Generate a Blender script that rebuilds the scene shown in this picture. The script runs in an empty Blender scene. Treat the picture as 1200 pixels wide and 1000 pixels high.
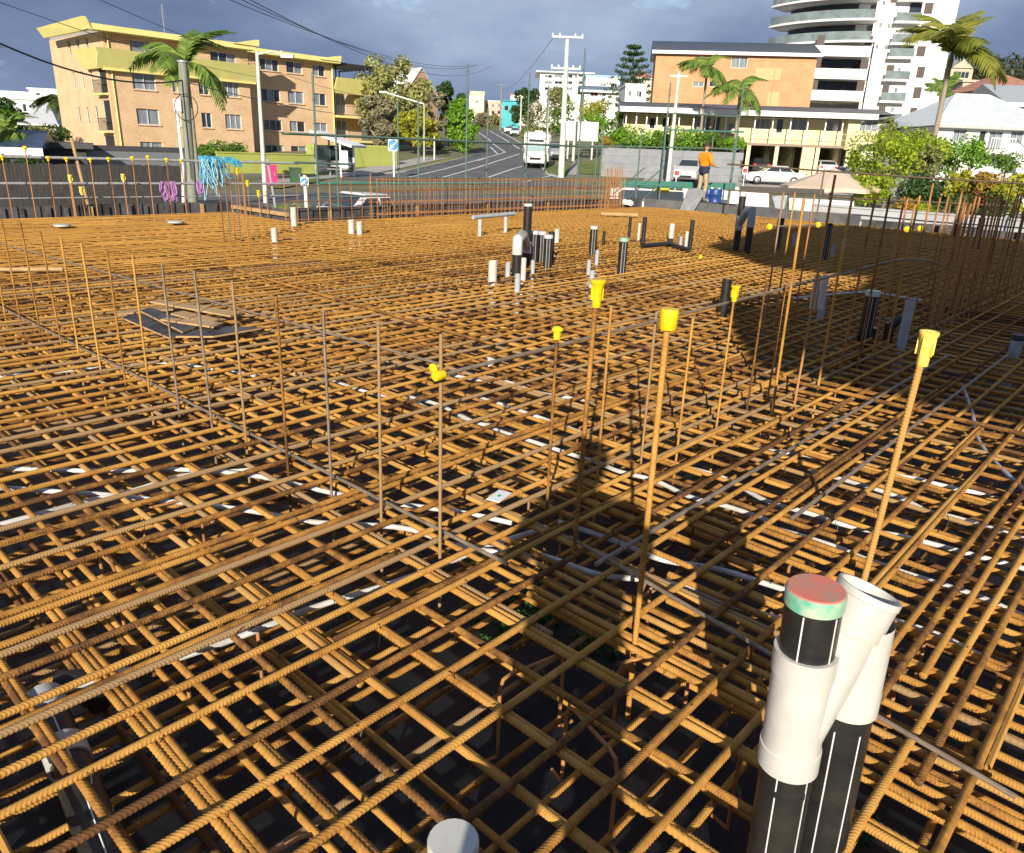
import bpy, math, random
import numpy as np
from mathutils import Vector, Matrix

scene = bpy.context.scene
RND = random.Random(7)
NPR = np.random.RandomState(11)

# ------------------------------------------------------------------ camera
F_PX, PITCH, ROLL, GRID, EYE = 882.4, math.radians(20.0), math.radians(-2.24), math.radians(41.95), 1.56
_cp, _sp = math.cos(PITCH), math.sin(PITCH)
_fwd = np.array([0, _cp, -_sp]); _r0 = np.array([1., 0, 0]); _d0 = np.array([0, -_sp, -_cp])
_right = math.cos(ROLL) * _r0 + math.sin(ROLL) * _d0
_down = -math.sin(ROLL) * _r0 + math.cos(ROLL) * _d0
CAM = np.array([0, 0, EYE])
cam_data = bpy.data.cameras.new('camera')
cam = bpy.data.objects.new('camera', cam_data)
scene.collection.objects.link(cam)
cam.matrix_world = Matrix(((_right[0], -_down[0], -_fwd[0], 0), (_right[1], -_down[1], -_fwd[1], 0),
                           (_right[2], -_down[2], -_fwd[2], EYE), (0, 0, 0, 1)))
cam_data.sensor_fit = 'HORIZONTAL'
cam_data.sensor_width = 36.0
cam_data.lens = 36.0 * F_PX / 1200.0
cam_data.clip_start = 0.02
cam_data.clip_end = 3000
scene.camera = cam

# ------------------------------------------------------------------ light
SUN_EL, SUN_AZ = math.radians(21.5), math.radians(7.5)     # shadows fall forward and a little to the right
sd = np.array([math.sin(SUN_AZ) * math.cos(SUN_EL), math.cos(SUN_AZ) * math.cos(SUN_EL), -math.sin(SUN_EL)])
sun_data = bpy.data.lights.new('sun', 'SUN')
sun_data.energy = 4.9
sun_data.angle = math.radians(0.5)
sun_data.color = (1.0, 0.91, 0.76)
sun = bpy.data.objects.new('sun', sun_data)
scene.collection.objects.link(sun)
sun.rotation_euler = Vector(sd).to_track_quat('-Z', 'Y').to_euler()
sun.location = (-6, -40, 25)

world = bpy.data.worlds.new('World')
scene.world = world
world.use_nodes = True
wn, wl = world.node_tree.nodes, world.node_tree.links
wn.clear()
wout = wn.new('ShaderNodeOutputWorld'); wbg = wn.new('ShaderNodeBackground')
wbg.inputs['Strength'].default_value = 0.1
sky = wn.new('ShaderNodeTexSky'); sky.sky_type = 'NISHITA'; sky.sun_disc = False
sky.sun_elevation = SUN_EL
sky.sun_rotation = math.atan2(-sd[0], -sd[1])
sky.altitude = 10; sky.air_density = 1.0; sky.dust_density = 1.0; sky.ozone_density = 1.5
tc = wn.new('ShaderNodeTexCoord')
mp = wn.new('ShaderNodeMapping'); mp.inputs['Scale'].default_value = (1.0, 1.0, 2.4)
mp.inputs['Location'].default_value = (3.1, 0.6, 0.32)
wl.new(tc.outputs['Generated'], mp.inputs['Vector'])
n1 = wn.new('ShaderNodeTexNoise'); n1.inputs['Scale'].default_value = 2.3; n1.inputs['Detail'].default_value = 9; n1.inputs['Roughness'].default_value = 0.55
n2 = wn.new('ShaderNodeTexNoise'); n2.inputs['Scale'].default_value = 5.5; n2.inputs['Detail'].default_value = 8; n2.inputs['Roughness'].default_value = 0.6
wl.new(mp.outputs[0], n1.inputs['Vector']); wl.new(mp.outputs[0], n2.inputs['Vector'])
cr1 = wn.new('ShaderNodeValToRGB')                      # grey storm cloud from slate to pale
cr1.color_ramp.elements[0].position = 0.36; cr1.color_ramp.elements[0].color = (.95, 1.35, 2.30, 1)
cr1.color_ramp.elements[1].position = 0.74; cr1.color_ramp.elements[1].color = (3.0, 3.7, 4.9, 1)
e = cr1.color_ramp.elements.new(0.52); e.color = (1.40, 1.85, 2.95, 1)
wl.new(n1.outputs['Fac'], cr1.inputs['Fac'])
cr2 = wn.new('ShaderNodeValToRGB')                      # where the clear sky shows through
cr2.color_ramp.elements[0].position = 0.60; cr2.color_ramp.elements[0].color = (1, 1, 1, 1)
cr2.color_ramp.elements[1].position = 0.72; cr2.color_ramp.elements[1].color = (0.25, 0.25, 0.25, 1)
wl.new(n2.outputs['Fac'], cr2.inputs['Fac'])
wmix = wn.new('ShaderNodeMix'); wmix.data_type = 'RGBA'
wl.new(cr2.outputs['Color'], wmix.inputs['Factor'])
wl.new(sky.outputs['Color'], wmix.inputs['A']); wl.new(cr1.outputs['Color'], wmix.inputs['B'])
wl.new(wmix.outputs['Result'], wbg.inputs['Color'])
wl.new(wbg.outputs[0], wout.inputs[0])

scene.view_settings.view_transform = 'Standard'
scene.view_settings.look = 'None'
scene.view_settings.exposure = 0.58
scene.view_settings.gamma = 1.0
scene.view_settings.use_curve_mapping = False

# ------------------------------------------------------------------ places
sA, cA = math.sin(GRID), math.cos(GRID)
UH = np.array([sA, cA, 0.]); VH = np.array([-cA, sA, 0.])   # the two directions of the steel and of the streets
UROT = math.atan2(cA, sA)                                    # z rotation that turns local x onto UH

def UV(u, v, z=0.0):
    return np.array([u * sA - v * cA, u * cA + v * sA, z])
def uvof(P):
    return float(P[0] * sA + P[1] * cA), float(-P[0] * cA + P[1] * sA)
def ray(x, y):
    return _right * ((x - 600) / F_PX) + _down * ((y - 500) / F_PX) + _fwd
def G(x, y, z=0.0):
    d = ray(x, y); return CAM + d * ((z - EYE) / d[2])
def W(x, y, Y):
    d = ray(x, y); return CAM + d * (Y / d[1])
def PV(x, y, v):
    d = ray(x, y); return CAM + d * (v / float(d @ VH))
def PU(x, y, u):
    d = ray(x, y); return CAM + d * (u / float(d @ UH))
KN = [(-60, -.45), (58, -.45), (75, .42), (100, 1.7), (150, 4.3), (230, 8.4), (450, 20.0), (900, 30.0), (1800, 34.)]
def hz(Y):
    return float(np.interp(Y, [k[0] for k in KN], [k[1] for k in KN]))
def T(x, y):
    d = ray(x, y); last = None
    Y = 16.0
    while Y < 900:
        P = CAM + d * (Y / d[1])
        if P[2] <= hz(Y):
            return P
        Y *= 1.004
    return CAM + d * (300 / d[1])

# ------------------------------------------------------------------ helpers
COL = scene.collection
def link(o):
    COL.objects.link(o); return o
def empty(name, loc=(0, 0, 0), rz=0.0):
    o = bpy.data.objects.new(name, None); o.location = tuple(float(c) for c in loc); o.rotation_euler = (0, 0, rz)
    o.empty_display_size = 0.1
    return link(o)
def tag(o, label=None, cat=None, group=None, kind=None):
    if label: o['label'] = label
    if cat: o['category'] = cat
    if group: o['group'] = group
    if kind: o['kind'] = kind
    return o
def thing(name, label, cat, loc=(0, 0, 0), rz=0.0, group=None):
    return tag(empty(name, loc, rz), label, cat, group)
def newobj(name, mesh, parent=None):
    o = bpy.data.objects.new(name, mesh); link(o)
    if parent is not None: o.parent = parent
    return o
def copytree(o, parent=None):
    c = o.copy(); link(c)
    if parent is not None: c.parent = parent
    for ch in list(o.children): copytree(ch, c)
    return c

class MB:
    def __init__(s):
        s.v = []; s.f = []; s.sm = []
    def add(s, vs, fs, smooth=False):
        n = len(s.v); s.v.extend([tuple(map(float, p)) for p in vs])
        for f in fs:
            s.f.append(tuple(i + n for i in f)); s.sm.append(smooth)
        return s
    def quad(s, a, b, c, d):
        return s.add([a, b, c, d], [(0, 1, 2, 3)])
    def box(s, c, size, ex=(1, 0, 0), ey=None, ez=(0, 0, 1)):
        ex = np.array(ex, float); ez = np.array(ez, float)
        ey = np.cross(ez, ex) if ey is None else np.array(ey, float)
        c = np.array(c, float); hx, hy, hz_ = [k / 2 for k in size]
        vs = [c + sx * hx * ex + sy * hy * ey + sz * hz_ * ez for sz in (-1, 1) for sy in (-1, 1) for sx in (-1, 1)]
        return s.add(vs, [(0, 2, 3, 1), (4, 5, 7, 6), (0, 1, 5, 4), (2, 6, 7, 3), (0, 4, 6, 2), (1, 3, 7, 5)])
    def bx(s, x0, x1, y0, y1, z0, z1):
        return s.box(((x0 + x1) / 2, (y0 + y1) / 2, (z0 + z1) / 2), (abs(x1 - x0), abs(y1 - y0), abs(z1 - z0)))
    def tube(s, pts, r, n=8, cap=True, smooth=True):
        pts = [np.array(p, float) for p in pts]
        rs = r if isinstance(r, (list, tuple)) else [r] * len(pts)
        vs = []; fs = []; N = None
        for i, p in enumerate(pts):
            t = pts[min(i + 1, len(pts) - 1)] - pts[max(i - 1, 0)]
            t = t / (np.linalg.norm(t) + 1e-9)
            if N is None:
                a = np.array([0, 0, 1.]) if abs(t[2]) < .9 else np.array([1., 0, 0])
                N = np.cross(t, a)
            N = N - t * (N @ t); N = N / (np.linalg.norm(N) + 1e-9); B = np.cross(t, N)
            for k in range(n):
                an = 2 * math.pi * k / n
                vs.append(p + rs[i] * (math.cos(an) * N + math.sin(an) * B))
        for i in range(len(pts) - 1):
            for k in range(n):
                a, b = i * n + k, i * n + (k + 1) % n
                fs.append((a, b, b + n, a + n))
        s.add(vs, fs, smooth)
        if cap:
            L = (len(pts) - 1) * n
            s.add([vs[k] for k in range(n)], [tuple(range(n - 1, -1, -1))])
            s.add([vs[L + k] for k in range(n)], [tuple(range(n))])
        return s
    def lathe(s, prof, n=20, c=(0, 0, 0), axis=None, smooth=True):
        c = np.array(c, float)
        ax = np.array([0, 0, 1.]) if axis is None else np.array(axis, float) / np.linalg.norm(axis)
        a = np.array([1., 0, 0]) if abs(ax[0]) < .9 else np.array([0, 1., 0])
        X = np.cross(ax, a); X /= np.linalg.norm(X); Y = np.cross(ax, X)
        vs = [c + ax * z + r * (math.cos(2 * math.pi * k / n) * X + math.sin(2 * math.pi * k / n) * Y) for r, z in prof for k in range(n)]
        fs = [(i * n + k, i * n + (k + 1) % n, (i + 1) * n + (k + 1) % n, (i + 1) * n + k) for i in range(len(prof) - 1) for k in range(n)]
        return s.add(vs, fs, smooth)
    def disc(s, c, r, axis=(0, 0, 1), n=20):
        return s.lathe([(r, 0), (0.0001, 0)], n, c, axis, False)
    def prism(s, poly, y0, y1):               # polygon in local x,z pushed along y
        n = len(poly)
        vs = [(x, y0, z) for x, z in poly] + [(x, y1, z) for x, z in poly]
        fs = [tuple(range(n)), tuple(range(2 * n - 1, n - 1, -1))] + [(i, i + n, (i + 1) % n + n, (i + 1) % n) for i in range(n)]
        return s.add(vs, fs)
    def plate(s, poly, z0, z1):               # polygon in x,y pushed up
        n = len(poly)
        vs = [(x, y, z0) for x, y in poly] + [(x, y, z1) for x, y in poly]
        fs = [tuple(range(n - 1, -1, -1)), tuple(range(n, 2 * n))] + [(i, (i + 1) % n, (i + 1) % n + n, i + n) for i in range(n)]
        return s.add(vs, fs)
    def mesh(s, name, mat):
        m = bpy.data.meshes.new(name); m.from_pydata(s.v, [], s.f)
        m.polygons.foreach_set('use_smooth', s.sm)
        m.materials.append(mat); m.update()
        m.set_sharp_from_angle(angle=math.radians(38))
        return m
    def build(s, name, mat, parent=None, kind=None):
        o = newobj(name, s.mesh(name, mat), parent)
        if kind: o['kind'] = kind
        return o

def np_mesh(name, V, Fq, mat, smooth=False):
    m = bpy.data.meshes.new(name)
    V = np.asarray(V, np.float32); Fq = np.asarray(Fq, np.int32); k = Fq.shape[1]
    m.vertices.add(len(V)); m.vertices.foreach_set('co', V.ravel())
    m.loops.add(Fq.size); m.loops.foreach_set('vertex_index', Fq.ravel())
    m.polygons.add(len(Fq)); m.polygons.foreach_set('loop_start', np.arange(0, Fq.size, k, dtype=np.int32))
    m.polygons.foreach_set('loop_total', np.full(len(Fq), k, np.int32))
    m.polygons.foreach_set('use_smooth', np.full(len(Fq), smooth, bool))
    m.materials.append(mat); m.update(); m.validate()
    return m

# ------------------------------------------------------------------ materials
_M = {}
def mat(name, col, rough=.65, col2=None, scale=6.0, var=.18, bump=0.0, bscale=None, metal=0.0, spec=.4, detail=4, stretch=(1, 1, 1), objrand=0.0):
    if name in _M: return _M[name]
    m = bpy.data.materials.new(name); m.use_nodes = True
    n, l = m.node_tree.nodes, m.node_tree.links
    b = n['Principled BSDF']
    b.inputs['Roughness'].default_value = rough; b.inputs['Metallic'].default_value = metal
    b.inputs['Specular IOR Level'].default_value = spec
    t = n.new('ShaderNodeTexCoord'); mpn = n.new('ShaderNodeMapping'); mpn.inputs['Scale'].default_value = stretch
    l.new(t.outputs['Object'], mpn.inputs['Vector'])
    nz = n.new('ShaderNodeTexNoise'); nz.inputs['Scale'].default_value = scale; nz.inputs['Detail'].default_value = detail; nz.inputs['Roughness'].default_value = .6
    l.new(mpn.outputs[0], nz.inputs['Vector'])
    c2 = col2 if col2 else tuple(c * (1 - var) for c in col)
    r = n.new('ShaderNodeValToRGB'); r.color_ramp.elements[0].position = .35; r.color_ramp.elements[1].position = .65
    r.color_ramp.elements[0].color = (*c2, 1); r.color_ramp.elements[1].color = (*col, 1)
    l.new(nz.outputs['Fac'], r.inputs['Fac'])
    out = r.outputs['Color']
    if objrand:
        oi = n.new('ShaderNodeObjectInfo'); hs = n.new('ShaderNodeHueSaturation')
        mr = n.new('ShaderNodeMapRange'); mr.inputs['To Min'].default_value = 1 - objrand; mr.inputs['To Max'].default_value = 1 + objrand
        l.new(oi.outputs['Random'], mr.inputs['Value']); l.new(mr.outputs[0], hs.inputs['Value']); l.new(out, hs.inputs['Color']); out = hs.outputs['Color']
    l.new(out, b.inputs['Base Color'])
    if bump:
        nb = n.new('ShaderNodeTexNoise'); nb.inputs['Scale'].default_value = bscale or scale * 4; nb.inputs['Detail'].default_value = 6
        l.new(mpn.outputs[0], nb.inputs['Vector'])
        bp = n.new('ShaderNodeBump'); bp.inputs['Strength'].default_value = bump; bp.inputs['Distance'].default_value = .02
        l.new(nb.outputs['Fac'], bp.inputs['Height']); l.new(bp.outputs[0], b.inputs['Normal'])
    _M[name] = m
    return m

def brick_mat(name, c1, c2, mortar, bw=.24, bh=.086, bump=.25):
    if name in _M: return _M[name]
    m = bpy.data.materials.new(name); m.use_nodes = True
    n, l = m.node_tree.nodes, m.node_tree.links; b = n['Principled BSDF']; b.inputs['Roughness'].default_value = .85
    t = n.new('ShaderNodeTexCoord'); s = n.new('ShaderNodeSeparateXYZ'); cb = n.new('ShaderNodeCombineXYZ'); ad = n.new('ShaderNodeMath')
    l.new(t.outputs['Object'], s.inputs[0]); l.new(s.outputs['X'], ad.inputs[0]); l.new(s.outputs['Y'], ad.inputs[1])
    l.new(ad.outputs[0], cb.inputs['X']); l.new(s.outputs['Z'], cb.inputs['Y'])
    bt = n.new('ShaderNodeTexBrick'); bt.inputs['Scale'].default_value = 1.0
    bt.inputs['Brick Width'].default_value = bw; bt.inputs['Row Height'].default_value = bh; bt.inputs['Mortar Size'].default_value = .006
    bt.inputs['Color1'].default_value = (*c1, 1); bt.inputs['Color2'].default_value = (*c2, 1); bt.inputs['Mortar'].default_value = (*mortar, 1)
    l.new(cb.outputs[0], bt.inputs['Vector'])
    nz = n.new('ShaderNodeTexNoise'); nz.inputs['Scale'].default_value = .8; nz.inputs['Detail'].default_value = 5
    l.new(t.outputs['Object'], nz.inputs['Vector'])
    mx = n.new('ShaderNodeMix'); mx.data_type = 'RGBA'; mx.blend_type = 'MULTIPLY'; mx.inputs['Factor'].default_value = .5
    rr = n.new('ShaderNodeValToRGB'); rr.color_ramp.elements[0].position = .3; rr.color_ramp.elements[0].color = (.72, .68, .62, 1); rr.color_ramp.elements[1].position = .6
    l.new(nz.outputs['Fac'], rr.inputs['Fac']); l.new(bt.outputs['Color'], mx.inputs['A']); l.new(rr.outputs['Color'], mx.inputs['B'])
    l.new(mx.outputs['Result'], b.inputs['Base Color'])
    bp = n.new('ShaderNodeBump'); bp.inputs['Strength'].default_value = bump; bp.inputs['Distance'].default_value = .01; bp.invert = True
    l.new(bt.outputs['Fac'], bp.inputs['Height']); l.new(bp.outputs[0], b.inputs['Normal'])
    _M[name] = m
    return m

def leaf_mat(name, ca, cb_, cc, trans=.35):
    if name in _M: return _M[name]
    m = bpy.data.materials.new(name); m.use_nodes = True
    n, l = m.node_tree.nodes, m.node_tree.links
    b = n['Principled BSDF']; b.inputs['Roughness'].default_value = .5; b.inputs['Specular IOR Level'].default_value = .3
    g = n.new('ShaderNodeNewGeometry'); r = n.new('ShaderNodeValToRGB')
    r.color_ramp.elements[0].color = (*ca, 1); r.color_ramp.elements[1].color = (*cc, 1)
    e = r.color_ramp.elements.new(.5); e.color = (*cb_, 1)
    l.new(g.outputs['Random Per Island'], r.inputs['Fac'])
    l.new(r.outputs['Color'], b.inputs['Base Color'])
    tr = n.new('ShaderNodeBsdfTranslucent'); l.new(r.outputs['Color'], tr.inputs['Color'])
    mx = n.new('ShaderNodeMixShader'); mx.inputs[0].default_value = trans
    l.new(b.outputs[0], mx.inputs[1]); l.new(tr.outputs[0], mx.inputs[2])
    l.new(mx.outputs[0], n['Material Output'].inputs['Surface'])
    _M[name] = m
    return m

def rust_mat(name, c_bright, c_mid, c_dark, c_grey, grey_from=.86):
    if name in _M: return _M[name]
    m = bpy.data.materials.new(name); m.use_nodes = True
    n, l = m.node_tree.nodes, m.node_tree.links
    b = n['Principled BSDF']; b.inputs['Roughness'].default_value = .85; b.inputs['Specular IOR Level'].default_value = .2
    g = n.new('ShaderNodeNewGeometry'); oi = n.new('ShaderNodeObjectInfo')
    nz = n.new('ShaderNodeTexNoise'); nz.inputs['Scale'].default_value = 4.0; nz.inputs['Detail'].default_value = 8; nz.inputs['Roughness'].default_value = .68
    l.new(g.outputs['Position'], nz.inputs['Vector'])
    nf = n.new('ShaderNodeTexNoise'); nf.inputs['Scale'].default_value = 55; nf.inputs['Detail'].default_value = 6; nf.inputs['Roughness'].default_value = .7
    l.new(g.outputs['Position'], nf.inputs['Vector'])
    nl = n.new('ShaderNodeTexNoise'); nl.inputs['Scale'].default_value = .42; nl.inputs['Detail'].default_value = 3
    l.new(g.outputs['Position'], nl.inputs['Vector'])
    al = n.new('ShaderNodeMath'); al.operation = 'MULTIPLY_ADD'; al.inputs[1].default_value = .55; al.inputs[2].default_value = -.275
    l.new(nl.outputs['Fac'], al.inputs[0])
    a1 = n.new('ShaderNodeMath'); a1.operation = 'MULTIPLY_ADD'; a1.inputs[1].default_value = .50; a1.inputs[2].default_value = -.27
    l.new(oi.outputs['Random'], a1.inputs[0])
    a0 = n.new('ShaderNodeMath'); l.new(nz.outputs['Fac'], a0.inputs[0]); l.new(al.outputs[0], a0.inputs[1])
    a2 = n.new('ShaderNodeMath'); l.new(a0.outputs[0], a2.inputs[0]); l.new(a1.outputs[0], a2.inputs[1])
    a3 = n.new('ShaderNodeMath'); a3.operation = 'MULTIPLY_ADD'; a3.inputs[1].default_value = .42; l.new(nf.outputs['Fac'], a3.inputs[0]); l.new(a2.outputs[0], a3.inputs[2])
    r = n.new('ShaderNodeValToRGB'); els = r.color_ramp.elements
    els[0].position = .41; els[0].color = (*c_dark, 1); els[1].position = .88; els[1].color = (*c_bright, 1)
    e = els.new(.62); e.color = (*c_mid, 1)
    l.new(a3.outputs[0], r.inputs['Fac'])
    st = n.new('ShaderNodeMapRange'); st.inputs['From Min'].default_value = grey_from; st.inputs['From Max'].default_value = grey_from + .05
    st.inputs['To Max'].default_value = .75
    l.new(oi.outputs['Random'], st.inputs['Value'])
    mx = n.new('ShaderNodeMix'); mx.data_type = 'RGBA'; mx.inputs['B'].default_value = (*c_grey, 1)
    l.new(st.outputs[0], mx.inputs['Factor']); l.new(r.outputs['Color'], mx.inputs['A'])
    l.new(mx.outputs['Result'], b.inputs['Base Color'])
    nb = n.new('ShaderNodeTexNoise'); nb.inputs['Scale'].default_value = 330; nb.inputs['Detail'].default_value = 3
    l.new(g.outputs['Position'], nb.inputs['Vector'])
    bp = n.new('ShaderNodeBump'); bp.inputs['Strength'].default_value = .55; bp.inputs['Distance'].default_value = .0025
    l.new(nb.outputs['Fac'], bp.inputs['Height']); l.new(bp.outputs[0], b.inputs['Normal'])
    _M[name] = m
    return m

RUST = rust_mat('rust', (.535, .288, .070), (.375, .178, .038), (.12, .055, .021), (.25, .175, .105), .84)
RUSTR = rust_mat('rust_red', (.46, .22, .085), (.34, .15, .055), (.18, .075, .03), (.24, .18, .13), .95)
STEELGREY = mat('mill_scale_steel', (.30, .24, .18), .5, (.19, .14, .095), 14, metal=.3)
WIRE = mat('tie_wire_black', (.02, .018, .016), .5)
YEL = mat('yellow_plastic', (.78, .58, .012), .4, (.70, .47, .01), 30)
YELP = mat('pale_yellow_plastic', (.85, .66, .18), .45, (.78, .56, .08), 25)
PVC = mat('white_pvc', (.56, .555, .52), .34, (.48, .47, .43), 7, bump=.03)
PVCG = mat('grey_pvc', (.42, .45, .47), .4, (.34, .37, .39), 8)
HDPE = mat('black_hdpe', (.014, .014, .015), .38, (.030, .028, .025), 9, spec=.45, bump=.08, bscale=60)
STRIPE = mat('pipe_stripe', (.75, .75, .74), .5)
GREENCAP = mat('green_cap', (.09, .40, .27), .45, (.40, .48, .36), 24)
REDCAP = mat('faded_red_cap', (.66, .17, .12), .6, (.40, .24, .17), 26)
CONDUIT = mat('white_conduit', (.62, .62, .60), .4, (.44, .43, .40), 7)
MEMBR = mat('black_membrane', (.007, .008, .010), .42, (.013, .014, .016), 2.2, bump=1.0, bscale=6, spec=.35)
PLYF = mat('black_formply', (.035, .035, .037), .6, (.10, .10, .10), 2.2, bump=.15)
TIMBER = mat('raw_timber', (.50, .33, .15), .7, (.36, .22, .10), 3, stretch=(1, 8, 8))
CONC = mat('pale_concrete', (.55, .53, .49), .8, (.45, .43, .40), 1.6, bump=.1)
WCONC = mat('white_concrete', (.72, .72, .71), .75, (.60, .60, .60), 1.4, bump=.08)
GALV = mat('galvanised_tube', (.52, .53, .52), .42, (.38, .38, .37), 10, metal=.35)
SGREEN = mat('green_scaffold_paint', (.07, .15, .12), .5, (.12, .16, .13), 9)
SGREEN2 = mat('teal_scaffold_paint', (.04, .22, .17), .5, (.09, .2, .16), 9)
TUBEB = mat('brown_scaffold_tube', (.20, .14, .09), .5, (.12, .09, .06), 8, metal=.3)
ASPH = mat('asphalt', (.135, .135, .140), .85, (.095, .095, .10), .5, bump=.2, bscale=30)
PAINT = mat('road_paint', (.72, .72, .70), .7, (.55, .55, .54), 2)
GRASS = mat('grass', (.16, .20, .035), .9, (.10, .13, .025), .7, bump=.5, bscale=12)
GRASSD = mat('dry_grass', (.26, .25, .07), .9, (.14, .17, .03), .8, bump=.5, bscale=12)
PATH = mat('footpath', (.42, .39, .35), .85, (.33, .31, .28), .8, bump=.1)
GROUND = mat('ground', (.20, .19, .12), .9, (.12, .13, .06), .12, bump=.2)
GLASS = mat('window_glass', (.035, .045, .055), .06, (.02, .025, .03), .6, spec=.9)
GLASSL = mat('curtained_glass', (.30, .33, .36), .12, (.13, .15, .18), 1.2, spec=.8, stretch=(6, 6, .3))
BALG = mat('balcony_glass', (.14, .18, .18), .08, (.22, .27, .27), .8, spec=.9)
WHITEP = mat('white_paint', (.80, .80, .79), .6, (.72, .72, .71), .5)
FRAME = mat('white_window_frame', (.68, .68, .66), .5)
DFRAME = mat('dark_window_frame', (.10, .09, .08), .5)
DARK = mat('dark_interior', (.03, .028, .026), .9)
RUBBER = mat('tyre_rubber', (.015, .015, .016), .8)

# ================================================================== THE SETTING
def structure(o): o['kind'] = 'structure'; return o
# ground: one sheet, bent at the slope breaks, with a hole where the excavation is
ys = sorted(set([k[0] for k in KN]))
HOLE = [UV(-8, -8), UV(23.2, -8), UV(23.2, 15.2), UV(9.4, 15.2), UV(9.4, 17.7), UV(-8, 17.7)]
mb = MB()
X0, X1 = -1500., 1500.
for a, b in zip(ys[1:-1], ys[2:]):
    mb.quad((X0, a, hz(a)), (X1, a, hz(a)), (X1, b, hz(b)), (X0, b, hz(b)))
# near part, cut round the hole (outer ring fan)
ring = [(X0, -60), (X1, -60), (X1, 58), (X0, 58)]
def flat(pts, z): return [(p[0], p[1], z) for p in pts]
gz = hz(0)
h = [tuple(p[:2]) for p in HOLE]
# polygons that tile ring minus hole, in uv space extents
B = 60.0
def uvq(u0, u1, v0, v1):
    mb.quad(*[tuple(UV(u, v, gz)) for u, v in ((u0, v0), (u1, v0), (u1, v1), (u0, v1))])
def clipY(poly, ymax):
    out = []
    for i in range(len(poly)):
        p, q = poly[i], poly[(i + 1) % len(poly)]
        if p[1] <= ymax: out.append(p)
        if (p[1] - ymax) * (q[1] - ymax) < 0:
            t = (ymax - p[1]) / (q[1] - p[1]); out.append(tuple(p[k] + t * (q[k] - p[k]) for k in range(3)))
    return out
def guv(u0, u1, v0, v1):
    poly = clipY([tuple(UV(u, v, gz)) for u, v in ((u0, v0), (u1, v0), (u1, v1), (u0, v1))], 58.0)
    if len(poly) > 2: mb.add(poly, [tuple(range(len(poly)))])
guv(-1500, 1500, -1500, -8); guv(-1500, -8, -8, 17.7); guv(23.2, 1500, -8, 15.2); guv(9.4, 1500, 15.2, 17.7); guv(-1500, 9.6, 17.7, 22.3); guv(20.5, 1500, 17.7, 22.3); guv(-1500, 1500, 22.3, 1500)
structure(mb.build('ground', GROUND))
# excavation floor: black plastic membrane
mb = MB()
N = 40
for i in range(N + 1):
    for j in range(N + 1):
        u = -8 + 31.4 * i / N; v = -8 + 25.9 * j / N
        mb.v.append(tuple(UV(u, v, -.45 + RND.uniform(-.012, .012))))
for i in range(N):
    for j in range(N):
        a = i * (N + 1) + j; mb.f.append((a, a + N + 1, a + N + 2, a + 1)); mb.sm.append(True)
structure(mb.build('membrane', MEMBR))

def rows_between(y0, y1):
    r = [y0] + [k[0] for k in KN if y0 < k[0] < y1] + [y1]
    out = []
    for a, b in zip(r[:-1], r[1:]):
        n = max(1, int((b - a) / 3.0))
        out += [a + (b - a) * i / n for i in range(n)]
    return out + [y1]
def sheet(name, lpts, rpts, dz, m, kind='structure'):
    L = sorted([(p[1], p[0]) for p in lpts]); R_ = sorted([(p[1], p[0]) for p in rpts])
    y0 = max(L[0][0], R_[0][0]); y1 = min(L[-1][0], R_[-1][0])
    b = MB(); prev = None
    for y in rows_between(y0, y1):
        xl = float(np.interp(y, [p[0] for p in L], [p[1] for p in L])); xr = float(np.interp(y, [p[0] for p in R_], [p[1] for p in R_]))
        cur = ((xl, y, hz(y) + dz), (xr, y, hz(y) + dz))
        if prev: b.quad(prev[0], prev[1], cur[1], cur[0])
        prev = cur
    o = b.build(name, m); o['kind'] = kind
    return o
def TT(*px): return [T(*p) for p in px]
# main road running away up the hill, opening out to the crossing in front of the site
sheet('road', TT((330, 222), (420, 207), (475, 202.5), (547, 186), (568, 174), (562, 158), (563.5, 152.5)),
      TT((742, 224), (660, 211), (640, 205), (632, 195), (611, 170), (583, 152.5)), .02, ASPH)
b = MB()
for u0, u1, v0, v1, z in ((10.2, 30, 22.35, 30, gz + .016), (20.55, 31, 17.0, 22.3, gz + .016)):
    b.quad(*[tuple(UV(u, v, z)) for u, v in ((u0, v0), (u1, v0), (u1, v1), (u0, v1))])
structure(b.build('road_near', ASPH))
b = MB(); b.quad(*[tuple(UV(u, v, -1.34)) for u, v in ((9.6, 17.7), (20.5, 17.7), (20.5, 22.3), (9.6, 22.3))])
for (ua, va), (ub, vb) in (((9.6, 17.7), (20.5, 17.7)), ((20.5, 17.7), (20.5, 22.3)), ((20.5, 22.3), (9.6, 22.3)), ((9.6, 22.3), (9.6, 17.7))):
    b.quad(UV(ua, va, -1.34), UV(ub, vb, -1.34), UV(ub, vb, gz - .001), UV(ua, va, gz - .001))
structure(b.build('sunken_lane', ASPH))
def ribbon(name, pts, w, dz, m, parent=None):
    b = MB(); dens = []
    for p, q in zip(pts[:-1], pts[1:]):
        n = max(2, int(np.linalg.norm(q - p) / 1.5))
        dens += [p + (q - p) * i / n for i in range(n)]
    dens.append(pts[-1]); prev = None
    for i, p in enumerate(dens):
        t = dens[min(i + 1, len(dens) - 1)] - dens[max(i - 1, 0)]; t[2] = 0; t /= np.linalg.norm(t)
        nrm = np.array([-t[1], t[0], 0])
        a, c = p + nrm * w / 2, p - nrm * w / 2
        cur = ((a[0], a[1], hz(a[1]) + dz), (c[0], c[1], hz(c[1]) + dz))
        if prev: b.quad(prev[1], cur[1], cur[0], prev[0])
        prev = cur
    return b.build(name, m, parent)
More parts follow.
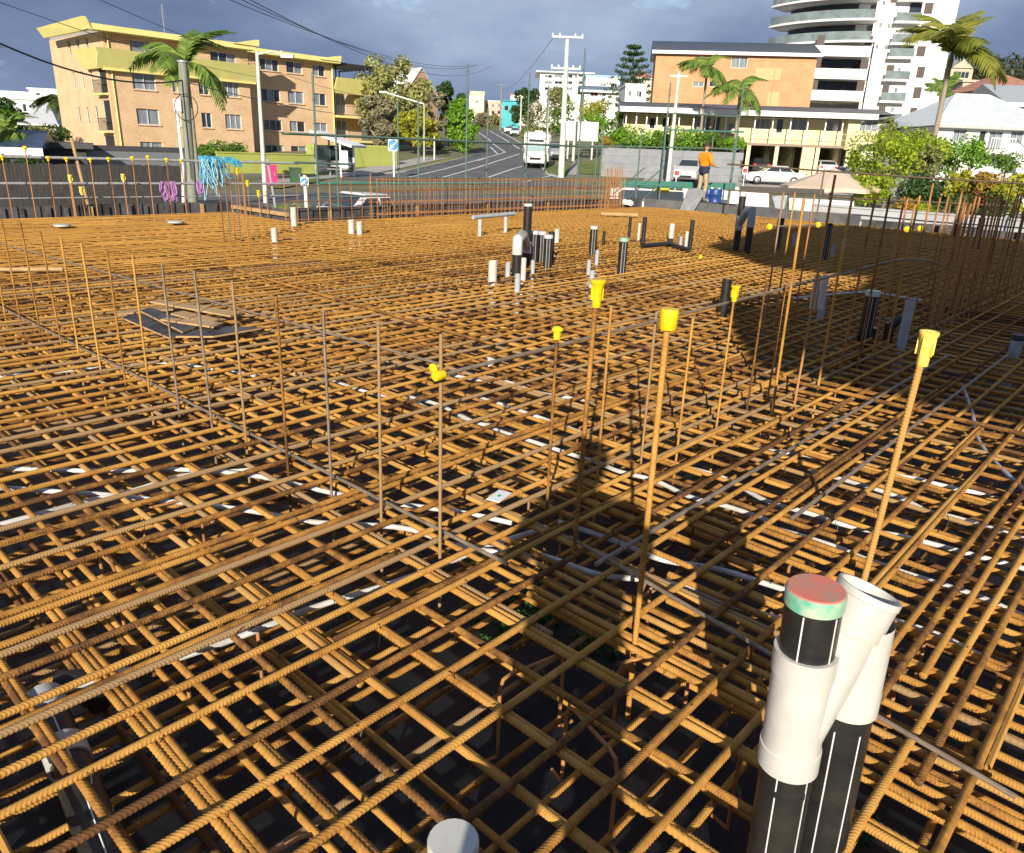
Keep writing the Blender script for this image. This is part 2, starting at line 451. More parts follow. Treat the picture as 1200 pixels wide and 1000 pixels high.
for path, w in ((((574, 154), (590, 163), (609, 175)), .25), (((587, 155), (612, 169)), .25), (((561, 156), (573, 164), (579, 170)), .25),
                (((579, 170), (592, 179), (560, 189)), .2), (((575, 173), (583, 181)), .2), (((609, 181), (560, 197), (500, 211)), .22), (((575, 184), (520, 199), (470, 209)), .2),
                (((628, 191), (600, 199), (560, 212)), .2), (((660, 203), (610, 214)), .2)):
    structure(ribbon('road_marking', [T(*p) for p in path], w, .036, PAINT))
# verge, footpaths and kerbs left of the road
sheet('grass_verge', TT((472, 200.5), (500, 193), (525, 186)), TT((472, 201.5), (520, 192), (546, 185.5)), .05, GRASSD)
sheet('grass_strip', TT((300, 224), (335, 216), (370, 210)), TT((330, 222), (370, 214), (385, 210)), .05, GRASS)
sheet('footpath', TT((300, 214), (400, 203), (440, 195), (500, 184)), TT((330, 217), (410, 207), (465, 199), (524, 186)), .045, PATH)
sheet('grass_far', TT((508, 178), (520, 174), (545, 170)), TT((556, 178), (568, 174), (563, 170)), .05, GRASS)
sheet('grass_site_front', [UV(4, 18.4), UV(4, 26)], [UV(9.55, 18.4), UV(9.9, 26)], .012, GRASS)
# verge and path right of the road
sheet('grass_right', TT((646, 206), (640, 201), (636, 194)), TT((664, 206), (668, 196), (672, 190)), .05, GRASS)
sheet('footpath_right', TT((664.5, 206), (668.5, 196), (672.5, 190)), TT((678, 206), (676, 196), (678, 190)), .045, PATH)
sheet('grass_sign', TT((678.5, 206), (676.5, 196), (678.5, 190)), TT((720, 206), (716, 196), (714, 190)), .05, GRASS)
for pts in (((420, 206.5), (475, 202), (547, 185.5)), ((612, 170), (633, 195), (641, 205), (660, 210))):
    b = MB(); P = [T(*p) for p in pts]
    for p, q in zip(P[:-1], P[1:]):
        n = max(1, int(np.linalg.norm(q - p) / 3))
        for i in range(n):
            a = p + (q - p) * i / n; c = p + (q - p) * (i + 1) / n
            mid = (a + c) / 2; mid[2] = hz(mid[1]) + .06; d = c - a; d[2] = hz(c[1]) - hz(a[1]); Ln = np.linalg.norm(d)
            ex = d / Ln; ey = np.array([-ex[1], ex[0], 0]); ey /= np.linalg.norm(ey)
            b.box(mid, (Ln, .15, .13), ex, ey, np.cross(ex, ey))
    structure(b.build('kerb', CONC))
# pale concrete apron beyond the right edge of the pit and the motel forecourt
b = MB(); b.plate([tuple(UV(u, v)[:2]) for u, v in ((23.6, 13.2), (23.6, -4), (30, -4), (34, 6), (31, 16.5))], -.445, -.40); structure(b.build('concrete_apron', WCONC))
sheet('forecourt', TT((742, 224), (760, 203), (735, 199)), TT((1130, 235), (1060, 200), (1040, 196)), .03, PATH)

# ================================================================== PIT EDGE: formwork panels
def panel_run(label, u0, v0, u1, v1, z0, z1, nseg, m, inset, hasbatt=True):
    A_, B_ = UV(u0, v0), UV(u1, v1); d = B_ - A_; L = np.linalg.norm(d); ex = d / L
    root = thing('formwork_edge', label, 'formwork', A_, math.atan2(ex[1], ex[0]))
    for i in range(nseg):
        x0, x1 = L * i / nseg + .006, L * (i + 1) / nseg - .006
        b = MB(); b.bx(x0, x1, -.009, .009, z0, z1 + RND.uniform(-.015, .015)); b.build('panel', m, root)
        if hasbatt:
            b = MB(); b.bx(x0 + .03, x0 + .10, inset * .03 - .022, inset * .03 + .022, z0, z1 - .03); b.build('stud', TIMBER if i % 3 == 1 else PLYF, root)
            b = MB(); b.bx((x0 + x1) / 2 - .03, (x0 + x1) / 2 + .03, inset * .03 - .022, inset * .03 + .022, z0, z1 - .04); b.build('stud', PLYF, root)
    b = MB(); b.bx(0, L, -inset * .05 - .03, -inset * .05 + .03, z1 - .14, z1 - .06); b.build('waler', TIMBER, root)
    return root
panel_run('black formwork boards along the left edge in front of the timber fence', -2, 17.35, 9.1, 17.35, -.5, .22, 14, mat('formply_grey', (.10, .10, .105), .6, (.03, .03, .032), 1.3), -1)
panel_run('short dark formwork return by the blue hoses', 9.15, 17.3, 9.15, 14.9, -.5, .22, 3, PLYF, 1)
panel_run('dark formwork boards behind the upright steel cage', 9.2, 14.85, 22.7, 14.85, -.5, .26, 16, PLYF, -1)
panel_run('grey formwork boards under the standing worker', 22.75, 14.8, 22.75, 7.6, -.5, .26, 6, mat('formply_mid', (.16, .16, .16), .6, (.08, .08, .085), 1.5), -1, False)
panel_run('dark formwork boards below the white wall on the right', 22.75, 7.55, 22.75, -3, -.5, .16, 8, PLYF, -1, False)
# low white wall beyond the right edge
GREYW = mat('pale_grey_wall', (.46, .47, .48), .75, (.38, .39, .40), 1.4, bump=.08)
w = thing('low_wall', 'low pale concrete wall along the right edge of the pit', 'wall', UV(23.35, 9.2), math.atan2(-VH[1], -VH[0]))
for i in range(5):
    b = MB(); b.bx(2.6 * i + .01, 2.6 * i + 2.59, -.09, .09, -.45, .40 - .01 * (i % 2)); b.build('wall_panel', GREYW, w)
b = MB(); b.bx(-.05, 13.1, -.12, .12, .405, .45); b.build('coping', GREYW, w)

# ================================================================== REINFORCING STEEL
def ribbed(name, L, r, m, pitch=.017, n=24, per=6):
    nr = int(L / pitch * per) + 1
    x = np.linspace(0, L, nr)[:, None]; ph = np.linspace(0, 2 * math.pi, n, endpoint=False)[None, :]
    rib = np.clip(np.sin(2 * math.pi * x / pitch + 7.0 * np.cos(ph)), 0, 1) ** .8
    rr = r * (.94 + .145 * rib + .06 * (np.abs(np.sin(ph)) > .98))
    bend = .004 * np.sin(x * 1.7) + .0012 * np.sin(x * 4.3 + 1)
    V = np.stack([np.broadcast_to(x, rr.shape), rr * np.cos(ph) + bend, rr * np.sin(ph)], -1).reshape(-1, 3)
    i = np.arange(nr - 1)[:, None] * n; k = np.arange(n)[None, :]; k2 = (k + 1) % n
    Fq = np.stack([i + k, i + n + k, i + n + k2, i + k2], -1).reshape(-1, 4)
    # end caps as quads to a centre pair
    c0 = len(V); V = np.vstack([V, [[0, 0, 0], [L, 0, 0]]])
    caps = []
    for q in range(0, n, 2):
        caps.append((c0, q, (q + 1) % n, (q + 2) % n)); e_ = (nr - 1) * n
        caps.append((c0 + 1, e_ + (q + 2) % n, e_ + (q + 1) % n, e_ + q))
    return np_mesh(name, V, np.vstack([Fq, np.array(caps)]), m, True)
def plainbar(name, L, r, m, n=6):
    return MB().tube([(0, 0, 0), (L * .33, r * .2, 0), (L * .66, -r * .2, 0), (L, 0, 0)], r, n).mesh(name, m)
BARR = .0118
RIB8 = [ribbed('ribbed_bar', 8.0, BARR, RUST, .0118), ribbed('ribbed_bar_b', 8.0, BARR, RUST, .0128)]
RIB4 = ribbed('ribbed_bar_c', 3.6, BARR, RUST, .0122)
PL8 = plainbar('plain_bar', 8.0, BARR * .88, RUST)

def seglines(vals, length, lo, hi, lap, first):
    """cut every line of a layer into lapped bars"""
    bars = []
    for k, c in enumerate(vals):
        s = lo + first(k); flip = 1 if k % 2 else -1; j = 0
        while s < hi:
            L = min(length + RND.uniform(-.4, .4), hi - s + .05)
            if L > .5: bars.append((c + (.5 * (BARR * 2.15) * flip if j % 2 else -.5 * (BARR * 2.15) * flip), s, L))
            s += L - lap * RND.uniform(.85, 1.25); j += 1
            if hi - s < lap: break
    return bars
def barpos(lay, c, s, L):
    return (UV(s, c), UV(s + L, c)) if lay == 'u' else (UV(c, s), UV(c, s + L))
def neard(lay, c, s, L):
    a, b = barpos(lay, c, s, L); best = 1e9
    for i in range(17):
        p = a + (b - a) * i / 16
        dx = p[0] / max(p[1], .05)
        if p[1] > 1.0 and abs(dx) < .78: best = min(best, math.hypot(p[0], p[1]))
    return best
def make_mat(label, name, layers, limit, ribdist, zjit):
    root = thing(name, label, 'rebar mat', (0, 0, layers[0][1]))
    allb = []
    for lay, z, bars in layers:
        for c, s, L in bars: allb.append((neard(lay, c, s, L), lay, z - layers[0][1], c, s, L))
    allb.sort(key=lambda b: b[0])
    far = MB()
    for i, (d, lay, z, c, s, L) in enumerate(allb):
        a, b = barpos(lay, c, s, L)
        ang = UROT if lay == 'u' else UROT + math.pi / 2
        if i < limit:
            short = L < 5.4 and d < ribdist
            o = newobj('reinforcing_bar', (RIB4 if short else RIB8[i % 2] if d < ribdist else PL8), root)
            o.location = (a[0], a[1], z + RND.uniform(-zjit, zjit))
            jit = RND.gauss(0, .0022)
            o.rotation_euler = (RND.uniform(0, 6.28), RND.gauss(0, .0008), ang + jit) if False else (RND.choice((0.0, .3, -.3, math.pi)), 0, ang + jit)
            o.scale = (L / (3.6 if short else 8.0), 1, 1)
        else:
            jj = RND.gauss(0, .006); n_ = np.array([0, 0, RND.uniform(-zjit, zjit) + z])
            e1 = a + n_; e2 = b + n_ + (VH if lay == 'u' else UH) * jj * 2
            far.tube([e1, (e1 + e2) / 2 + np.array([0, 0, RND.uniform(-.006, .004)]), e2], BARR * .80, 5, False)
    if far.v:
        o = far.build('reinforcing_bars_far', RUST, root); o['kind'] = 'stuff'
    return root, allb
# line positions read off the foreground, then carried on at the same pitch
vs_near = [-.28, -.05, .14, .26, .44, .63, .825, 1.01, 1.232, 1.43, 1.455 + .0, 1.64, 1.83, 2.03, 2.12, 2.21, 2.38, 2.53, 2.69, 2.77, 2.93]
vs_near = [-.30, -.08, .14, .28, .44, .63, .825, 1.01, 1.24, 1.45, 1.63, 1.81, 1.98, 2.10, 2.22, 2.38, 2.53, 2.68, 2.77, 2.94]
vlines = [-2.7 + .185 * i for i in range(13)] + list(vs_near)
while vlines[-1] < 17.1: vlines.append(vlines[-1] + .176 + RND.gauss(0, .012))
ulines = [-2.0 + .19 * i for i in range(9)] + [-.22, -.02, .19, .40, .59, .80, .985]
while ulines[-1] < 22.4: ulines.append(ulines[-1] + .19 + RND.gauss(0, .011))
def trimu(bars):      # the pit steps in at v 14.7 beyond u 9
    out = []
    for c, s, L in bars:
        hi = 22.5 if c < 14.6 else 9.0
        if s < hi - .3: out.append((c, s, min(L, hi - s)))
    return out
def trimv(bars):
    out = []
    for c, s, L in bars:
        hi = 17.2 if c < 9.0 else 14.6
        if s < hi - .3: out.append((c, s, min(L, hi - s)))
    return out
top_u = trimu(seglines(vlines, 7.6, -2.2, 22.5, .75, lambda k: (k * 2.37) % 3.1 - 1.5))
top_u += [(.225, 1.95, 4.2), (.475, 1.7, 5.0), (.10, 2.15, 5.0), (.35, 2.45, 3.0), (-.16, 1.6, 6.0), (.665, 2.4, 3.6), (1.27, 2.6, 4.0), (2.14, -.6, 2.3), (2.56, -.9, 2.9), (1.84, 1.2, 2.6), (3.3, .2, 3.4)]
top_v = trimv(seglines(ulines, 5.2, -2.9, 17.2, 1.35, lambda k: (k * 1.93) % 2.9 - 1.6))
top_v += [(2.02, -1.5, 3.3), (2.11, -1.4, 3.4), (1.91, -1.3, 2.9), (2.26, -1.2, 2.4), (2.44, -1.6, 2.9), (2.72, -1.2, 3.2), (3.0, -1.0, 3.6), (1.72, -.4, 2.4), (.13, 1.0, 3.1), (.62, .6, 2.2), (1.18, .2, 2.6), (1.38, .9, 3.0)]
ZV = -BARR * 2.05
top_mat, TOPBARS = make_mat('upper mat of rusty ribbed steel bars crossing over the whole pit', 'rebar_mat', [('u', 0.0, top_u), ('v', ZV, top_v)], 295, 7.5, .0035)
bl_v = [x + .07 for x in vlines]; bl_u = [x + .06 for x in ulines]
bot_u = trimu(seglines(bl_v, 7.6, -1.6, 22.5, .75, lambda k: (k * 1.71) % 3.3 - 1.5))
bot_v = trimv(seglines(bl_u, 6.4, -2.9, 17.2, 1.1, lambda k: (k * 2.61) % 2.9 - 1.6))
ZB = -.31
bot_mat, _ = make_mat('lower mat of rusty bars deep in the pit, just above the black membrane', 'rebar_mat', [('v', ZB, bot_v), ('u', ZB + ZV, bot_u)], 295, 4.2, .004)
# tie wires at the crossings of the upper mat (thousands of tiny twists)
b = MB()
for v in vlines:
    if v > 8: break
    for u in ulines:
        if u > 8: break
        P = UV(u, v)
        if P[1] < .9 or abs(P[0] / P[1]) > .8 or RND.random() > .5: continue
        q = [P + np.array([RND.uniform(-.02, .02), RND.uniform(-.02, .02), z]) for z in (.016, .002, -.03, -.05 - .06 * RND.random())]
        q[1] += UH * .018; q[2] -= VH * .016
        b.tube(q, .0016, 3, False)
b.build('tie_wires', WIRE, top_mat, 'stuff').location = (0, 0, 0)
# bar chairs: bent rods that carry the upper mat
chairm = []
for (u, v, rz) in ((1.62, 1.32, .6), (1.52, 1.0, 2.1), (1.95, 1.05, .2), (.62, 1.30, .7), (2.35, 1.35, 1.2), (2.2, .55, .4), (1.0, 2.25, .7), (2.6, 2.1, 2.2), (3.2, 1.5, .5), (1.3, 3.3, .7), (2.9, .9, 1.9), (.9, 3.0, 2.3), (3.7, 2.6, .3), (1.75, .52, 2.2), (2.62, .42, .8), (4.4, 1.3, .3), (2.2, 3.2, 2.0)):
    P = UV(u, v); ca, sa = math.cos(rz), math.sin(rz); w_ = .13
    pts = []
    for (x, z) in ((-w_ - .06, -.36), (-w_, -.36), (-w_, -.09), (-w_ + .012, -.052), (-w_ + .04, -.042), (w_ - .04, -.042), (w_ - .012, -.052), (w_, -.09), (w_, -.36), (w_ + .06, -.36)):
        pts.append(P + np.array([ca * x, sa * x, z + .0]))
    o = MB().tube(pts, .0065, 7).build('bar_chair', RUSTR, top_mat)

# ================================================================== STARTER BARS AND CAPS
STUB = {}
def stubmesh(r, m, ribs=True):
    key = (round(r, 4), m.name, ribs)
    if key not in STUB:
        STUB[key] = ribbed('starter_bar', 1.6, r, m, .016, 8) if ribs else plainbar('starter_bar', 1.6, r, m, 7)
    return STUB[key]
def starter(P, ztop, r, label, group=None, m=RUST, ribs=True, lean=(0, 0), zbot=-.34):
    o = newobj('starter_bar', stubmesh(r, m, ribs))
    tag(o, label, 'starter bar', group)
    L = ztop - zbot
    base = np.array([P[0] - lean[0] * (-zbot), P[1] - lean[1] * (-zbot), zbot])
    d = Vector((lean[0], lean[1], 1)).normalized()
    o.location = tuple(base); o.rotation_mode = 'QUATERNION'; o.rotation_quaternion = d.to_track_quat('X', 'Z')
    o.scale = (L / 1.6, 1, 1)
    return np.array([base[0] + lean[0] * L, base[1] + lean[1] * L, ztop])
CAPM = {}
def capmesh(kind, m):
    key = kind + m.name
    if key in CAPM: return CAPM[key]
    b = MB()
    if kind == 'funnel':
        b.lathe([(.0001, -.085), (.017, -.085), (.0185, -.08), (.0195, -.02), (.024, 0), (.031, .012), (.033, .016), (.033, .024), (.029, .026), (.0001, .022)], 18)
        for k in range(4):
            a = math.pi / 2 * k + .4; b.box((.022 * math.cos(a), .022 * math.sin(a), -.025), (.012, .003, .06), (math.cos(a), math.sin(a), 0))
    elif kind == 'round':
        b.lathe([(.0001, -.045), (.029, -.045), (.031, -.04), (.033, .02), (.031, .028), (.0001, .03)], 20)
    elif kind == 'mushroom':
        b.lathe([(.0001, -.05), (.019, -.05), (.020, -.01), (.030, -.006), (.031, 0), (.022, .012), (.008, .018), (.0001, .019)], 18)
    elif kind == 'ball':
        b.lathe([(.0001, -.04), (.016, -.04), (.017, -.012), (.032, -.008), (.036, .002), (.034, .012), (.022, .022), (.0001, .026)], 16)
    elif kind == 'flared':
        b.lathe([(.0001, -.10), (.0195, -.10), (.021, -.095), (.023, -.03), (.028, 0), (.034, .020), (.036, .026), (.035, .034), (.027, .033), (.025, .020), (.0001, .018)], 20)
        for k in range(5):
            a = 2 * math.pi / 5 * k; b.box((.027 * math.cos(a), .027 * math.sin(a), -.02), (.014, .003, .075), (math.cos(a), math.sin(a), 0))
        b.box((0, 0, .026), (.05, .006, .012)); b.box((0, 0, .0262), (.006, .05, .0118))
    CAPM[key] = b.mesh('rebar_cap', m)
    return CAPM[key]
def cap(P, kind, label, m=YEL, group='yellow rebar caps', axis=None, s=1.0):
    o = newobj('bar_protector', capmesh(kind, m)); tag(o, label, 'protector', group)
    o.location = tuple(P); o.scale = (s, s, s)
    if axis is not None:
        o.rotation_mode = 'QUATERNION'; o.rotation_quaternion = Vector(axis).to_track_quat('Z', 'Y')
    return o
ORD = ['first', 'second', 'third', 'fourth', 'fifth', 'sixth', 'seventh', 'eighth', 'ninth', 'tenth', 'eleventh', 'twelfth', 'thirteenth', 'fourteenth', 'fifteenth', 'sixteenth', 'seventeenth', 'eighteenth', 'nineteenth', 'twentieth']
GL = 'starter bars in the row running past the plywood offcuts'
for i, v in enumerate((7.98, 7.52, 7.04, 6.54, 6.17, 5.77, 5.33, 4.92, 4.50, 4.08, 3.69, 3.27, 2.87, 2.49)):
    starter(UV(1.90, v), .88 + RND.uniform(-.02, .01), .0072, 'thin upright starter bar, %s from the left in the row by the plywood offcuts' % ORD[i], GL,
            STEELGREY if i in (8, 9, 12) else RUST, True, (RND.gauss(0, .012), RND.gauss(0, .012)))
p = starter(UV(1.90, 2.09), .90, .0072, 'thin upright starter bar ending the left row where two yellow caps cross', GL)
# the row along v = 2 and the capped ones
R = UV
t = starter(R(2.30, 1.68), 1.10, .0098, 'dark thick starter bar under the tall funnel cap in the middle', None, RUST, True, (.012, .01)); cap(t, 'funnel', 'tall yellow funnel cap on a dark bar, highest of the middle caps', YEL, s=.95)
t = starter(R(2.53, 2.03), .84, .0070, 'thin starter bar below the small mushroom cap'); cap(t, 'mushroom', 'small yellow mushroom cap left of the tall funnel cap', YEL, s=.85)
t = starter(R(1.94, 1.13), 1.12, .0100, 'thick starter bar carrying the drum shaped cap', None, RUST, True, (-.004, .012)); cap(t, 'round', 'yellow drum shaped cap in the middle of the picture', YEL, s=.84)
t = starter(R(4.12, 2.0), .86, .0072, 'thin starter bar below the small funnel cap by the dark shadow'); cap(t, 'funnel', 'small yellow funnel cap beside the edge of the dark shadow', YEL, s=.85)
t = starter(R(2.93, .70), .98, .0130, 'thickest near starter bar rising behind the white pipe branch', None, RUST, True, (.045, .025)); cap(t, 'flared', 'big flared pale yellow cap on the nearest thick bar', YELP, s=.95)
for k, (u, v, z) in enumerate(((2.91, 2.02, .90), (3.43, 2.09, .80), (3.70, 2.02, .74), (4.66, 2.06, .85), (4.95, 2.05, .80))):
    starter(R(u, v), z, .0070, ('bare thin bar just behind the tall funnel cap', 'bare thin bar between the mushroom cap and the drum cap', 'bare thin bar close right of the drum cap', 'short bare bar right of the small funnel cap', 'bare bar standing at the left end of the tall bar group')[k])
# tall group on the right, before the dense row
GT = 'tall starter bars right of the middle'
for k, (u, v, z) in enumerate(((4.79, 1.94, 1.36), (5.15, 1.93, 1.50), (5.61, 1.95, 1.36), (6.02, 1.95, 1.36), (6.45, 1.96, 1.36), (6.85, 1.97, 1.34), (7.25, 1.98, 1.34), (7.06, 3.08, 1.30), (7.27, 3.07, 1.30), (7.75, 3.07, 1.28))):
    t = starter(R(u, v), z, .0085, 'tall starter bar, %s of the tall group near the black stub pipe' % ORD[k], GT, RUSTR if k % 2 else RUST, True, (RND.gauss(0, .01), RND.gauss(0, .01)))
    if k == 3: cap(t, 'round', 'yellow cap below the cafe umbrella on a tall bar', YEL, s=.7)
# dense row on the right
GD = 'dense wall of starter bars on the right'
k = 0
for v0 in (2.12, 1.90):
    u = 7.6 if v0 > 2 else 8.2
    while u < 15.8:
        o = starter(R(u, v0 + RND.gauss(0, .015)), 1.27 + RND.uniform(-.05, .05) + (.16 if RND.random() < .2 else 0), .0085, 'close set rusty starter bar in the dense upright row on the right', GD, RUSTR, False, (RND.gauss(0, .012), RND.gauss(0, .012)))
        u += .21 if u < 11 else .27
        k += 1
# horizontal bars tied to the uprights
def lyingbar(name, label, a, b_, r, m, cat='steel bar', sag=0.0, group=None):
    a = np.array(a, float); b_ = np.array(b_, float)
    pts = [a + (b_ - a) * i / 8 - np.array([0, 0, sag * math.sin(math.pi * i / 8)]) for i in range(9)]
    o = MB().tube(pts, r, 8).build(name, m); tag(o, label, cat, group); return o
lyingbar('tie_bar', 'grey bar tied level along the middle starter bars, yellow caps at its near end', UV(1.88, 2.06, .75), UV(6.3, 2.07, .78), .0085, STEELGREY)
cap(UV(1.86, 2.06, .75), 'round', 'yellow cap on the near end of the level grey bar, lying sideways', YEL, axis=tuple(-UH), s=.62)
cap(UV(1.90, 2.13, .755), 'ball', 'yellow ball cap turned to the left at the corner of the two bar rows', YEL, axis=(-.6, -.7, -.1), s=.62)
lyingbar('tie_bar', 'dark curved bar tied across the tall bars above the black stub pipe', UV(6.3, 2.03, .80), UV(9.1, 2.0, .55), .0085, STEELGREY, sag=-.1)
lyingbar('tie_bar', 'thin bar lying on the steel along the foot of the left starter row', UV(1.935, 8.8, .026), UV(1.95, 1.75, .026), .0085, STEELGREY)
lyingbar('tie_bar', 'thin bar lying on the steel from the middle shadow towards the pipe branch', UV(2.31, 1.72, .024), UV(2.05, .02, .024), .0078, STEELGREY)
lyingbar('tie_bar', 'long rusty bar lying across the mat in front of the shadow on the right', UV(5.44, 4.3, .03), UV(5.42, -.6, .03), .0135, RUST)
lyingbar('tie_bar', 'long grey bar lying on the mat from the far left past the plywood', UV(3.22, 13.6, .028), UV(3.74, 4.1, .028), .011, STEELGREY)
lyingbar('tie_bar', 'rusty bar lying on the mat beyond the plywood, ending in the middle', UV(4.76, 9.25, .03), UV(4.50, 4.3, .03), .0135, RUST)
lyingbar('tie_bar', 'grey bar lying on the mat along the bars in the right foreground', UV(2.2, 1.50, .027), UV(7.4, 1.50, .027), .0105, STEELGREY)
lyingbar('tie_bar', 'second grey bar on the mat along the bars, in the shade on the right', UV(3.2, 1.12, .027), UV(9.0, 1.14, .027), .0105, STEELGREY)
lyingbar('tie_bar', 'level bar tied to the two back tall bars with yellow caps at its ends', UV(6.95, 3.1, 1.0), UV(7.9, 3.06, .98), .008, STEELGREY)
cap(UV(6.9, 3.1, 1.0), 'ball', 'yellow ball cap at the left end of the high level bar', YEL, axis=(-.5, -.85, .1), s=.8)
cap(UV(7.95, 3.06, .98), 'ball', 'yellow ball cap at the right end of the high level bar', YEL, axis=(-.3, -.9, .1), s=.8)
cap(UV(8.25, 2.30, .99), 'ball', 'left of two yellow ball caps at the start of the dense bar row', YEL, axis=(-.3, -.9, .1), s=.85)
cap(UV(8.7, 2.3, .98), 'ball', 'right of two yellow ball caps at the start of the dense bar row', YEL, axis=(-.2, -.9, .2), s=.85)
cap(G(821, 302, .03) + np.array([0, 0, .01]), 'ball', 'yellow cap lying loose on the mat in front of the drain pipes', YEL, axis=(-.3, -.9, .2), s=.9)

# ================================================================== PIPES
def stub_pipe(px, py, h, r, label, group='black stub pipes standing in the steel', m=HDPE, capm=None, caph=.02, name='drain_pipe', stripe=True, lean=0.0, P=None, cat='pipe'):
    P = G(px, py) if P is None else P
    root = thing(name, label, cat, (P[0], P[1], 0), 0, group)
    b = MB().lathe([(r, -.42), (r, h), (r * .9, h), (r * .9, h - .05)], 20)
    b.disc((0, 0, h - .02), r * .9)
    b.build('pipe', m, root)
    if capm:
        MB().lathe([(r * 1.02, h - .03), (r * 1.05, h - .03), (r * 1.05, h + caph - .004), (r * 1.0, h + caph), (.0001, h + caph)], 20).build('end_cap', capm, root)
    if stripe and m is HDPE:
        for a in (-1.9, -1.2, .6, 2.2):
            MB().box((r * 1.001 * math.cos(a), r * 1.001 * math.sin(a), (h - .42) / 2 - .02), (.002, .004, h + .38), (math.cos(a), math.sin(a), 0)).build('stripe', STRIPE, root)
    return root
r1 = .0625
stub_pipe(728, 319, .46, r1, 'black stub pipe with a green cap, standing alone in the middle', capm=GREENCAP)
stub_pipe(694, 297, .43, r1, 'black stub pipe with white cap left of the green capped one', capm=PVC)
stub_pipe(707, 287, .25, .028, 'thin short black pipe just right of the white capped stub', stripe=False)
stub_pipe(641, 313, .44, r1, 'front black stub pipe with white cap in the pipe cluster', capm=PVC)
stub_pipe(625, 308, .45, r1, 'left of the two white capped black pipes at the back of the cluster', capm=PVC)
stub_pipe(634, 305.5, .42, r1 * .95, 'right of the two white capped black pipes at the back of the cluster', capm=PVC)
stub_pipe(645, 304, .42, .05, 'plain black pipe partly hidden at the right of the cluster', stripe=False)
stub_pipe(1013, 395, .43, r1, 'black stub pipe with pale cap among the tall bars in shade', capm=mat('pale_green_cap', (.55, .66, .55), .45))
stub_pipe(910, 293, .58, r1, 'tall black pipe in shade right of the grey pipe bridge')
stub_pipe(965, 303, .60, r1, 'tall black pipe in shade nearest the tall bars')
stub_pipe(1143, 291, .62, r1, 'black pipe behind the dense bar row', stripe=False)
stub_pipe(1119, 277, .62, r1, 'black pipe by the white wall at the dense bar row', stripe=False)
stub_pipe(767, 282, .33, .03, 'thin black pipe left of the U shaped black pipe', stripe=False) if False else stub_pipe(737, 278, .40, .03, 'thin black pipe left of the U shaped black pipe', stripe=False)
stub_pipe(846, 350, .42, .05, 'black stub pipe just behind the small funnel cap', stripe=False) if False else stub_pipe(847, 367, .36, .05, 'black stub pipe just behind the small funnel cap', stripe=False)
GW = 'white pvc stubs standing in the steel'
for px, py, h, r, lb in ((577, 330, .26, .057, 'white pvc stub left of the pipe cluster'), (652, 284, .24, .05, 'white pvc stub right behind the pipe cluster'), (322, 284, .23, .05, 'lone white pvc stub on the far left of the mat'),
                         (412, 273, .24, .06, 'left of the pair of white stubs before the steel cage'), (421.5, 274, .22, .055, 'right of the pair of white stubs before the steel cage'), (345, 265, .36, .06, 'tall white stub by the corner of the formwork'),
                         (786, 282, .33, .055, 'white stub above the U shaped black pipe'), (803, 294, .34, .03, 'slim white stub right of the U shaped black pipe'), (748, 281, .32, .028, 'slim white stub at the left upright of the U shaped pipe'),
                         (613, 327, .27, .035, 'slim white stub at the foot of the wye in the cluster')):
    stub_pipe(px, py, h, r, lb, GW, PVC, stripe=False, name='pvc_stub')
GG = 'grey conduit stubs'
for px, py, h, r, lb in ((699, 309, .2, .03, 'grey conduit stub below the white capped pipe'), (689.5, 320, .18, .03, 'grey conduit stub left of the green capped pipe'), (693, 336, .2, .034, 'grey conduit stub nearest the funnel cap'), (797, 290, .2, .03, 'grey conduit stub beside the slim white stub'),
                         (606, 341, .2, .035, 'grey conduit stub in front of the pipe cluster'), (624, 320, .17, .03, 'grey conduit stub at the right foot of the cluster'), (595, 322, .16, .035, 'grey conduit stub at the left foot of the cluster'),
                         (930, 287, .22, .035, 'grey conduit stub in shade between the two tall black pipes'), (975, 300, .2, .03, 'grey conduit stub right of the nearest tall black pipe'), (987, 295, .24, .035, 'grey conduit stub furthest right in the shade'),
                         (961, 373, .22, .035, 'grey conduit stub below the white conduit pair'), (1056, 405, .42, .042, 'tall grey conduit stub right of the pale capped pipe')):
    stub_pipe(px, py, h, r, lb, GG, PVCG, stripe=False, name='conduit_stub')
stub_pipe(1188, 415, .16, .05, 'dark grey pipe end with collar at the right border', None, PVCG, HDPE, stripe=False, name='conduit_stub')
for i, (px, lb) in enumerate(((952, 'left of two white conduits held upright in the tall bars'), (961, 'right of two white conduits held upright in the tall bars'))):
    P = PU(px, 362, 6.9); root = thing('pvc_stub', lb, 'pipe', (P[0], P[1], P[2]), 0, GW)
    MB().lathe([(.03, 0), (.03, .3), (.026, .3), (.026, .25)], 14).build('pipe', PVC, root)
# small black elbows beside the pale capped pipe
b = thing('pipe_elbow', 'black elbow fittings clustered right of the pale capped pipe', 'pipe fitting', G(1040, 398))
for k, (x, y, z, x2, z2) in enumerate(((0, 0, -.05, 0, .16), (.0, .0, .12, .12, .2), (-.14, .05, -.05, -.14, .1))):
    MB().tube([(x, y, z), (x + (x2 - x) * .4, y, z2 - .02), (x2 + .001, y, z2)], .045, 12).build('elbow', HDPE, b)
MB().tube([(.09, 0, .16), (.09, -.05, .15)], .03, 10).build('clamp', GALV, b)

def seg(root, name, pts, r, m, n=20, cap=True): return MB().tube(pts, r, n, cap).build(name, m, root)
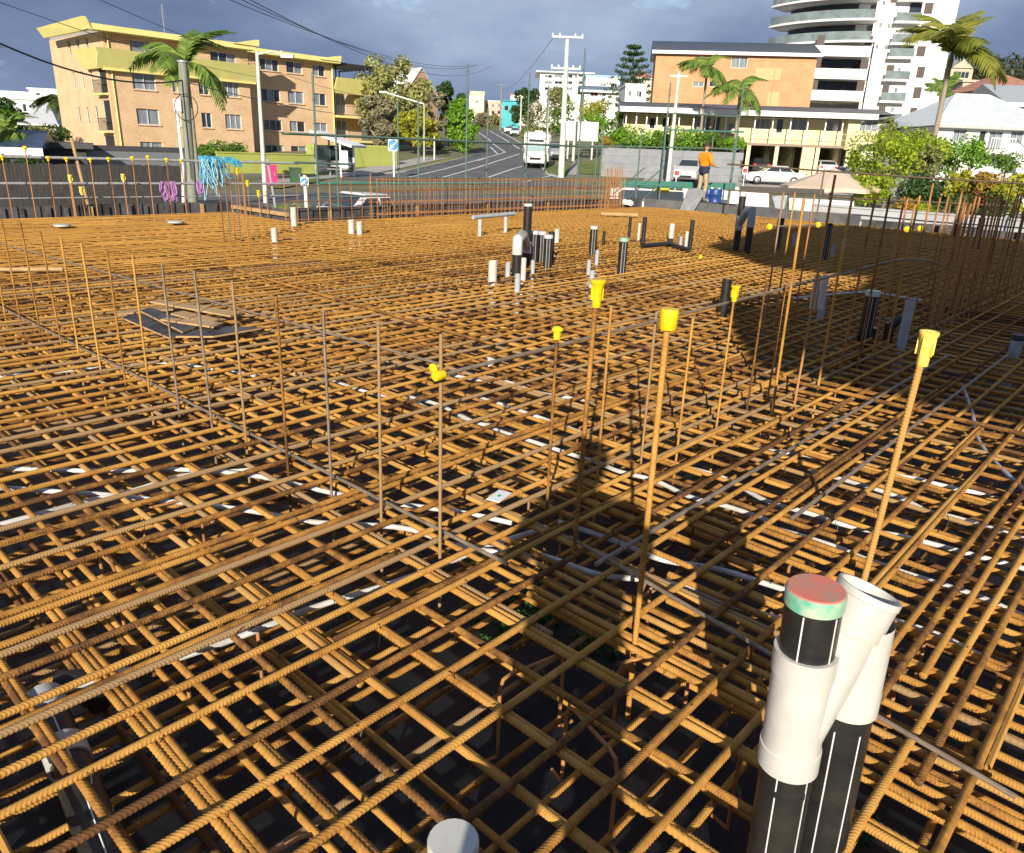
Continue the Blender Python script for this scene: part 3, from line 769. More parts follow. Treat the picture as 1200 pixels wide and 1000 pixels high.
# near wye: two black pipes joined by a white 45 degree branch
LP = W(905, 1000, 1.36); LP = np.array([LP[0], LP[1]])
def zat(px, py, Y): return W(px, py, Y)[2]
near = thing('pipe_branch', 'two near black pipes joined by a white angled branch, one with a red cap', 'pipe', (LP[0], LP[1], 0))
Lt = W(950, 690, 1.36); lean = (Lt[0] - LP[0]) / (Lt[2] - zat(905, 1000, 1.36))
rp = .0575
off = np.array([.134, .046])                    # right pipe from left pipe
ztop = Lt[2]
zc0, zc1 = zat(922, 893, 1.36), zat(935, 760, 1.36)
def Lx(z): return np.array([lean * z * .0, 0, z])
tp = MB().lathe([(rp, -.45), (rp, ztop - .01)], 32); tp.build('pipe', HDPE, near)
capb = MB().lathe([(rp * 1.01, ztop - .035), (rp * 1.055, ztop - .035), (rp * 1.055, ztop - .004), (rp * 1.02, ztop)], 32).build('cap_ring', GREENCAP, near)
MB().lathe([(rp * 1.02, ztop), (rp * .98, ztop + .003), (.0001, ztop + .003)], 32).build('cap_top', REDCAP, capb)
for a in (-2.25, -1.05, .5, 2.0):
    MB().box((rp * 1.0015 * math.cos(a), rp * 1.0015 * math.sin(a), (ztop - .5) / 2), (.0015, .003, ztop + .42), (math.cos(a), math.sin(a), 0)).build('stripe', STRIPE, near)
rc = rp * 1.10
cp_ = MB().lathe([(rp * 1.0, zc0), (rc * 1.05, zc0), (rc * 1.05, zc0 + .055), (rc, zc0 + .0565), (rc, zc1 - .0565), (rc * 1.05, zc1 - .055), (rc * 1.05, zc1), (rp * 1.0, zc1)], 36)
cp_.build('coupling', PVC, near)
ro = np.array([off[0], off[1], 0])
zr0 = zat(1000, 828, 1.36 + off[1]); zr1 = ztop - .10
MB().lathe([(rp, -.45), (rp, zr0 + .01)], 32, ro).build('pipe', HDPE, near)
for a in (-2.3, -1.35, .5):
    MB().box((ro[0] + rp * 1.0015 * math.cos(a), ro[1] + rp * 1.0015 * math.sin(a), (zr0 - .5) / 2), (.0015, .003, zr0 + .42), (math.cos(a), math.sin(a), 0)).build('stripe', STRIPE, near)
MB().lathe([(rp, zr0), (rc * 1.02, zr0), (rc * 1.02, zr0 + .055), (rc, zr0 + .062), (rc, zr1)], 32, ro).build('socket', PVC, near)
start = np.array([0, 0, zc0 + .085]); endp = np.array([off[0] * .92, off[1] * .92, ztop - .062])
ax = endp - start; axn = ax / np.linalg.norm(ax)
br = MB().tube([start, endp - axn * .05], rp * 1.06, 32, False)
br.build('branch', PVC, near)
lo = MB().lathe([(rp * 1.06, -.062), (rp * 1.14, -.06), (rp * 1.14, .018), (rp * 1.18, .020), (rp * 1.18, .034), (rp * 1.16, .036), (rp * 1.06, .036), (rp * 1.03, .0), (rp * 1.02, -.04), (.0001, -.041)], 36, endp, axn)
lo.build('branch_socket', PVC, near)
P = np.array([0, 0, .20]); 
MB().lathe([(rp * 1.004, .215), (rp * 1.02, .22), (rp * 1.02, .235), (rp * 1.004, .24)], 28).build('weld_ring', HDPE, near)
near.rotation_euler = (0, -.030, 0)
# white pipe end at the bottom edge of the picture
Pb = G(531, 985, .10)
stub_pipe(0, 0, .10, .056, 'white capped pvc pipe end at the bottom edge', GW, PVC, PVC, .004, name='pvc_stub', P=Pb)
# drain run lying under the mats in the near left corner
dl = thing('drain_pipe', 'black drain pipe lying deep below the bars in the near left corner', 'pipe', tuple(G(90, 930, -.25)))
O = np.array(dl.location); A1, A2, A3 = G(52, 822, -.2) - O, G(95, 925, -.2) - O, G(150, 1080, -.2) - O
MB().tube([A1, A2, A3], .055, 18).build('pipe', HDPE, dl)
MB().tube([A1 * .45 + A2 * .55, A1 * .25 + A2 * .75], .062, 18).build('coupling', PVC, dl)
MB().tube([A1 * 1.02 + [0, 0, .0], A1 * .8 + A2 * .2], .064, 18).build('coupling', PVCG, dl)
MB().tube([A1 + [-.02, .1, -.02], A1 + [.05, .12, -.02], A1 + [.16, .05, -.03]], .05, 14).build('elbow', HDPE, dl)
MB().tube([A1 + [.0, 0, .056], A2 + [.0, 0, .056], A3 + [0, 0, .056]], .0022, 4).build('stripe', STRIPE, dl)
# grey pipe bridge in the middle distance
def bridge(px1, py1, px2, py2, zt1, label, wm, zbend, zlow, m2=HDPE):
    A_ = G(px1, py1); B_ = G(px2, py2); root = thing('pipe_branch', label, 'pipe', (A_[0], A_[1], 0)); d = B_ - A_
    MB().lathe([(r1, -.42), (r1, zt1)], 18).build('pipe', m2, root)
    MB().lathe([(r1 * 1.03, zt1 - .02), (r1 * 1.06, zt1 - .02), (r1 * 1.06, zt1 + .015), (.0001, zt1 + .015)], 18).build('end_cap', PVC, root)
    MB().lathe([(r1, -.42), (r1, zlow)], 18, d).build('pipe', m2, root)
    MB().lathe([(r1 * 1.12, zlow - .12), (r1 * 1.12, zbend - .12)], 18).build('coupling', wm, root)
    MB().tube([(0, 0, zlow - .02), d * .5 + np.array([0, 0, (zlow + zbend) / 2 + .1]), d + np.array([0, 0, zbend]), d + np.array([0, 0, zbend - .08]), d + np.array([0, 0, zlow - .03])], r1 * 1.1, 18).build('branch', wm, root)
    return root
bridge(862, 293, 875, 296, .98, 'black pipe pair bridged by a grey angled fitting beside the formwork', PVCG, .74, .48)
bridge(616, 311, 605, 322, .86, 'black pipe pair bridged by a white angled fitting in the pipe cluster', PVC, .46, .30)
# U shaped black pipe lying on the mat with two uprights
u = thing('pressure_pipe', 'U shaped black pipe lying on the mat with two thin uprights', 'pipe', G(753, 288))
A_ = G(753, 288); O = np.array([A_[0], A_[1], 0])
for nm, pts in (('upright', [G(753, 288) - O, G(753, 288) - O + [0, 0, .52]]), ('upright', [G(808, 292) - O, G(808, 292) - O + [0, 0, .52]]), ('run', [G(753, 288, .05) - O, G(785, 286, .05) - O]), ('run', [G(785, 286, .05) - O, G(800, 291, .05) - O, G(808, 293, .05) - O])):
    MB().tube(pts, .04, 12).build(nm, HDPE, u)
MB().lathe([(.05, -.02), (.05, .10)], 14, G(753, 288, .0) - O).build('elbow', HDPE, u)
MB().lathe([(.055, -.02), (.055, .10)], 14, G(785, 286, .0) - O).build('elbow', HDPE, u)
# grey trestle with a rail, left of the pipe cluster
tr = thing('steel_trestle', 'low grey rail on two short legs left of the pipe cluster', 'trestle', G(562, 277))
O = G(562, 277)
for px, py in ((562, 277), (592, 273)):
    q = G(px, py) - O; MB().box((q[0], q[1], .16), (.06, .06, .32)).build('leg', PVCG, tr)
q = G(560, 277) - O; q2 = G(602, 272) - O
MB().tube([q + [-.1, 0, .35], q2 + [.0, 0, .37]], .04, 10).build('rail', PVCG, tr)

# ================================================================== WHITE CONDUITS UNDER THE UPPER MAT
def conduit(label, pix, r=.0122, z=-.062, m=CONDUIT):
    P = [G(x, y, z) for x, y in pix]
    pts = []
    for i in range(len(P) - 1):                       # Catmull-Rom
        p0, p1, p2, p3 = P[max(i - 1, 0)], P[i], P[i + 1], P[min(i + 2, len(P) - 1)]
        for k in range(6):
            t = k / 6.0
            pts.append(.5 * ((2 * p1) + (-p0 + p2) * t + (2 * p0 - 5 * p1 + 4 * p2 - p3) * t * t + (-p0 + 3 * p1 - 3 * p2 + p3) * t ** 3))
    pts.append(P[-1])
    pts = [p + np.array([0, 0, .006 * math.sin(i * .35)]) for i, p in enumerate(pts)]
    o = MB().tube(pts, r, 9).build('conduit', m); tag(o, label, 'conduit', 'white conduits under the upper mat'); return o
conduit('white conduit on the left, furthest of the three bent ones', ((-20, 549), (60, 552), (130, 551), (197, 550), (300, 559), (386, 576), (461, 590), (547, 603), (600, 612)))
conduit('white conduit on the left, middle of the three bent ones', ((-20, 571), (60, 577), (125, 579), (203, 588), (300, 601), (352, 609), (417, 615), (482, 622), (540, 640), (611, 649), (647, 656), (701, 672), (762, 680), (816, 694), (848, 705), (930, 730)))
conduit('white conduit on the left crossing the other two', ((-20, 621), (39, 606), (99, 587), (156, 575), (226, 557), (290, 550), (340, 541)))
conduit('white conduit running diagonally across the foreground below the bars', ((60, 815), (137, 791), (198, 773), (300, 739), (372, 712), (444, 687), (516, 663), (577, 640), (640, 617)), .0115, -.085)
conduit('white conduit in the middle shadow, nearest the red cap', ((655, 612), (733, 640), (773, 654), (830, 665), (874, 678), (920, 690)))
conduit('white conduit passing behind the drum cap bar', ((560, 440), (600, 450), (634, 460), (696, 471), (777, 494), (816, 505), (900, 528), (952, 536), (1004, 549), (1061, 559), (1121, 574), (1200, 585), (1260, 592)))
conduit('short white conduit left of the tall funnel cap', ((466, 463), (513, 475), (547, 490), (600, 510), (655, 529), (699, 541), (730, 554), (769, 565), (808, 581), (850, 593), (900, 612)))
conduit('white conduit between the mushroom cap and the shadow', ((560, 466), (600, 479), (670, 502), (740, 529), (790, 545), (850, 560), (900, 588), (952, 604), (986, 613), (1030, 624), (1082, 636), (1200, 665), (1250, 676)))
conduit('white conduit on the right, starting near the thick capped bar', ((950, 552), (1043, 580), (1087, 598), (1116, 606), (1200, 633), (1250, 650)))
conduit('white conduit passing just above the open pipe branch', ((900, 618), (972, 640), (1019, 656), (1102, 685), (1152, 703), (1200, 721), (1250, 738)), .0125)
conduit('white conduit right of the pipe branch, nearest the right border', ((960, 700), (1044, 728), (1102, 744), (1160, 775), (1200, 800), (1250, 830)), .0125)
conduit('white conduit crossing behind the lying yellow caps', ((334, 435), (362, 442), (396, 448), (440, 462), (480, 470), (520, 486), (580, 500)))
conduit('white conduit right of the small white card', ((440, 420), (490, 432), (545, 442), (600, 452), (660, 470)))
conduit('white conduit in front of the plywood offcuts', ((-10, 443), (87, 435), (147, 428), (187, 425), (240, 432), (300, 440)))
conduit('grey conduit bending down the right border', ((1128, 452), (1139, 484), (1147, 515), (1173, 549), (1200, 575), (1230, 600)), .012, -.03, PVCG)
conduit('white conduit in the shade behind the pale capped pipe', ((930, 350), (1010, 343), (1040, 345), (1080, 352)), .014, .03)
conduit('white conduit along the front of the shade on the right', ((1000, 372), (1080, 377), (1120, 395)), .012, -.05)
# scraps on the mat
def scrap(name, label, px, poly, m, cat, dz=.035, tilt=0.0, th=.004):
    P = G(*px, dz); b = MB(); b.plate(poly, 0, th); o = b.build(name, m); o.location = tuple(P); o.rotation_euler = (tilt, tilt * .6, RND.uniform(0, 6)); tag(o, label, cat); return o
scrap('card', 'small white card with a green mark lying on the bars', (585, 582), [(-.06, -.035), (.06, -.035), (.06, .035), (-.06, .035)], WHITEP, 'card', .022)
o = MB().plate([(-.012, -.008), (.012, -.008), (.012, .008), (-.012, .008)], .0045, .005).build('mark', mat('green_print', (.05, .45, .2), .5), bpy.data.objects['card'])
scrap('paper_scrap', 'white folded paper scrap standing on the grey bar in the middle', (576, 424), [(-.05, -.03), (.05, -.04), (.0, .07)], WHITEP, 'paper', .05, .9)
scrap('plastic_lid', 'white flat lid on the far left of the mat', (73, 265), [(math.cos(a) * .14, math.sin(a) * .14) for a in np.linspace(0, 5.9, 12)], PVC, 'lid', .04, 0, .03)
scrap('plastic_lid', 'pale lid on the mat in front of the purple hoses', (206, 261), [(math.cos(a) * .15, math.sin(a) * .15) for a in np.linspace(0, 5.9, 12)], PVC, 'lid', .04, 0, .03)
# plywood offcuts
ply = [(((143, 374), (166, 366), (228, 390), (201, 399)), .03, 'black faced plywood offcut, leftmost of the pile', PLYF), (((165, 366), (176, 362), (232, 384), (214, 391)), .075, 'black faced plywood offcut leaning on the leftmost one', PLYF),
       (((206, 396), (245, 384), (308, 386), (250, 396)), .05, 'black faced plywood offcut at the right end of the pile', PLYF), (((176, 355), (186, 353), (285, 368), (270, 372)), .11, 'long thin timber strip at the back of the offcut pile', TIMBER),
       (((200, 369), (215, 366), (258, 376), (244, 381)), .08, 'short timber block in the middle of the offcut pile', TIMBER), (((135, 370), (140, 366), (200, 360), (203, 364)), .05, 'timber strip at the back left of the offcut pile', TIMBER), (((188, 376), (196, 374), (262, 380), (250, 385)), .095, 'raw timber board lying across the offcut pile', TIMBER)]
for quad, z, lb, m in ply:
    P = [G(x, y, z) for x, y in quad]; c = sum(P) / 4
    root = thing('plywood_offcut' if m is PLYF else 'timber_offcut', lb, 'plywood' if m is PLYF else 'timber', (c[0], c[1], z), 0, 'offcut pile')
    pl = [(p[0] - c[0], p[1] - c[1]) for p in P]
    area = sum(pl[i][0] * pl[(i + 1) % 4][1] - pl[(i + 1) % 4][0] * pl[i][1] for i in range(4))
    if area < 0: pl = pl[::-1]
    MB().plate(pl, .0, .014).build('core', TIMBER, root)
    if m is PLYF: MB().plate([(x * .985, y * .985) for x, y in pl], .0145, .017).build('face', PLYF, root)
lyingbar('timber_batten', 'long pale timber batten on the mat behind the cage end', G(704, 251, .06), G(747, 252.5, .06), .05, TIMBER, 'timber')
lyingbar('timber_batten', 'pale timber batten lying far left on the mat', G(-5, 316, .05), G(74, 316, .05), .025, TIMBER, 'timber')

# ================================================================== STEEL CAGE, SCAFFOLDS, RAILS
def cage():
    root = thing('rebar_cage', 'upright cage of thin rusty bars along the far edge of the mat', 'rebar cage', UV(11.1, 14.35), UROT)
    L = 9.7
    for y in (0.0, .28):
        for z in (.10, .36, .62, .86):
            MB().tube([(-.05, y, z), (L * .5, y, z + .012), (L, y, z + .01)], .011, 6).build('long_bar', RUSTR, root)
    x = 0.0
    st = MB().tube([(0, 0, -.3), (0, 0, .90), (0, .28, .90), (0, .28, -.3)], .0065, 5, False).mesh('stirrup', RUSTR)
    while x < L:
        o = newobj('stirrup', st, root); o.location = (x, 0, RND.uniform(-.02, .02)); o.rotation_euler = (0, RND.gauss(0, .01), 0)
        x += .17 + RND.uniform(-.03, .03)
    x = 9.0
    while x < 9.9:
        for y in (0, .15, .3):
            MB().tube([(x, y, 0), (x + RND.gauss(0, .02), y, 1.22 + RND.uniform(-.1, .1))], .010, 5).build('starter', RUSTR, root)
        x += .15
    root2 = thing('rebar_cage', 'low rusty cage at the left of the tall one, by the formwork corner', 'rebar cage', UV(9.3, 14.5), UROT)
    for z in (.05, .42, .74):
        MB().tube([(-.6, 0, z), (1.9, 0, z)], .010, 6).build('long_bar', RUSTR, root2)
    for k in range(9):
        MB().tube([(-.5 + .28 * k, 0, -.3), (-.5 + .28 * k + RND.gauss(0, .02), 0, .9 + RND.uniform(-.2, .15))], .009, 5).build('upright', RUSTR, root2)
cage()

def rosette(b, p, r=.05):
    b.lathe([(.024, -.02), (r, -.012), (r, .012), (.024, .02)], 10, p)
def scaffold(label, stds, ledgers, braces, m, boards=(), m2=None, name='scaffold'):
    o0 = np.array(stds[0][0], float); root = thing(name, label, 'scaffold', (o0[0], o0[1], o0[2]))
    for (p, ztop, *rest) in stds:
        r = rest[0] if rest else .0242
        b = MB(); q = np.array(p) - o0
        b.tube([q, q + np.array([rest[1] if len(rest) > 1 else 0, 0, ztop - p[2]])], r, 10)
        z = .45
        while z < ztop - p[2] - .1:
            rosette(b, q + np.array([(rest[1] if len(rest) > 1 else 0) * z / (ztop - p[2]), 0, z]), .042); z += .5
        b.build('standard', m, root)
    for (a, c, *rest) in ledgers:
        MB().tube([np.array(a) - o0, np.array(c) - o0], rest[0] if rest else .0242, 9).build('ledger', (rest[1] if len(rest) > 1 else None) or m2 or m, root)
    for (a, c) in braces:
        MB().tube([np.array(a) - o0, np.array(c) - o0], .022, 8).build('brace', m, root)
    for (a, c, w_, th, bm) in boards:
        a = np.array(a) - o0; c = np.array(c) - o0; d = c - a; L = np.linalg.norm(d)
        MB().box((a + c) / 2, (L, w_, th), d / L, np.array([-d[1], d[0], 0]) / L).build('plank', bm, root)
    return root
def sv(px, py, v): return PV(px, py, v)
vF, vR = 15.6, 16.7
S1 = []
for px, py, v in ((366, 85, vF), (393, 150, vF), (466, 117, vR), (490, 117, vF), (548, 75, vF), (572, 128, vR), (621, 85, vR), (686, 57, vF), (643, 100, vR), (707, 150, vF)):
    P = sv(px, py, v); S1.append(((P[0], P[1], -.45), P[2], .0242 if v == vF else .022))
a0, a1 = uvof(sv(338, 157, vF))[0], uvof(sv(712, 172, vF))[0]
lg = [(UV(a0, vF, 1.77), UV(a1, vF, 1.82)), (UV(a0 + .5, vR, 1.77), UV(a1, vR, 1.82)), (UV(a0 + .1, vF, 1.17), UV(a0 + 1.7, vF, 1.15)), (UV(10.4, vF, .72), UV(a1 - 4.5, vF, .72), .03, SGREEN2), (UV(13.0, vR, .8), UV(a1, vR, .8)), (UV(10.4, vF, .42), UV(a1, vF, .42))]
br_ = [(sv(612, 195, vF), sv(640, 236, vF)), (sv(604, 218, vR), sv(627, 232, vR))]
scaffold('tall green scaffold uprights standing behind the steel cage', S1, lg, br_, SGREEN,
         [(UV(9.8, 15.25, .2), UV(22.5, 15.25, .2), .2, .035, mat('grey_planks', (.38, .36, .33), .7)), (UV(9.8, 15.5, .12), UV(22.5, 15.5, .12), .2, .035, mat('grey_planks', (.38, .36, .33), .7))])
# scaffold round the worker on the right of the far corner
uF, uR = 23.3, 24.6
S2 = []
for px, py, u in ((752, 152, uF), (779, 150, uR), (786, 97, uF), (836, 160, uR), (862, 165, uF), (872, 97, uR), (700, 170, uF)):
    P = PU(px, py, u); S2.append(((P[0], P[1], -.45), P[2]))
lg2 = [(PU(690, 171, uF), PU(872, 175, uF)), (PU(779, 152, uR), PU(872, 155, uR), .0242, SGREEN2), (PU(745, 235, uF), PU(800, 237, uF)), (PU(790, 133, uR), PU(868, 137, uR)), (PU(735, 216, uF), PU(800, 219, uF), .03, SGREEN2)]
br2 = [(PU(718, 228, uF), PU(755, 197, uF)), (PU(735, 233, uF), PU(778, 196, uF)), (PU(752, 235, uF), PU(776, 213, uF))]
scaffold('green scaffold with slanted braces round the standing worker', S2, lg2, br2, SGREEN,
         [(PU(728, 215, uR), PU(860, 219, uR), .24, .22, SGREEN2), (PU(832, 174, uR), PU(862, 175, uR), .25, .05, mat('yellow_plank', (.75, .52, .12), .6))])
# long rails on the right edge
def rail(label, a, c, r, m, posts=(), name='guard_rail'):
    o0 = np.array(a, float); root = thing(name, label, 'rail', tuple(o0)); c = np.array(c) - o0
    MB().tube([(0, 0, 0), c * .5 + np.array([0, 0, -.03]), c], r, 9).build('tube', m, root)
    for t, z in posts:
        q = c * t; MB().tube([q + [0, 0, .03], q + [0, 0, z - o0[2]]], r * .9, 8).build('post', m, root)
    return root
rail('dark top rail along the right edge, passing below the umbrella', UV(22.2, 11.6, 1.46), UV(22.2, 1.0, 1.27), .026, TUBEB, [(.28, -.3), (.77, -.3)])
rail('thin brown rail below the dark top rail on the right', UV(21.9, 11.4, .73), UV(21.9, 3.8, .79), .022, TUBEB, [(.02, -.3), (.95, -.3)])
rail('lowest thin grey rail on the right edge', UV(21.2, 7.9, .36), UV(21.2, 2.5, .36), .018, GALV, [(.1, -.3)])
# left guard rail with starter bars in front of the timber fence
root = thing('guard_rail', 'grey three rail tube fence along the left edge with blue hoses on it', 'rail', UV(2.5, 17.55), UROT)
for z, r, m in ((1.13, .028, GALV), (.64, .026, GALV), (.36, .014, GALV)):
    MB().tube([(-.5, 0, z), (3.6, 0, z - .01), (8.6, 0, z - .03)], r, 9).build('tube', m, root)
for x in (3.55, 7.9):
    MB().tube([(x - .12, .05, 1.5 if x < 5 else 1.2), (x + .06, .05, -.4)], .032, 8).build('post', TIMBER if x < 5 else GALV, root)
GF = 'capped bars standing along the left edge formwork'
edgebars = [(2, 183, 1.14), (28, 172, 1.3), (54, 184, 1.12), (77, 185, 1.12), (105, 186, 1.12), (127, 185, 1.14), (154, 184, 1.14), (172, 183, 1.15), (194, 186, 1.12), (212, 187, 1.1)]
for i, (px, py, z) in enumerate(edgebars):
    P = PV(px, py, 17.25)
    t = starter(np.array([P[0], P[1], 0]), P[2] - .02, .0105, 'pinkish upright bar at the timber fence, %s from the left' % ORD[i], GF, RUSTR, False, (RND.gauss(0, .01), 0))
    cap(t, 'ball', 'yellow cap at the timber fence, %s from the left on the tall bars' % ORD[i], YEL, s=1.35)
for i, (px, py) in enumerate(((82, 206), (95, 220), (144, 205))):
    P = PV(px, py, 17.2)
    t = starter(np.array([P[0], P[1], 0]), P[2] - .02, .012, 'short thick bar before the timber fence, %s from the left' % ORD[i], GF, RUSTR, False); cap(t, 'funnel', 'pale yellow funnel cap on a short bar, %s from the left at the fence' % ORD[i], YELP, s=1.45)
# cluster of five bare bars and capped ones right of the blue hoses
for i, (px, py, pb) in enumerate(((258, 184, 284), (265, 190, 283), (271, 192, 284), (277, 195, 283), (286, 202, 283))):
    P = G(px + 5, pb); t0 = W(px, py, P[1])
    starter(P, t0[2], .0095, 'pale bare bar, %s of the five beside the blue hoses' % ORD[i], 'five bare bars beside the blue hoses', STEELGREY if i % 2 else RUSTR, False)
for i, (px, py) in enumerate(((278, 199), (283, 201), (290, 213), (303, 225), (312, 223))):
    P = PU(px, py, 9.0); t = starter(np.array([P[0], P[1], 0]), P[2], .010, 'thin bar right of the blue hoses, %s from the left' % ORD[i], 'thin bars right of the blue hoses', RUSTR, False)
    if i in (0, 2, 3): cap(t, 'funnel', 'yellow funnel cap right of the blue hoses, %s from the left' % ORD[{0: 0, 2: 1, 3: 2}[i]], YEL, s=1.3)

# hoses hung over the rail
def hank(name, label, P, n, w_, h_, r, m, cat='hose', spread=.12, seed=1, wild=0.0):
    rr = random.Random(seed); root = thing(name, label, cat, tuple(P), UROT)
    for k in range(n):
        x0 = rr.uniform(-w_, w_); x1 = x0 + rr.uniform(-spread, spread); hh = h_ * rr.uniform(.55, 1.0); y = rr.uniform(-.05, .0)
        pts = []
        for i in range(15):
            a = 2 * math.pi * i / 14
            pts.append((x0 + (x1 - x0) * (.5 - .5 * math.cos(a)) + .05 * math.sin(a) + wild * rr.uniform(-1, 1), -.05 - y + .055 * math.cos(a * 1.0), -hh * (.5 - .5 * math.cos(a)) + .05))
        MB().tube(pts, r, 6).build('loop', m, root)
    return root
BLUE = mat('blue_hose', (.03, .27, .46), .45, (.08, .42, .60), 12)
LBLUE = mat('pale_blue_hose', (.35, .62, .72), .45)
PURP = mat('purple_hose', (.30, .12, .32), .5, (.42, .22, .44), 12)
P = PV(246, 187, 17.52); hank('hose_bundle', 'tangled bright blue hose hung over the left guard rail', P + np.array([0, 0, .02]), 26, .25, .62, .013, BLUE, seed=3, spread=.22, wild=.02)
P = PV(262, 187, 17.48); hank('hose_bundle', 'tail of blue hose lying along the top rail', P, 9, .25, .22, .012, BLUE, seed=5, spread=.3, wild=.03)
P = PV(244, 189, 17.44); hank('hose_bundle', 'pale blue cord looped among the bright blue hose', P, 7, .2, .95, .008, LBLUE, seed=8, spread=.25, wild=.02)
P = PV(193, 216, 17.52); hank('hose_bundle', 'left purple hose bundle on the middle rail', P, 12, .06, .46, .014, PURP, seed=4, spread=.05)
P = PV(203, 216, 17.52); hank('hose_bundle', 'darker purple hose bundle beside the left one', P, 8, .05, .46, .013, PURP, seed=9, spread=.05)
P = PV(234, 215, 17.52); hank('hose_bundle', 'small purple hose bundle behind the blue hoses', P, 8, .04, .3, .014, PURP, seed=14, spread=.04)

# ================================================================== PEOPLE
SKIN = mat('skin', (.42, .22, .14), .55); HAIR = mat('dark_hair', (.03, .022, .018), .7)
def figure(name, label, P, rz, pose, mats, scale=1.0):
    """one skinned body in light trousers, with shirt, head and hands as clothing/hair children"""
    root = thing(name, label, 'person', tuple(P), rz)
    def chain(nm, joints, edges, m, rootv=0, sub=2):
        me = bpy.data.meshes.new(nm); me.from_pydata([j[0] for j in joints], edges, []); me.materials.append(m)
        o = newobj(nm, me, root); o.modifiers.new('Skin', 'SKIN')
        if not me.skin_vertices:
            me.attributes  # layer is made with the modifier below
        sm = o.modifiers.new('Subdivision', 'SUBSURF'); sm.levels = sub; sm.render_levels = sub
        bmd = me
        import bmesh
        bm = bmesh.new(); bm.from_mesh(me); lay = bm.verts.layers.skin.verify()
        for v, j in zip(bm.verts, joints):
            rr = j[1] if isinstance(j[1], tuple) else (j[1], j[1])
            v[lay].radius = rr; v[lay].use_root = (v.index == rootv)
        bm.to_mesh(me); bm.free()
        for p_ in me.polygons: p_.use_smooth = True
        return o
    j = pose
    body = [((0, 0, .98), (.145, .105)), (j['kneeL'], .068), (j['ankL'], .048), (j['toeL'], .04), (j['kneeR'], .068), (j['ankR'], .048), (j['toeR'], .04),
            ((0, 0, 1.20), (.10, .075)), ((0, 0, 1.40), (.11, .07)), ((0, 0.0, 1.50), .05), ((.0, .01, 1.58), .052),
            ((.10, 0, .93), .085), ((-.10, 0, .93), .085),
            ((.17, 0, 1.41), .04), (j['elbL'], .035), (j['wriL'], .028), ((-.17, 0, 1.41), .04), (j['elbR'], .035), (j['wriR'], .028)]
    edges = [(0, 11), (11, 1), (1, 2), (2, 3), (0, 12), (12, 4), (4, 5), (5, 6), (0, 7), (7, 8), (8, 9), (9, 10), (8, 13), (13, 14), (14, 15), (8, 16), (16, 17), (17, 18)]
    chain('body', body, edges, mats['trousers'])
    def off(a, k): return tuple(a)
    shirt = [((0, 0, 1.0), (.180, .140)), ((0, 0, 1.20), (.180, .140)), ((0, 0, 1.42), (.200, .135)), ((0, 0, 1.54), .085), ((.20, 0, 1.43), .085), (j['elbL'], .057), (tuple(np.array(j['elbL']) * .25 + np.array(j['wriL']) * .75), .046), ((-.20, 0, 1.43), .085), (j['elbR'], .057), (tuple(np.array(j['elbR']) * .25 + np.array(j['wriR']) * .75), .046)]
    chain('shirt', shirt, [(0, 1), (1, 2), (2, 3), (2, 4), (4, 5), (5, 6), (2, 7), (7, 8), (8, 9)], mats['shirt'])
    chain('shirt_hem', [((0, 0, .80), (.185, .145)), ((0, 0, .95), (.198, .155)), ((0, 0, 1.16), (.200, .158))], [(0, 1), (1, 2)], mats['hem'])
    hd = MB().lathe([(.0001, -.12), (.045, -.115), (.066, -.08), (.078, -.02), (.082, .03), (.076, .075), (.05, .11), (.0001, .122)], 18)
    head = hd.build('head', SKIN, root); head.location = (0, .02, 1.68); head.scale = (.92, 1.12, 1.0)
    MB().lathe([(.0001, -.02), (.012, -.02), (.014, .0), (.006, .03), (.0001, .034)], 10, (0, .09, -.01), (0, .35, 1)).build('nose', SKIN, head)
    for sx in (-1, 1):
        MB().lathe([(.0001, -.006), (.022, -.004), (.022, .004), (.0001, .006)], 10, (sx * .083, 0, 0), (1, 0, 0)).build('ear', SKIN, head)
        MB().lathe([(.0001, -.008), (.010, 0), (.0001, .008)], 8, (sx * .03, .073, .02), (0, 1, 0)).build('eye', HAIR, head)
    MB().box((0, .074, -.055), (.05, .006, .01)).build('mouth', mat('lips', (.35, .13, .1), .6), head)
    hr = MB().lathe([(.084, .0), (.088, .04), (.082, .085), (.055, .118), (.0001, .13)], 18); hr.build('cap' if 'capm' in mats else 'hair', mats.get('capm', HAIR), head)
    if 'capm' in mats:
        MB().prism([(-.06, .03), (.06, .03), (.06, .042), (-.06, .042)], .06, .16).build('cap_brim', mats['capm'], head)
    for s_, w_, e_ in ((1, j['wriL'], j['elbL']), (-1, j['wriR'], j['elbR'])):
        d = np.array(w_) - np.array(e_); d /= np.linalg.norm(d); w_ = np.array(w_)
        side = np.cross(d, [0, 1.0, .2]); side /= np.linalg.norm(side); nrm = np.cross(side, d)
        vs = [(tuple(w_), .03), (tuple(w_ + d * .05), (.036, .022)), (tuple(w_ + d * .09), (.036, .02))]; es = [(0, 1), (1, 2)]
        for k in range(4):
            f0 = w_ + d * .095 + side * (.03 - .02 * k); vs += [(tuple(f0), .009), (tuple(f0 + d * .04 + nrm * .012), .008), (tuple(f0 + d * .07 + nrm * .035), .007)]
            n_ = len(vs); es += [(2, n_ - 3), (n_ - 3, n_ - 2), (n_ - 2, n_ - 1)]
        vs += [(tuple(w_ + d * .06 + side * .045 + nrm * .02), .010), (tuple(w_ + d * .09 + side * .055 + nrm * .035), .008)]; n_ = len(vs); es += [(1, n_ - 2), (n_ - 2, n_ - 1)]
        chain('hand', vs, es, SKIN, 0, 1)
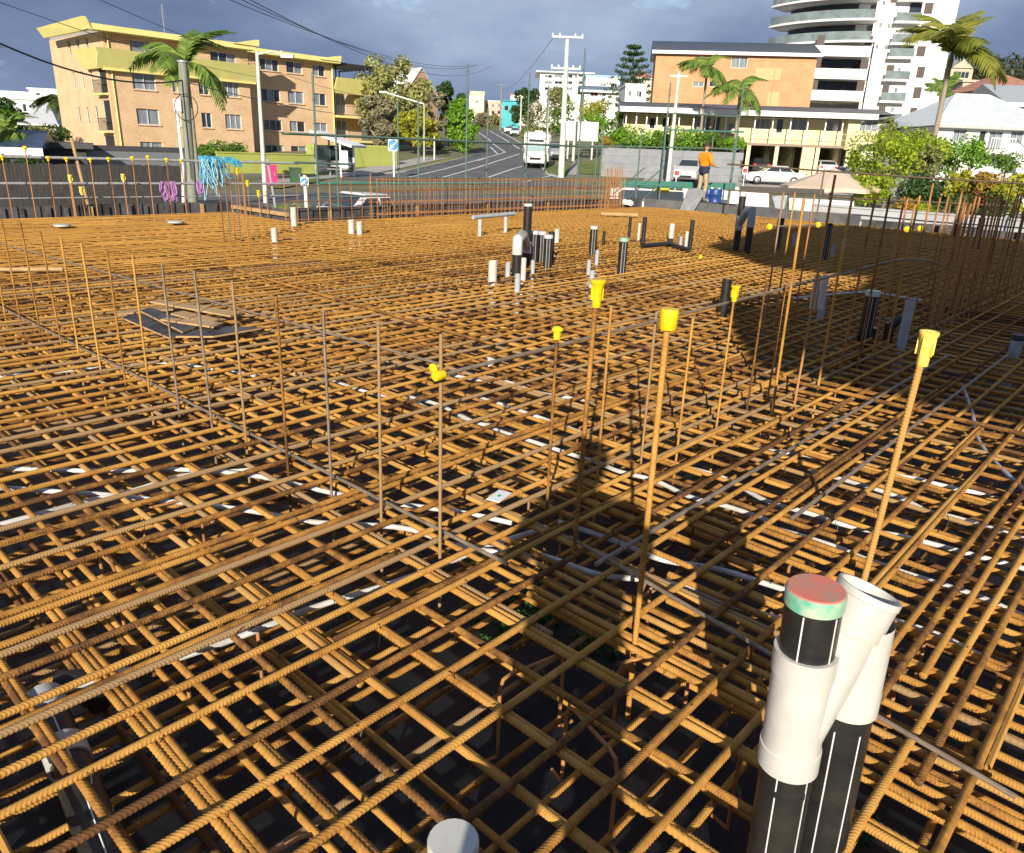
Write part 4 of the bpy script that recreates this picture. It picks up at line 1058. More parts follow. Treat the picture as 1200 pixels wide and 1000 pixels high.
    for a, t_ in ((j['ankL'], j['toeL']), (j['ankR'], j['toeR'])):
        a = np.array(a); t_ = np.array(t_)
        chain('boot', [((a[0], a[1], a[2] + .10), .06), ((a[0], a[1], a[2]), .062), (tuple((a + t_) / 2 - [0, 0, .02]), (.052, .045)), (tuple(t_ - [0, 0, .015]), (.05, .04))], [(0, 1), (1, 2), (2, 3)], mats['boots'])
    root.scale = (scale,) * 3
    return root
ORANGE = mat('hi_vis_orange', (.85, .30, .012), .7, (.72, .22, .01), 6); NAVY = mat('navy_cloth', (.025, .025, .06), .8)
KHAKI = mat('khaki_cloth', (.46, .36, .21), .85, (.36, .27, .15), 7); BOOT = mat('tan_boot', (.25, .17, .09), .8)
Pw = PU(820, 243, 23.05)
plk = MB(); plk.box((Pw[0], Pw[1], .255), (2.6, .3, .04), tuple(VH)); o = plk.build('walk_board', PLYF); tag(o, 'dark walk board on top of the formwork under the worker', 'board')
figure('person', 'worker in orange and navy shirt, khaki trousers and dark cap, seen from behind', (Pw[0], Pw[1], .275), math.radians(-60),
       dict(kneeL=(.10, .06, .50), ankL=(.10, .0, .08), toeL=(.12, .17, .05), kneeR=(-.11, .0, .50), ankR=(-.12, -.10, .08), toeR=(-.13, .07, .05), elbL=(.27, .04, 1.17), wriL=(.22, .26, 1.10), elbR=(-.27, .03, 1.16), wriR=(-.20, .25, 1.12)),
       dict(trousers=KHAKI, shirt=ORANGE, hem=NAVY, boots=BOOT, capm=mat('brown_cap', (.06, .03, .02), .8)), 1.0)
# grey sheet hanging over the formwork beside the worker
b = MB()
pp = [PU(x, y, 22.5) for x, y in ((806, 222), (818, 221), (826, 226), (814, 246), (805, 254), (793, 256))]
c = sum(pp) / len(pp)
for sgn in (0, 1):
    pass
n = len(pp); vs = [p - c - UH * .0 for p in pp] + [p - c + UH * .06 + np.array([0, 0, .02]) for p in pp]
b.add(vs, [tuple(range(n)), tuple(range(2 * n - 1, n - 1, -1))] + [(i, i + n, (i + 1) % n + n, (i + 1) % n) for i in range(n)])
o = b.build('metal_sheet', mat('sheet_metal', (.46, .48, .50), .4, (.34, .36, .38), 5, metal=.4)); o.location = tuple(c); tag(o, 'bent grey sheet leaning on the formwork beside the worker', 'sheet')
# white bag by the cage end
b = MB()
for k in range(3):
    b.lathe([(.0001, -.10), (.10, -.08), (.15, -.01), (.12, .07), (.05, .10), (.0001, .11)], 12, (.17 * k - .17, .03 * (k % 2), .02 * (k % 2)), (.2 * k - .1, .1, 1))
o = b.build('sandbag', mat('white_bag', (.75, .73, .70), .8, bump=.3)); o.location = tuple(PU(731, 248, 21.6) * [1, 1, 0] + np.array([0, 0, .12])); tag(o, 'lumpy white bag lying at the right end of the cage', 'bag')
# the photographer, behind the lens: his shadow falls across the steel
figure('person', 'person holding up a phone on a board at the near corner of the pit', (-.13, -.58, .03), 0.0,
       dict(kneeL=(.11, .02, .52), ankL=(.12, 0, .08), toeL=(.13, .15, .05), kneeR=(-.11, .02, .52), ankR=(-.12, 0, .08), toeR=(-.13, .15, .05), elbL=(.25, .06, 1.24), wriL=(.08, .24, 1.40), elbR=(-.25, .06, 1.24), wriR=(-.08, .24, 1.40)),
       dict(trousers=NAVY, shirt=ORANGE, hem=ORANGE, boots=BOOT, capm=mat('white_hard_hat', (.8, .8, .8), .4)), 1.0).scale = (1.08, 1.0, 1.0)
o = MB().box((0, -.4, .018), (1.4, .5, .02)).build('walk_board', TIMBER); tag(o, 'timber board lying on the mat behind the camera', 'board')
# made-up scaffold, unseen behind the camera: sheets cut to cast the right-hand shadow
Ys = -5.0
k_ = math.tan(SUN_EL)
def caster(x, y):    # point of the plane y = Ys whose shadow falls at (x, y, 0)
    d = (y - Ys); return (x - math.tan(SUN_AZ) * d, Ys, d * k_ / math.cos(SUN_AZ))
sc = thing('added_shadow_caster', 'made-up scaffold behind the camera, its sheets shaped to shade the right of the pit', 'scaffold', (0, Ys, -.45))
SHEET = mat('shadow_caster_cloth', (.03, .05, .04), .9)
def castsheet(pts):
    C = [caster(*p) for p in pts]; n = len(C)
    vs = [(x, 0, z + .45) for x, _, z in C] + [(x, -.02, z + .45) for x, _, z in C]
    MB().add(vs, [tuple(range(n)), tuple(range(2 * n - 1, n - 1, -1))] + [(i, i + n, (i + 1) % n + n, (i + 1) % n) for i in range(n)]).build('shadow_caster_sheet', SHEET, sc)
castsheet([(1.95, 6.1), (3.3, 4.75), (9, 3.0), (13, 8.0), (14, 14.0), (5.6, 12.0), (4.6, 10.3), (2.45, 9.2)])
castsheet([(3.95, 12.3), (5.0, 11.5), (14.2, 14.1), (14.6, 16.8), (13.0, 18.4), (9.2, 21.9), (6.7, 20.2), (3.6, 15.0)])
for x in (3.2, 5.2, 7.8):  # frame added to carry the unseen shadow-casting sheets
    MB().tube([(x, -.08, 0), (x, -.08, 10.5)], .024, 8).build('standard', GALV, sc)
for z in (2.2, 4.2, 6.2, 8.2, 10.2):
    MB().tube([(3.0, -.13, z), (8, -.13, z)], .024, 8).build('ledger', GALV, sc)

# ================================================================== BUILDINGS
class Plane:
    """a vertical facade plane through a point seen at distance Y, with its x axis turned by ang; pixels become (x, z) on it"""
    def __init__(s, px, py, Y, ang=0.0, P=None):
        p = W(px, py, Y) if P is None else P
        s.o = np.array([p[0], p[1], 0.]); s.ang = ang
        s.ex = np.array([math.cos(ang), math.sin(ang), 0]); s.n = np.array([-s.ex[1], s.ex[0], 0])
    def loc(s, px, py, back=0.0):
        d = ray(px, py); o = s.o + s.n * back
        t = float((o - CAM) @ s.n) / float(d @ s.n); P = CAM + d * t
        return float((P - s.o) @ s.ex), float(P[2])
    def rect(s, x0, y0, x1, y1, back=0.0):
        a = s.loc(x0, y0, back); c = s.loc(x1, y1, back); b = s.loc(x0, y1, back); d = s.loc(x1, y0, back)
        return ((a[0] + b[0]) / 2, (c[0] + d[0]) / 2, (b[1] + c[1]) / 2, (a[1] + d[1]) / 2)   # x0,x1,z0,z1

def wall(root, p0, p1, z0, z1, ops, m, depth=.14, name='wall'):
    p0 = np.array([p0[0], p0[1], 0.]); p1 = np.array([p1[0], p1[1], 0.]); d = p1 - p0; L = np.linalg.norm(d); ex = d / L
    nin = np.array([-ex[1], ex[0], 0])
    ops = [(max(a, .02), min(b, L - .02), max(c, z0 + .02), min(e, z1 - .02)) for a, b, c, e in ops]
    xs = sorted(set([0, L] + [k for o in ops for k in o[:2]])); zs = sorted(set([z0, z1] + [k for o in ops for k in o[2:]]))
    b = MB()
    def pt(x, z, y=0): return p0 + ex * x + nin * y + np.array([0, 0, z])
    for i in range(len(xs) - 1):
        for j in range(len(zs) - 1):
            cx, cz = (xs[i] + xs[i + 1]) / 2, (zs[j] + zs[j + 1]) / 2
            if any(o[0] < cx < o[1] and o[2] < cz < o[3] for o in ops): continue
            b.quad(pt(xs[i], zs[j]), pt(xs[i + 1], zs[j]), pt(xs[i + 1], zs[j + 1]), pt(xs[i], zs[j + 1]))
    for a, c, e, f in ops:
        for q in (((a, e), (c, e)), ((c, e), (c, f)), ((c, f), (a, f)), ((a, f), (a, e))):
            b.quad(pt(*q[0]), pt(*q[1]), pt(q[1][0], q[1][1], depth), pt(q[0][0], q[0][1], depth))
    b.build(name, m, root)
    return ops
def window(root, p0, p1, x0, x1, z0, z1, depth=.12, style='two', fm=None, gm=None, sill=None):
    p0 = np.array([p0[0], p0[1], 0.]); p1 = np.array([p1[0], p1[1], 0.]); ex = (p1 - p0) / np.linalg.norm(p1 - p0); nin = np.array([-ex[1], ex[0], 0])
    fm = fm or FRAME
    b = MB(); t = .05; w_, h_ = x1 - x0, z1 - z0
    def bxx(mb_, a, c, e, f, y, th): mb_.box(p0 + ex * (a + c) / 2 + nin * y + np.array([0, 0, (e + f) / 2]), (c - a, th, f - e), ex, nin)
    bxx(b, x0, x1, z0, z0 + t, depth - .03, .06); bxx(b, x0, x1, z1 - t, z1, depth - .03, .06); bxx(b, x0, x0 + t, z0 + t, z1 - t, depth - .03, .06); bxx(b, x1 - t, x1, z0 + t, z1 - t, depth - .03, .06)
    n = {'one': 1, 'two': 2, 'three': 3, 'four': 4}[style]
    for k in range(1, n): bxx(b, x0 + w_ * k / n - t / 2, x0 + w_ * k / n + t / 2, z0 + t, z1 - t, depth - .03, .055)
    wn_ = b.build('window', fm, root)
    for k in range(n):
        g = MB(); bxx(g, x0 + w_ * k / n + .01, x0 + w_ * (k + 1) / n - .01, z0 + .01, z1 - .01, depth + .02 + .012 * (k % 2), .01)
        g.build('pane', gm or (GLASSL if RND.random() < .5 else GLASS), wn_)
    if sill is not None:
        s_ = MB(); bxx(s_, x0 - .06, x1 + .06, z0 - .09, z0 - .004, -.02, .16); s_.build('sill', sill, wn_)
    return wn_
def facade(root, p0, p1, z0, z1, wins, m, depth=.14, style='two', sill=None, fm=None, gm=None):
    wall(root, p0, p1, z0, z1, [w_[:4] for w_ in wins], m, depth + .03)
    for w_ in wins:
        window(root, p0, p1, *w_[:4], depth=depth, style=w_[4] if len(w_) > 4 else style, sill=sill, fm=fm, gm=w_[5] if len(w_) > 5 else gm)
def slab(root, name, x0, x1, y0, y1, z0, z1, m):
    return MB().bx(x0, x1, y0, y1, z0, z1).build(name, m, root)

CREAM = brick_mat('cream_brick', (.70, .48, .28), (.61, .41, .235), (.58, .44, .29))
ORBR = brick_mat('orange_brick', (.62, .32, .155), (.52, .26, .12), (.50, .32, .20))
YTRIM = mat('yellow_trim', (.76, .70, .27), .6, (.69, .63, .23), .7)
# ---- cream brick apartments on the left
S = 1.273
ap = thing('apartment_block', 'four storey cream brick apartment block with yellow parapets on the left', 'building', UV(27.0, 70.0), UROT)
zt, zb = 9.45, -.9
rowsz = [(.34, 1.25), (2.63, 3.88), (5.37, 6.62)]
fw = []
for k, (a, c) in enumerate(rowsz):
    fw.append((1.96, 3.87, a, c, 'two', GLASSL if k < 3 else None))
    if k: fw += [(5.3, 5.75, a, c, 'one'), (7.65, 8.6, a, c, 'two'), (9.9, 11.5, a, c, 'three', GLASSL)]
    else: fw += [(7.9, 8.9, a, c, 'two'), (9.9, 11.6, a, c, 'two', GLASS)]
fw += [(2.1, 4.6, 7.75, 9.1, 'two'), (9.0, 11.4, 7.75, 9.0, 'three')]
facade(ap, (0, 0), (12.6, 0), zb, zt, fw, CREAM, sill=CREAM)
# left side wall, running back from the corner, with narrow windows and a recessed balcony stack near the corner
side = []
for (a, c) in [(2.5, 3.9), (5.3, 6.7), (8.0, 9.2)]:
    for s_ in (1.4, 3.4, 5.4): side.append((s_, s_ + .6, a, c, 'one', GLASSL if (a > 5 and a < 8) else GLASS))
side += [(.02 + 9.1 - 1.9, 9.1 - .25, 2.0, 4.4, 'one', DARK), (9.1 - 1.9, 9.1 - .25, 4.9, 7.0, 'one', DARK), (9.1 - 2.6, 9.1 - .3, -.5, 1.6, 'one', DARK)]
facade(ap, (0, 9.1), (0, 0), zb, zt, side, CREAM)
for z in (2.0, 4.9):
    slab(ap, 'balcony_slab', -.55, .1, .1, 2.0, z - .15, z - .02, YTRIM)
    rr_ = MB()
    for k in range(12): rr_.tube([(-.5, .15 + .16 * k, z), (-.5, .15 + .16 * k, z + .95)], .018, 4)
    rr_.box((-.5, 1.0, z + .97), (.05, 1.9, .05)); rr_.build('balustrade', DFRAME, ap)
wall(ap, (12.6, 0), (12.6, 3.2), zb, zt, [], CREAM)
ww = []
for (a, c) in [(.41, 1.34), (2.72, 3.74), (5.43, 6.58), (8.23, 9.3)]:
    for x0, x1, st in ((3.05, 5.1, 'three'), (5.97, 7.8, 'two'), (9.0, 10.5, 'two')):
        ww.append((x0, x1, a, c, st))
facade(ap, (12.6, 3.2), (24.0, 3.2), zb, zt + .3, ww, CREAM, sill=CREAM)
wall(ap, (24.0, 3.2), (24.0, 12), zb, zt + .3, [], CREAM); wall(ap, (24.0, 12), (0, 12), zb, zt, [], CREAM); wall(ap, (0, 12), (0, 9.1), zb, zt, [], CREAM)
slab(ap, 'roof', .05, 24.2, 3.3, 11.9, zt + .02, zt + .28, mat('grey_roofing', (.35, .34, .33), .8)); slab(ap, 'roof', .05, 12.5, .1, 3.29, zt - .02, zt + .2, mat('grey_roofing', (.35, .34, .33), .8))
# roof fascia, upturned at the corners
slab(ap, 'fascia', -1.4, 12.9, -1.0, -.82, zt - .05, zt + .38, YTRIM); slab(ap, 'fascia', 12.95, 24.4, 2.2, 2.38, zt + .12, zt + .55, YTRIM)
slab(ap, 'eave', -1.4, 12.9, -.8, .04, zt - .06, zt + .01, YTRIM); slab(ap, 'eave', 12.95, 24.3, 2.4, 3.24, zt + .1, zt + .18, YTRIM)
MB().add([(-1.3, -1.05, zt - .1), (-1.3, 9.3, zt - .1), (-1.75, 9.3, zt + .6), (-1.75, -1.2, zt + .75), (-1.05, -1.05, zt - .1), (-1.05, 9.3, zt - .1), (-1.5, 9.3, zt + .6), (-1.48, -1.2, zt + .75)],
         [(0, 3, 2, 1), (4, 5, 6, 7), (3, 7, 6, 2), (0, 1, 5, 4), (0, 4, 7, 3), (1, 2, 6, 5)]).build('parapet', YTRIM, ap)
for x in (12.2, 23.4):
    y = -1.02 if x < 20 else 2.18
    MB().prism([(x - 1.5, zt + .3), (x + 1.0, zt + .3), (x + 1.05, zt + .85), (x + .7, zt + .82)], y - .1, y + .9).build('parapet', YTRIM, ap)
# slanted yellow balcony parapets
def slant(x0, x1, y, z0, z1, out, th=.12):
    MB().add([(x0, y - out * .35, z0), (x1, y - out * .35, z0), (x1, y - out, z1), (x0, y - out, z1), (x0, y - out * .35 + th, z0), (x1, y - out * .35 + th, z0), (x1, y - out + th, z1), (x0, y - out + th, z1)],
             [(0, 1, 2, 3), (5, 4, 7, 6), (3, 2, 6, 7), (0, 4, 5, 1), (0, 3, 7, 4), (1, 5, 6, 2)]).build('balcony_parapet', YTRIM, ap)
slant(-.9, 13.2, 0, 6.75, 8.15, 1.2)
MB().add([(-.35, -.4, 6.75), (-.35, 3.6, 6.75), (-1.1, 3.6, 8.15), (-1.1, -1.2, 8.15), (-.2, -.4, 6.75), (-.2, 3.6, 6.75), (-.95, 3.6, 8.15), (-.95, -1.2, 8.15)], [(0, 3, 2, 1), (4, 5, 6, 7), (3, 7, 6, 2), (0, 1, 5, 4), (0, 4, 7, 3), (1, 2, 6, 5)]).build('balcony_parapet', YTRIM, ap)
slab(ap, 'balcony_slab', -.4, 13.0, -.5, -.004, 6.6, 6.74, YTRIM)
# balcony wing at the right end
wall(ap, (24.02, 4.6), (28.6, 4.6), zb, zt - 1.2, [(.6, 2.6, 2.3, 4.1), (.6, 2.6, 4.9, 6.8)], CREAM); wall(ap, (28.6, 4.6), (28.6, 12), zb, zt - 1.2, [], CREAM); wall(ap, (28.6, 12), (24.02, 12), zb, zt - 1.2, [], CREAM)
for z in (2.3, 4.9): window(ap, (24.02, 4.6), (28.6, 4.6), .6, 2.6, z, z + 1.85, style='three')
slant(24.1, 29.2, 3.6, 6.8, 8.3, 1.1)
for z in (2.15, 4.6):
    slab(ap, 'balcony_slab', 24.1, 28.9, 2.7, 4.58, z - .22, z, YTRIM)
    rr_ = MB()
    for k in range(24): rr_.tube([(24.2 + .2 * k, 2.75, z), (24.2 + .2 * k, 2.75, z + .95)], .018, 4)
    rr_.box((26.5, 2.75, z + .97), (4.7, .05, .05)); rr_.build('balustrade', DFRAME, ap)
for x in (24.25,): MB().tube([(x - .4, 3.0, zb), (x - .4, 3.0, zt)], .08, 8).build('downpipe', YTRIM, ap)
MB().tube([(12.75, 3.0, zb), (12.75, 3.0, 8.9)], .06, 8).build('downpipe', mat('grey_downpipe', (.25, .25, .25), .6), ap); MB().tube([(.35, -.1, zb), (.35, -.1, zt)], .06, 8).build('downpipe', YTRIM, ap)
pg = MB()
for k in range(9): pg.box((26.5, 3.0 + .7 * k, zt + .25), (6.2, .09, .16))
for x in (24.6, 29.2): pg.box((x, 6, zt + .08), (.12, 7, .16)); 
for x in (24.6, 29.0):
    for y in (3.4, 9): pg.box((x, y, zt - .6), (.12, .12, 1.3))
pg.build('pergola', DARK, ap)
an = MB().tube([(7.4, 5, zt), (7.4, 5, zt + 3.4)], .03, 5)
for k in range(5): an.tube([(7.0 + .05 * k, 5, zt + 2.4 + .2 * k), (7.8 - .05 * k, 5, zt + 2.4 + .2 * k)], .015, 4)
an.build('antenna', GALV, ap)
for x in (4.2, 14.5, 18.6): MB().tube([(x, 4, zt), (x, 4, zt + .8)], .09, 8).build('vent_pipe', WHITEP, ap)

# ---- generic far building on a pixel plane
def block(name, label, pl, box, depth, m, wins=(), roof='flat', roofm=None, style='two', over=.25, rise=2.0, fm=None, gm=None, base=None, parapet=None, cat='building', group=None, sidewins=None, swin=None):
    x0, x1, z0, z1 = pl.rect(*box)
    if base is not None: z0 = base
    root = thing(name, label, cat, pl.o + pl.ex * x0 + np.array([0, 0, 0.]), pl.ang, group)
    wl_ = []
    for w_ in wins:
        a = pl.rect(*w_[:4]); wl_.append((a[0] - x0, a[1] - x0, a[2], a[3]) + tuple(w_[4:]))
    Wd = x1 - x0
    facade(root, (0, 0), (Wd, 0), z0, z1, wl_, m, style=style, fm=fm, gm=gm)
    sw = []
    if swin:
        for s0, s1, a, c in swin: sw.append((s0, s1, a, c))
    facade(root, (0, depth), (0, 0), z0, z1, sw, m, style='one', fm=fm, gm=gm)
    wall(root, (Wd, 0), (Wd, depth), z0, z1, [], m); wall(root, (Wd, depth), (0, depth), z0, z1, [], m)
    rm = roofm or mat('grey_roofing', (.35, .34, .33), .8)
    if roof == 'flat':
        slab(root, 'roof', -over, Wd + over, -over, depth + over, z1 + .005, z1 + .3, rm)
    elif roof == 'gable':      # ridge along x
        e = over
        MB().add([(-e, -e, z1), (Wd + e, -e, z1), (Wd + e, depth / 2, z1 + rise), (-e, depth / 2, z1 + rise), (-e, depth + e, z1), (Wd + e, depth + e, z1)], [(0, 1, 2, 3), (3, 2, 5, 4), (0, 3, 4), (1, 5, 2), (0, 4, 5, 1)]).build('roof', rm, root)
        slab(root, 'fascia', -e - .02, Wd + e + .02, -e - .08, -e - .01, z1 - .3, z1 + .06, WHITEP)
    elif roof == 'gablefront':
        e = over
        MB().add([(-e, -e, z1), (-e, depth + e, z1), (Wd / 2, -e, z1 + rise), (Wd / 2, depth + e, z1 + rise), (Wd + e, -e, z1), (Wd + e, depth + e, z1)], [(0, 2, 3, 1), (2, 4, 5, 3), (1, 3, 5), (0, 1, 5, 4)]).build('roof', rm, root)
        MB().prism([(0, z1), (Wd, z1), (Wd / 2, z1 + rise * .93)], .0, .1).build('gable', m, root)
    elif roof == 'hip':
        e = over; k = min(depth / 2, Wd / 2) * .98
        MB().add([(-e, -e, z1), (Wd + e, -e, z1), (Wd + e, depth + e, z1), (-e, depth + e, z1), (k, depth / 2, z1 + rise), (Wd - k + .01, depth / 2, z1 + rise)], [(0, 1, 5, 4), (2, 3, 4, 5), (3, 0, 4), (1, 2, 5), (0, 3, 2, 1)]).build('roof', rm, root)
        slab(root, 'gutter', -e - .05, Wd + e + .05, -e - .12, -e - .01, z1 - .12, z1 + .04, fm or WHITEP)
    if parapet: slab(root, 'parapet', -over, Wd + over, -over - .02, -over + .2, z1 + .31, z1 + .31 + parapet, m)
    return root

# ---- orange brick block with metal roof
plO = Plane(768, 62, 100, math.radians(-7.5))
ob = block('brick_block', 'orange brick block with dark metal roof behind the motel', plO, (766, 62, 953, 132), 11, ORBR,
      [(857, 67, 876, 80, 'two', GLASSL), (831, 95, 843, 102, 'two'), (812, 96, 825, 102, 'two', GLASSL), (859, 98, 868, 102, 'one')], 'gable', mat('dark_metal_roof', (.085, .10, .125), .45, (.07, .08, .10), 2), rise=1.8, over=.5, base=0)
x0, x1, z0, z1 = plO.rect(885, 80, 915, 94); xo = plO.rect(766, 62, 953, 132)[0]
slab(ob, 'panel', x0 - xo, x1 - xo, -.05, -.004, z0, z1, mat('tan_panel', (.58, .40, .20), .7)); x0, x1, z0, z1 = plO.rect(899, 108, 912, 126)
slab(ob, 'panel', x0 - xo, x1 - xo, -.05, -.004, z0, z1, mat('tan_panel', (.58, .40, .20), .7))
for px in (827, 906):
    a = plO.rect(px, 64, px + 1, 126); MB().tube([(a[0] - xo, -.06, a[2]), (a[0] - xo, -.06, a[3] - 1.5)], .05, 6).build('downpipe', ORBR if px > 900 else WHITEP, ob)
# ---- two storey yellow motel
YM = mat('yellow_render', (.72, .66, .38), .7, (.66, .60, .34), .6)
plM = Plane(727, 136, 76, math.radians(-6.5))
bx = plM.rect(729, 137, 1034, 196); xo = bx[0]; Wd = bx[1] - xo
zs2 = plM.rect(900, 168, 901, 170)[3]; zg = hz(76) - .1; ze = plM.rect(900, 137, 901, 138)[3]
mo = thing('motel', 'two storey yellow motel with open car bays under its balcony', 'building', plM.o + plM.ex * xo, plM.ang)
mw = []
for a, b_, c, d, st, gm_ in ((885, 139, 903, 152, 'three', GLASSL), (910, 139, 918, 157, 'one', GLASS), (926, 139, 945, 153, 'two', GLASSL), (967, 139, 986, 154, 'two', GLASSL), (991, 140, 1000, 158, 'one', GLASS),
                            (761, 138, 768, 151, 'one', GLASS), (776, 138, 786, 150, 'two', GLASS), (812, 136, 822, 152, 'two', GLASSL), (826, 137, 832, 155, 'one', GLASS), (836, 137, 844, 154, 'one', GLASS), (853, 144, 866, 153, 'two', GLASSL)):
    q = plM.rect(a, b_, c, d, 1.5); mw.append((q[0] - xo, q[1] - xo, max(q[2], zs2 + .05), q[3], st, gm_))
facade(mo, (0, 1.5), (Wd - 3.2, 1.5), zs2, ze, mw, YM)
q = plM.rect(1008, 141, 1029, 154)
facade(mo, (Wd - 3.2, 0.0), (Wd, 0.0), zs2 - .25, ze, [(q[0] - xo - (Wd - 3.2), q[1] - xo - (Wd - 3.2), q[2], q[3], 'three', GLASSL)], YM)
wall(mo, (Wd - 3.2, 1.5), (Wd - 3.2, 0.0), zs2 - .2, ze, [], YM)
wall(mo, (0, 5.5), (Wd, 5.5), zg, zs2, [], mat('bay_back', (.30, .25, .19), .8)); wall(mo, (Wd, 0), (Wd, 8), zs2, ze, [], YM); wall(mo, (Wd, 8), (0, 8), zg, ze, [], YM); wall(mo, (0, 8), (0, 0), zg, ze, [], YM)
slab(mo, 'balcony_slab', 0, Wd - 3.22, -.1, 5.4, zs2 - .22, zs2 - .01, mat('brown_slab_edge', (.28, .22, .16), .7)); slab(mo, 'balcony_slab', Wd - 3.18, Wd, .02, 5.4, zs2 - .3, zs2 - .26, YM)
b = MB(); b.bx(-.4, Wd + .4, -.8, 8.4, ze + .02, ze + .12); b.build('roof', mat('dark_roof_deck', (.07, .07, .08), .5), mo)
MB().add([(-.5, -.9, ze + .42), (Wd + .5, -.9, ze + .42), (Wd + .5, 4, ze + 1.15), (-.5, 4, ze + 1.15), (Wd + .5, 8.5, ze + .42), (-.5, 8.5, ze + .42)], [(0, 1, 2, 3), (3, 2, 4, 5), (0, 3, 5), (1, 4, 2)]).build('roof', mat('dark_metal_roof2', (.12, .12, .13), .5), mo)
slab(mo, 'fascia', -.45, Wd - 1.0, -.92, -.81, ze + .0, ze + .45, WHITEP)
par = MB(); par.bx(0, Wd * .36, -.1, .0, zs2, zs2 + .85); par.build('balcony_parapet', YM, mo)
hr_ = MB()
for z in (.45, .95): hr_.box((Wd * .68, -.05, zs2 + z), (Wd * .6, .03, .035))
for k in range(9): hr_.box((Wd * .38 + Wd * .58 * k / 8, -.05, zs2 + .5), (.035, .035, .95))
hr_.build('railing', mat('cream_rail', (.62, .55, .32), .6), mo)
for px in (733, 745, 757, 769, 782, 795, 812, 826, 838, 850, 865, 884, 905, 926, 946, 967, 987):
    x = plM.loc(px, 150)[0] - xo; slab(mo, 'post', x - .05, x + .05, -.06, .06, zs2, ze, WHITEP)
for px in (876, 909, 941, 946, 951, 957, 993):
    x = plM.loc(px, 185)[0] - xo; slab(mo, 'column', x - .17, x + .17, -.05, .3, zg, zs2 - .23, YM)
for px in (900, 930, 958, 985):
    x = plM.loc(px, 185)[0] - xo; wall(mo, (x, 5.4), (x, .8), zg, zs2 - .23, [], YM, name='partition'); wall(mo, (x + .2, .8), (x + .2, 5.4), zg, zs2 - .23, [], YM, name='partition')
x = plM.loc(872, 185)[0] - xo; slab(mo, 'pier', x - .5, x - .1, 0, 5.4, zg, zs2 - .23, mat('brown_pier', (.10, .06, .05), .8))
# ---- white tower with curved balconies
plT = Plane(1020, 100, 112, math.radians(-8))
TW = thing('apartment_tower', 'white apartment tower with curved glass balconies', 'building', plT.o, plT.ang)
Rr = 13.5; cx = plT.loc(903, 40)[0] + .93 * Rr; cy = Rr - 3.0
xl, xr = plT.loc(1018, 60)[0], plT.loc(1100, 60)[0]
zf = [plT.loc(975, y)[1] for y in (141, 117, 92, 66, 50, 25, 0, -24)]      # storey levels
ztop = zf[-1] + 3.2; zbase = 0
twin = []
for (px, py, w_, h_) in ((1044, -10, 9, 14), (1083, 3, 11, 14), (1078, 29, 11, 14), (1074, 54, 11, 13), (1074, 78, 10, 14), (1070, 102, 10, 14), (1066, 126, 9, 10), (1038, 76, 10, 14), (1033, 100, 9, 14), (1029, 125, 9, 9)):
    q = plT.rect(px, py, px + w_, py + h_); twin.append((q[0], q[1], q[2], q[3], 'one'))
for (px, py) in ((1034, 1), (1045, 2), (1030, 27), (1040, 28), (1026, 52), (1036, 53), (1044, 126), (1048, 103), (1052, 79)):
    q = plT.rect(px, py, px + 4, py + 6); twin.append((q[0], q[1], q[2], q[3], 'one', GLASSL))
BROWNSH = mat('brown_shutter', (.085, .06, .05), .6)
for i in range(7):                                             # recessed balcony slots
    z0_ = zf[i] + .1; a = plT.loc(1056 if i > 2 else 1052, 60)[0]
    twin.append((a, a + 1.6, z0_, z0_ + 2.3, 'one', GLASS))
twin = [(w_[0] - xl,) + (w_[1] - xl,) + tuple(w_[2:]) for w_ in twin]
xr2 = plT.loc(1112, 60)[0]
ok = []
for w_ in twin:                                                # drop any that would overlap an earlier one
    if all(w_[1] < o[0] - .05 or w_[0] > o[1] + .05 or w_[3] < o[2] - .05 or w_[2] > o[3] + .05 for o in ok): ok.append(w_)
facade(TW, (xl, 0), (xr2, 0), zbase, ztop + 1, [w_ if len(w_) > 5 else w_ + (BROWNSH,) for w_ in ok], WHITEP, fm=WHITEP)
for i in range(7):
    a = plT.loc(1054, 60)[0]
    slab(TW, 'balcony_slab', a - 1.6, a + 1.7, -1.1, -.01, zf[i] - .25, zf[i], WHITEP); slab(TW, 'balcony_glass', a - 1.5, a + 1.6, -1.06, -1.02, zf[i] + .01, zf[i] + 1.0, BALG)
wall(TW, (xr2, 0), (xr2 + .5, 16), zbase, ztop + 1, [], WHITEP); wall(TW, (xr2 + .5, 16), (cx - 6, 16), zbase, ztop + 1, [], WHITEP); slab(TW, 'roof', xl - 4, xr2, .1, 15.9, ztop + .8, ztop + .98, WHITEP)
# curved balcony half

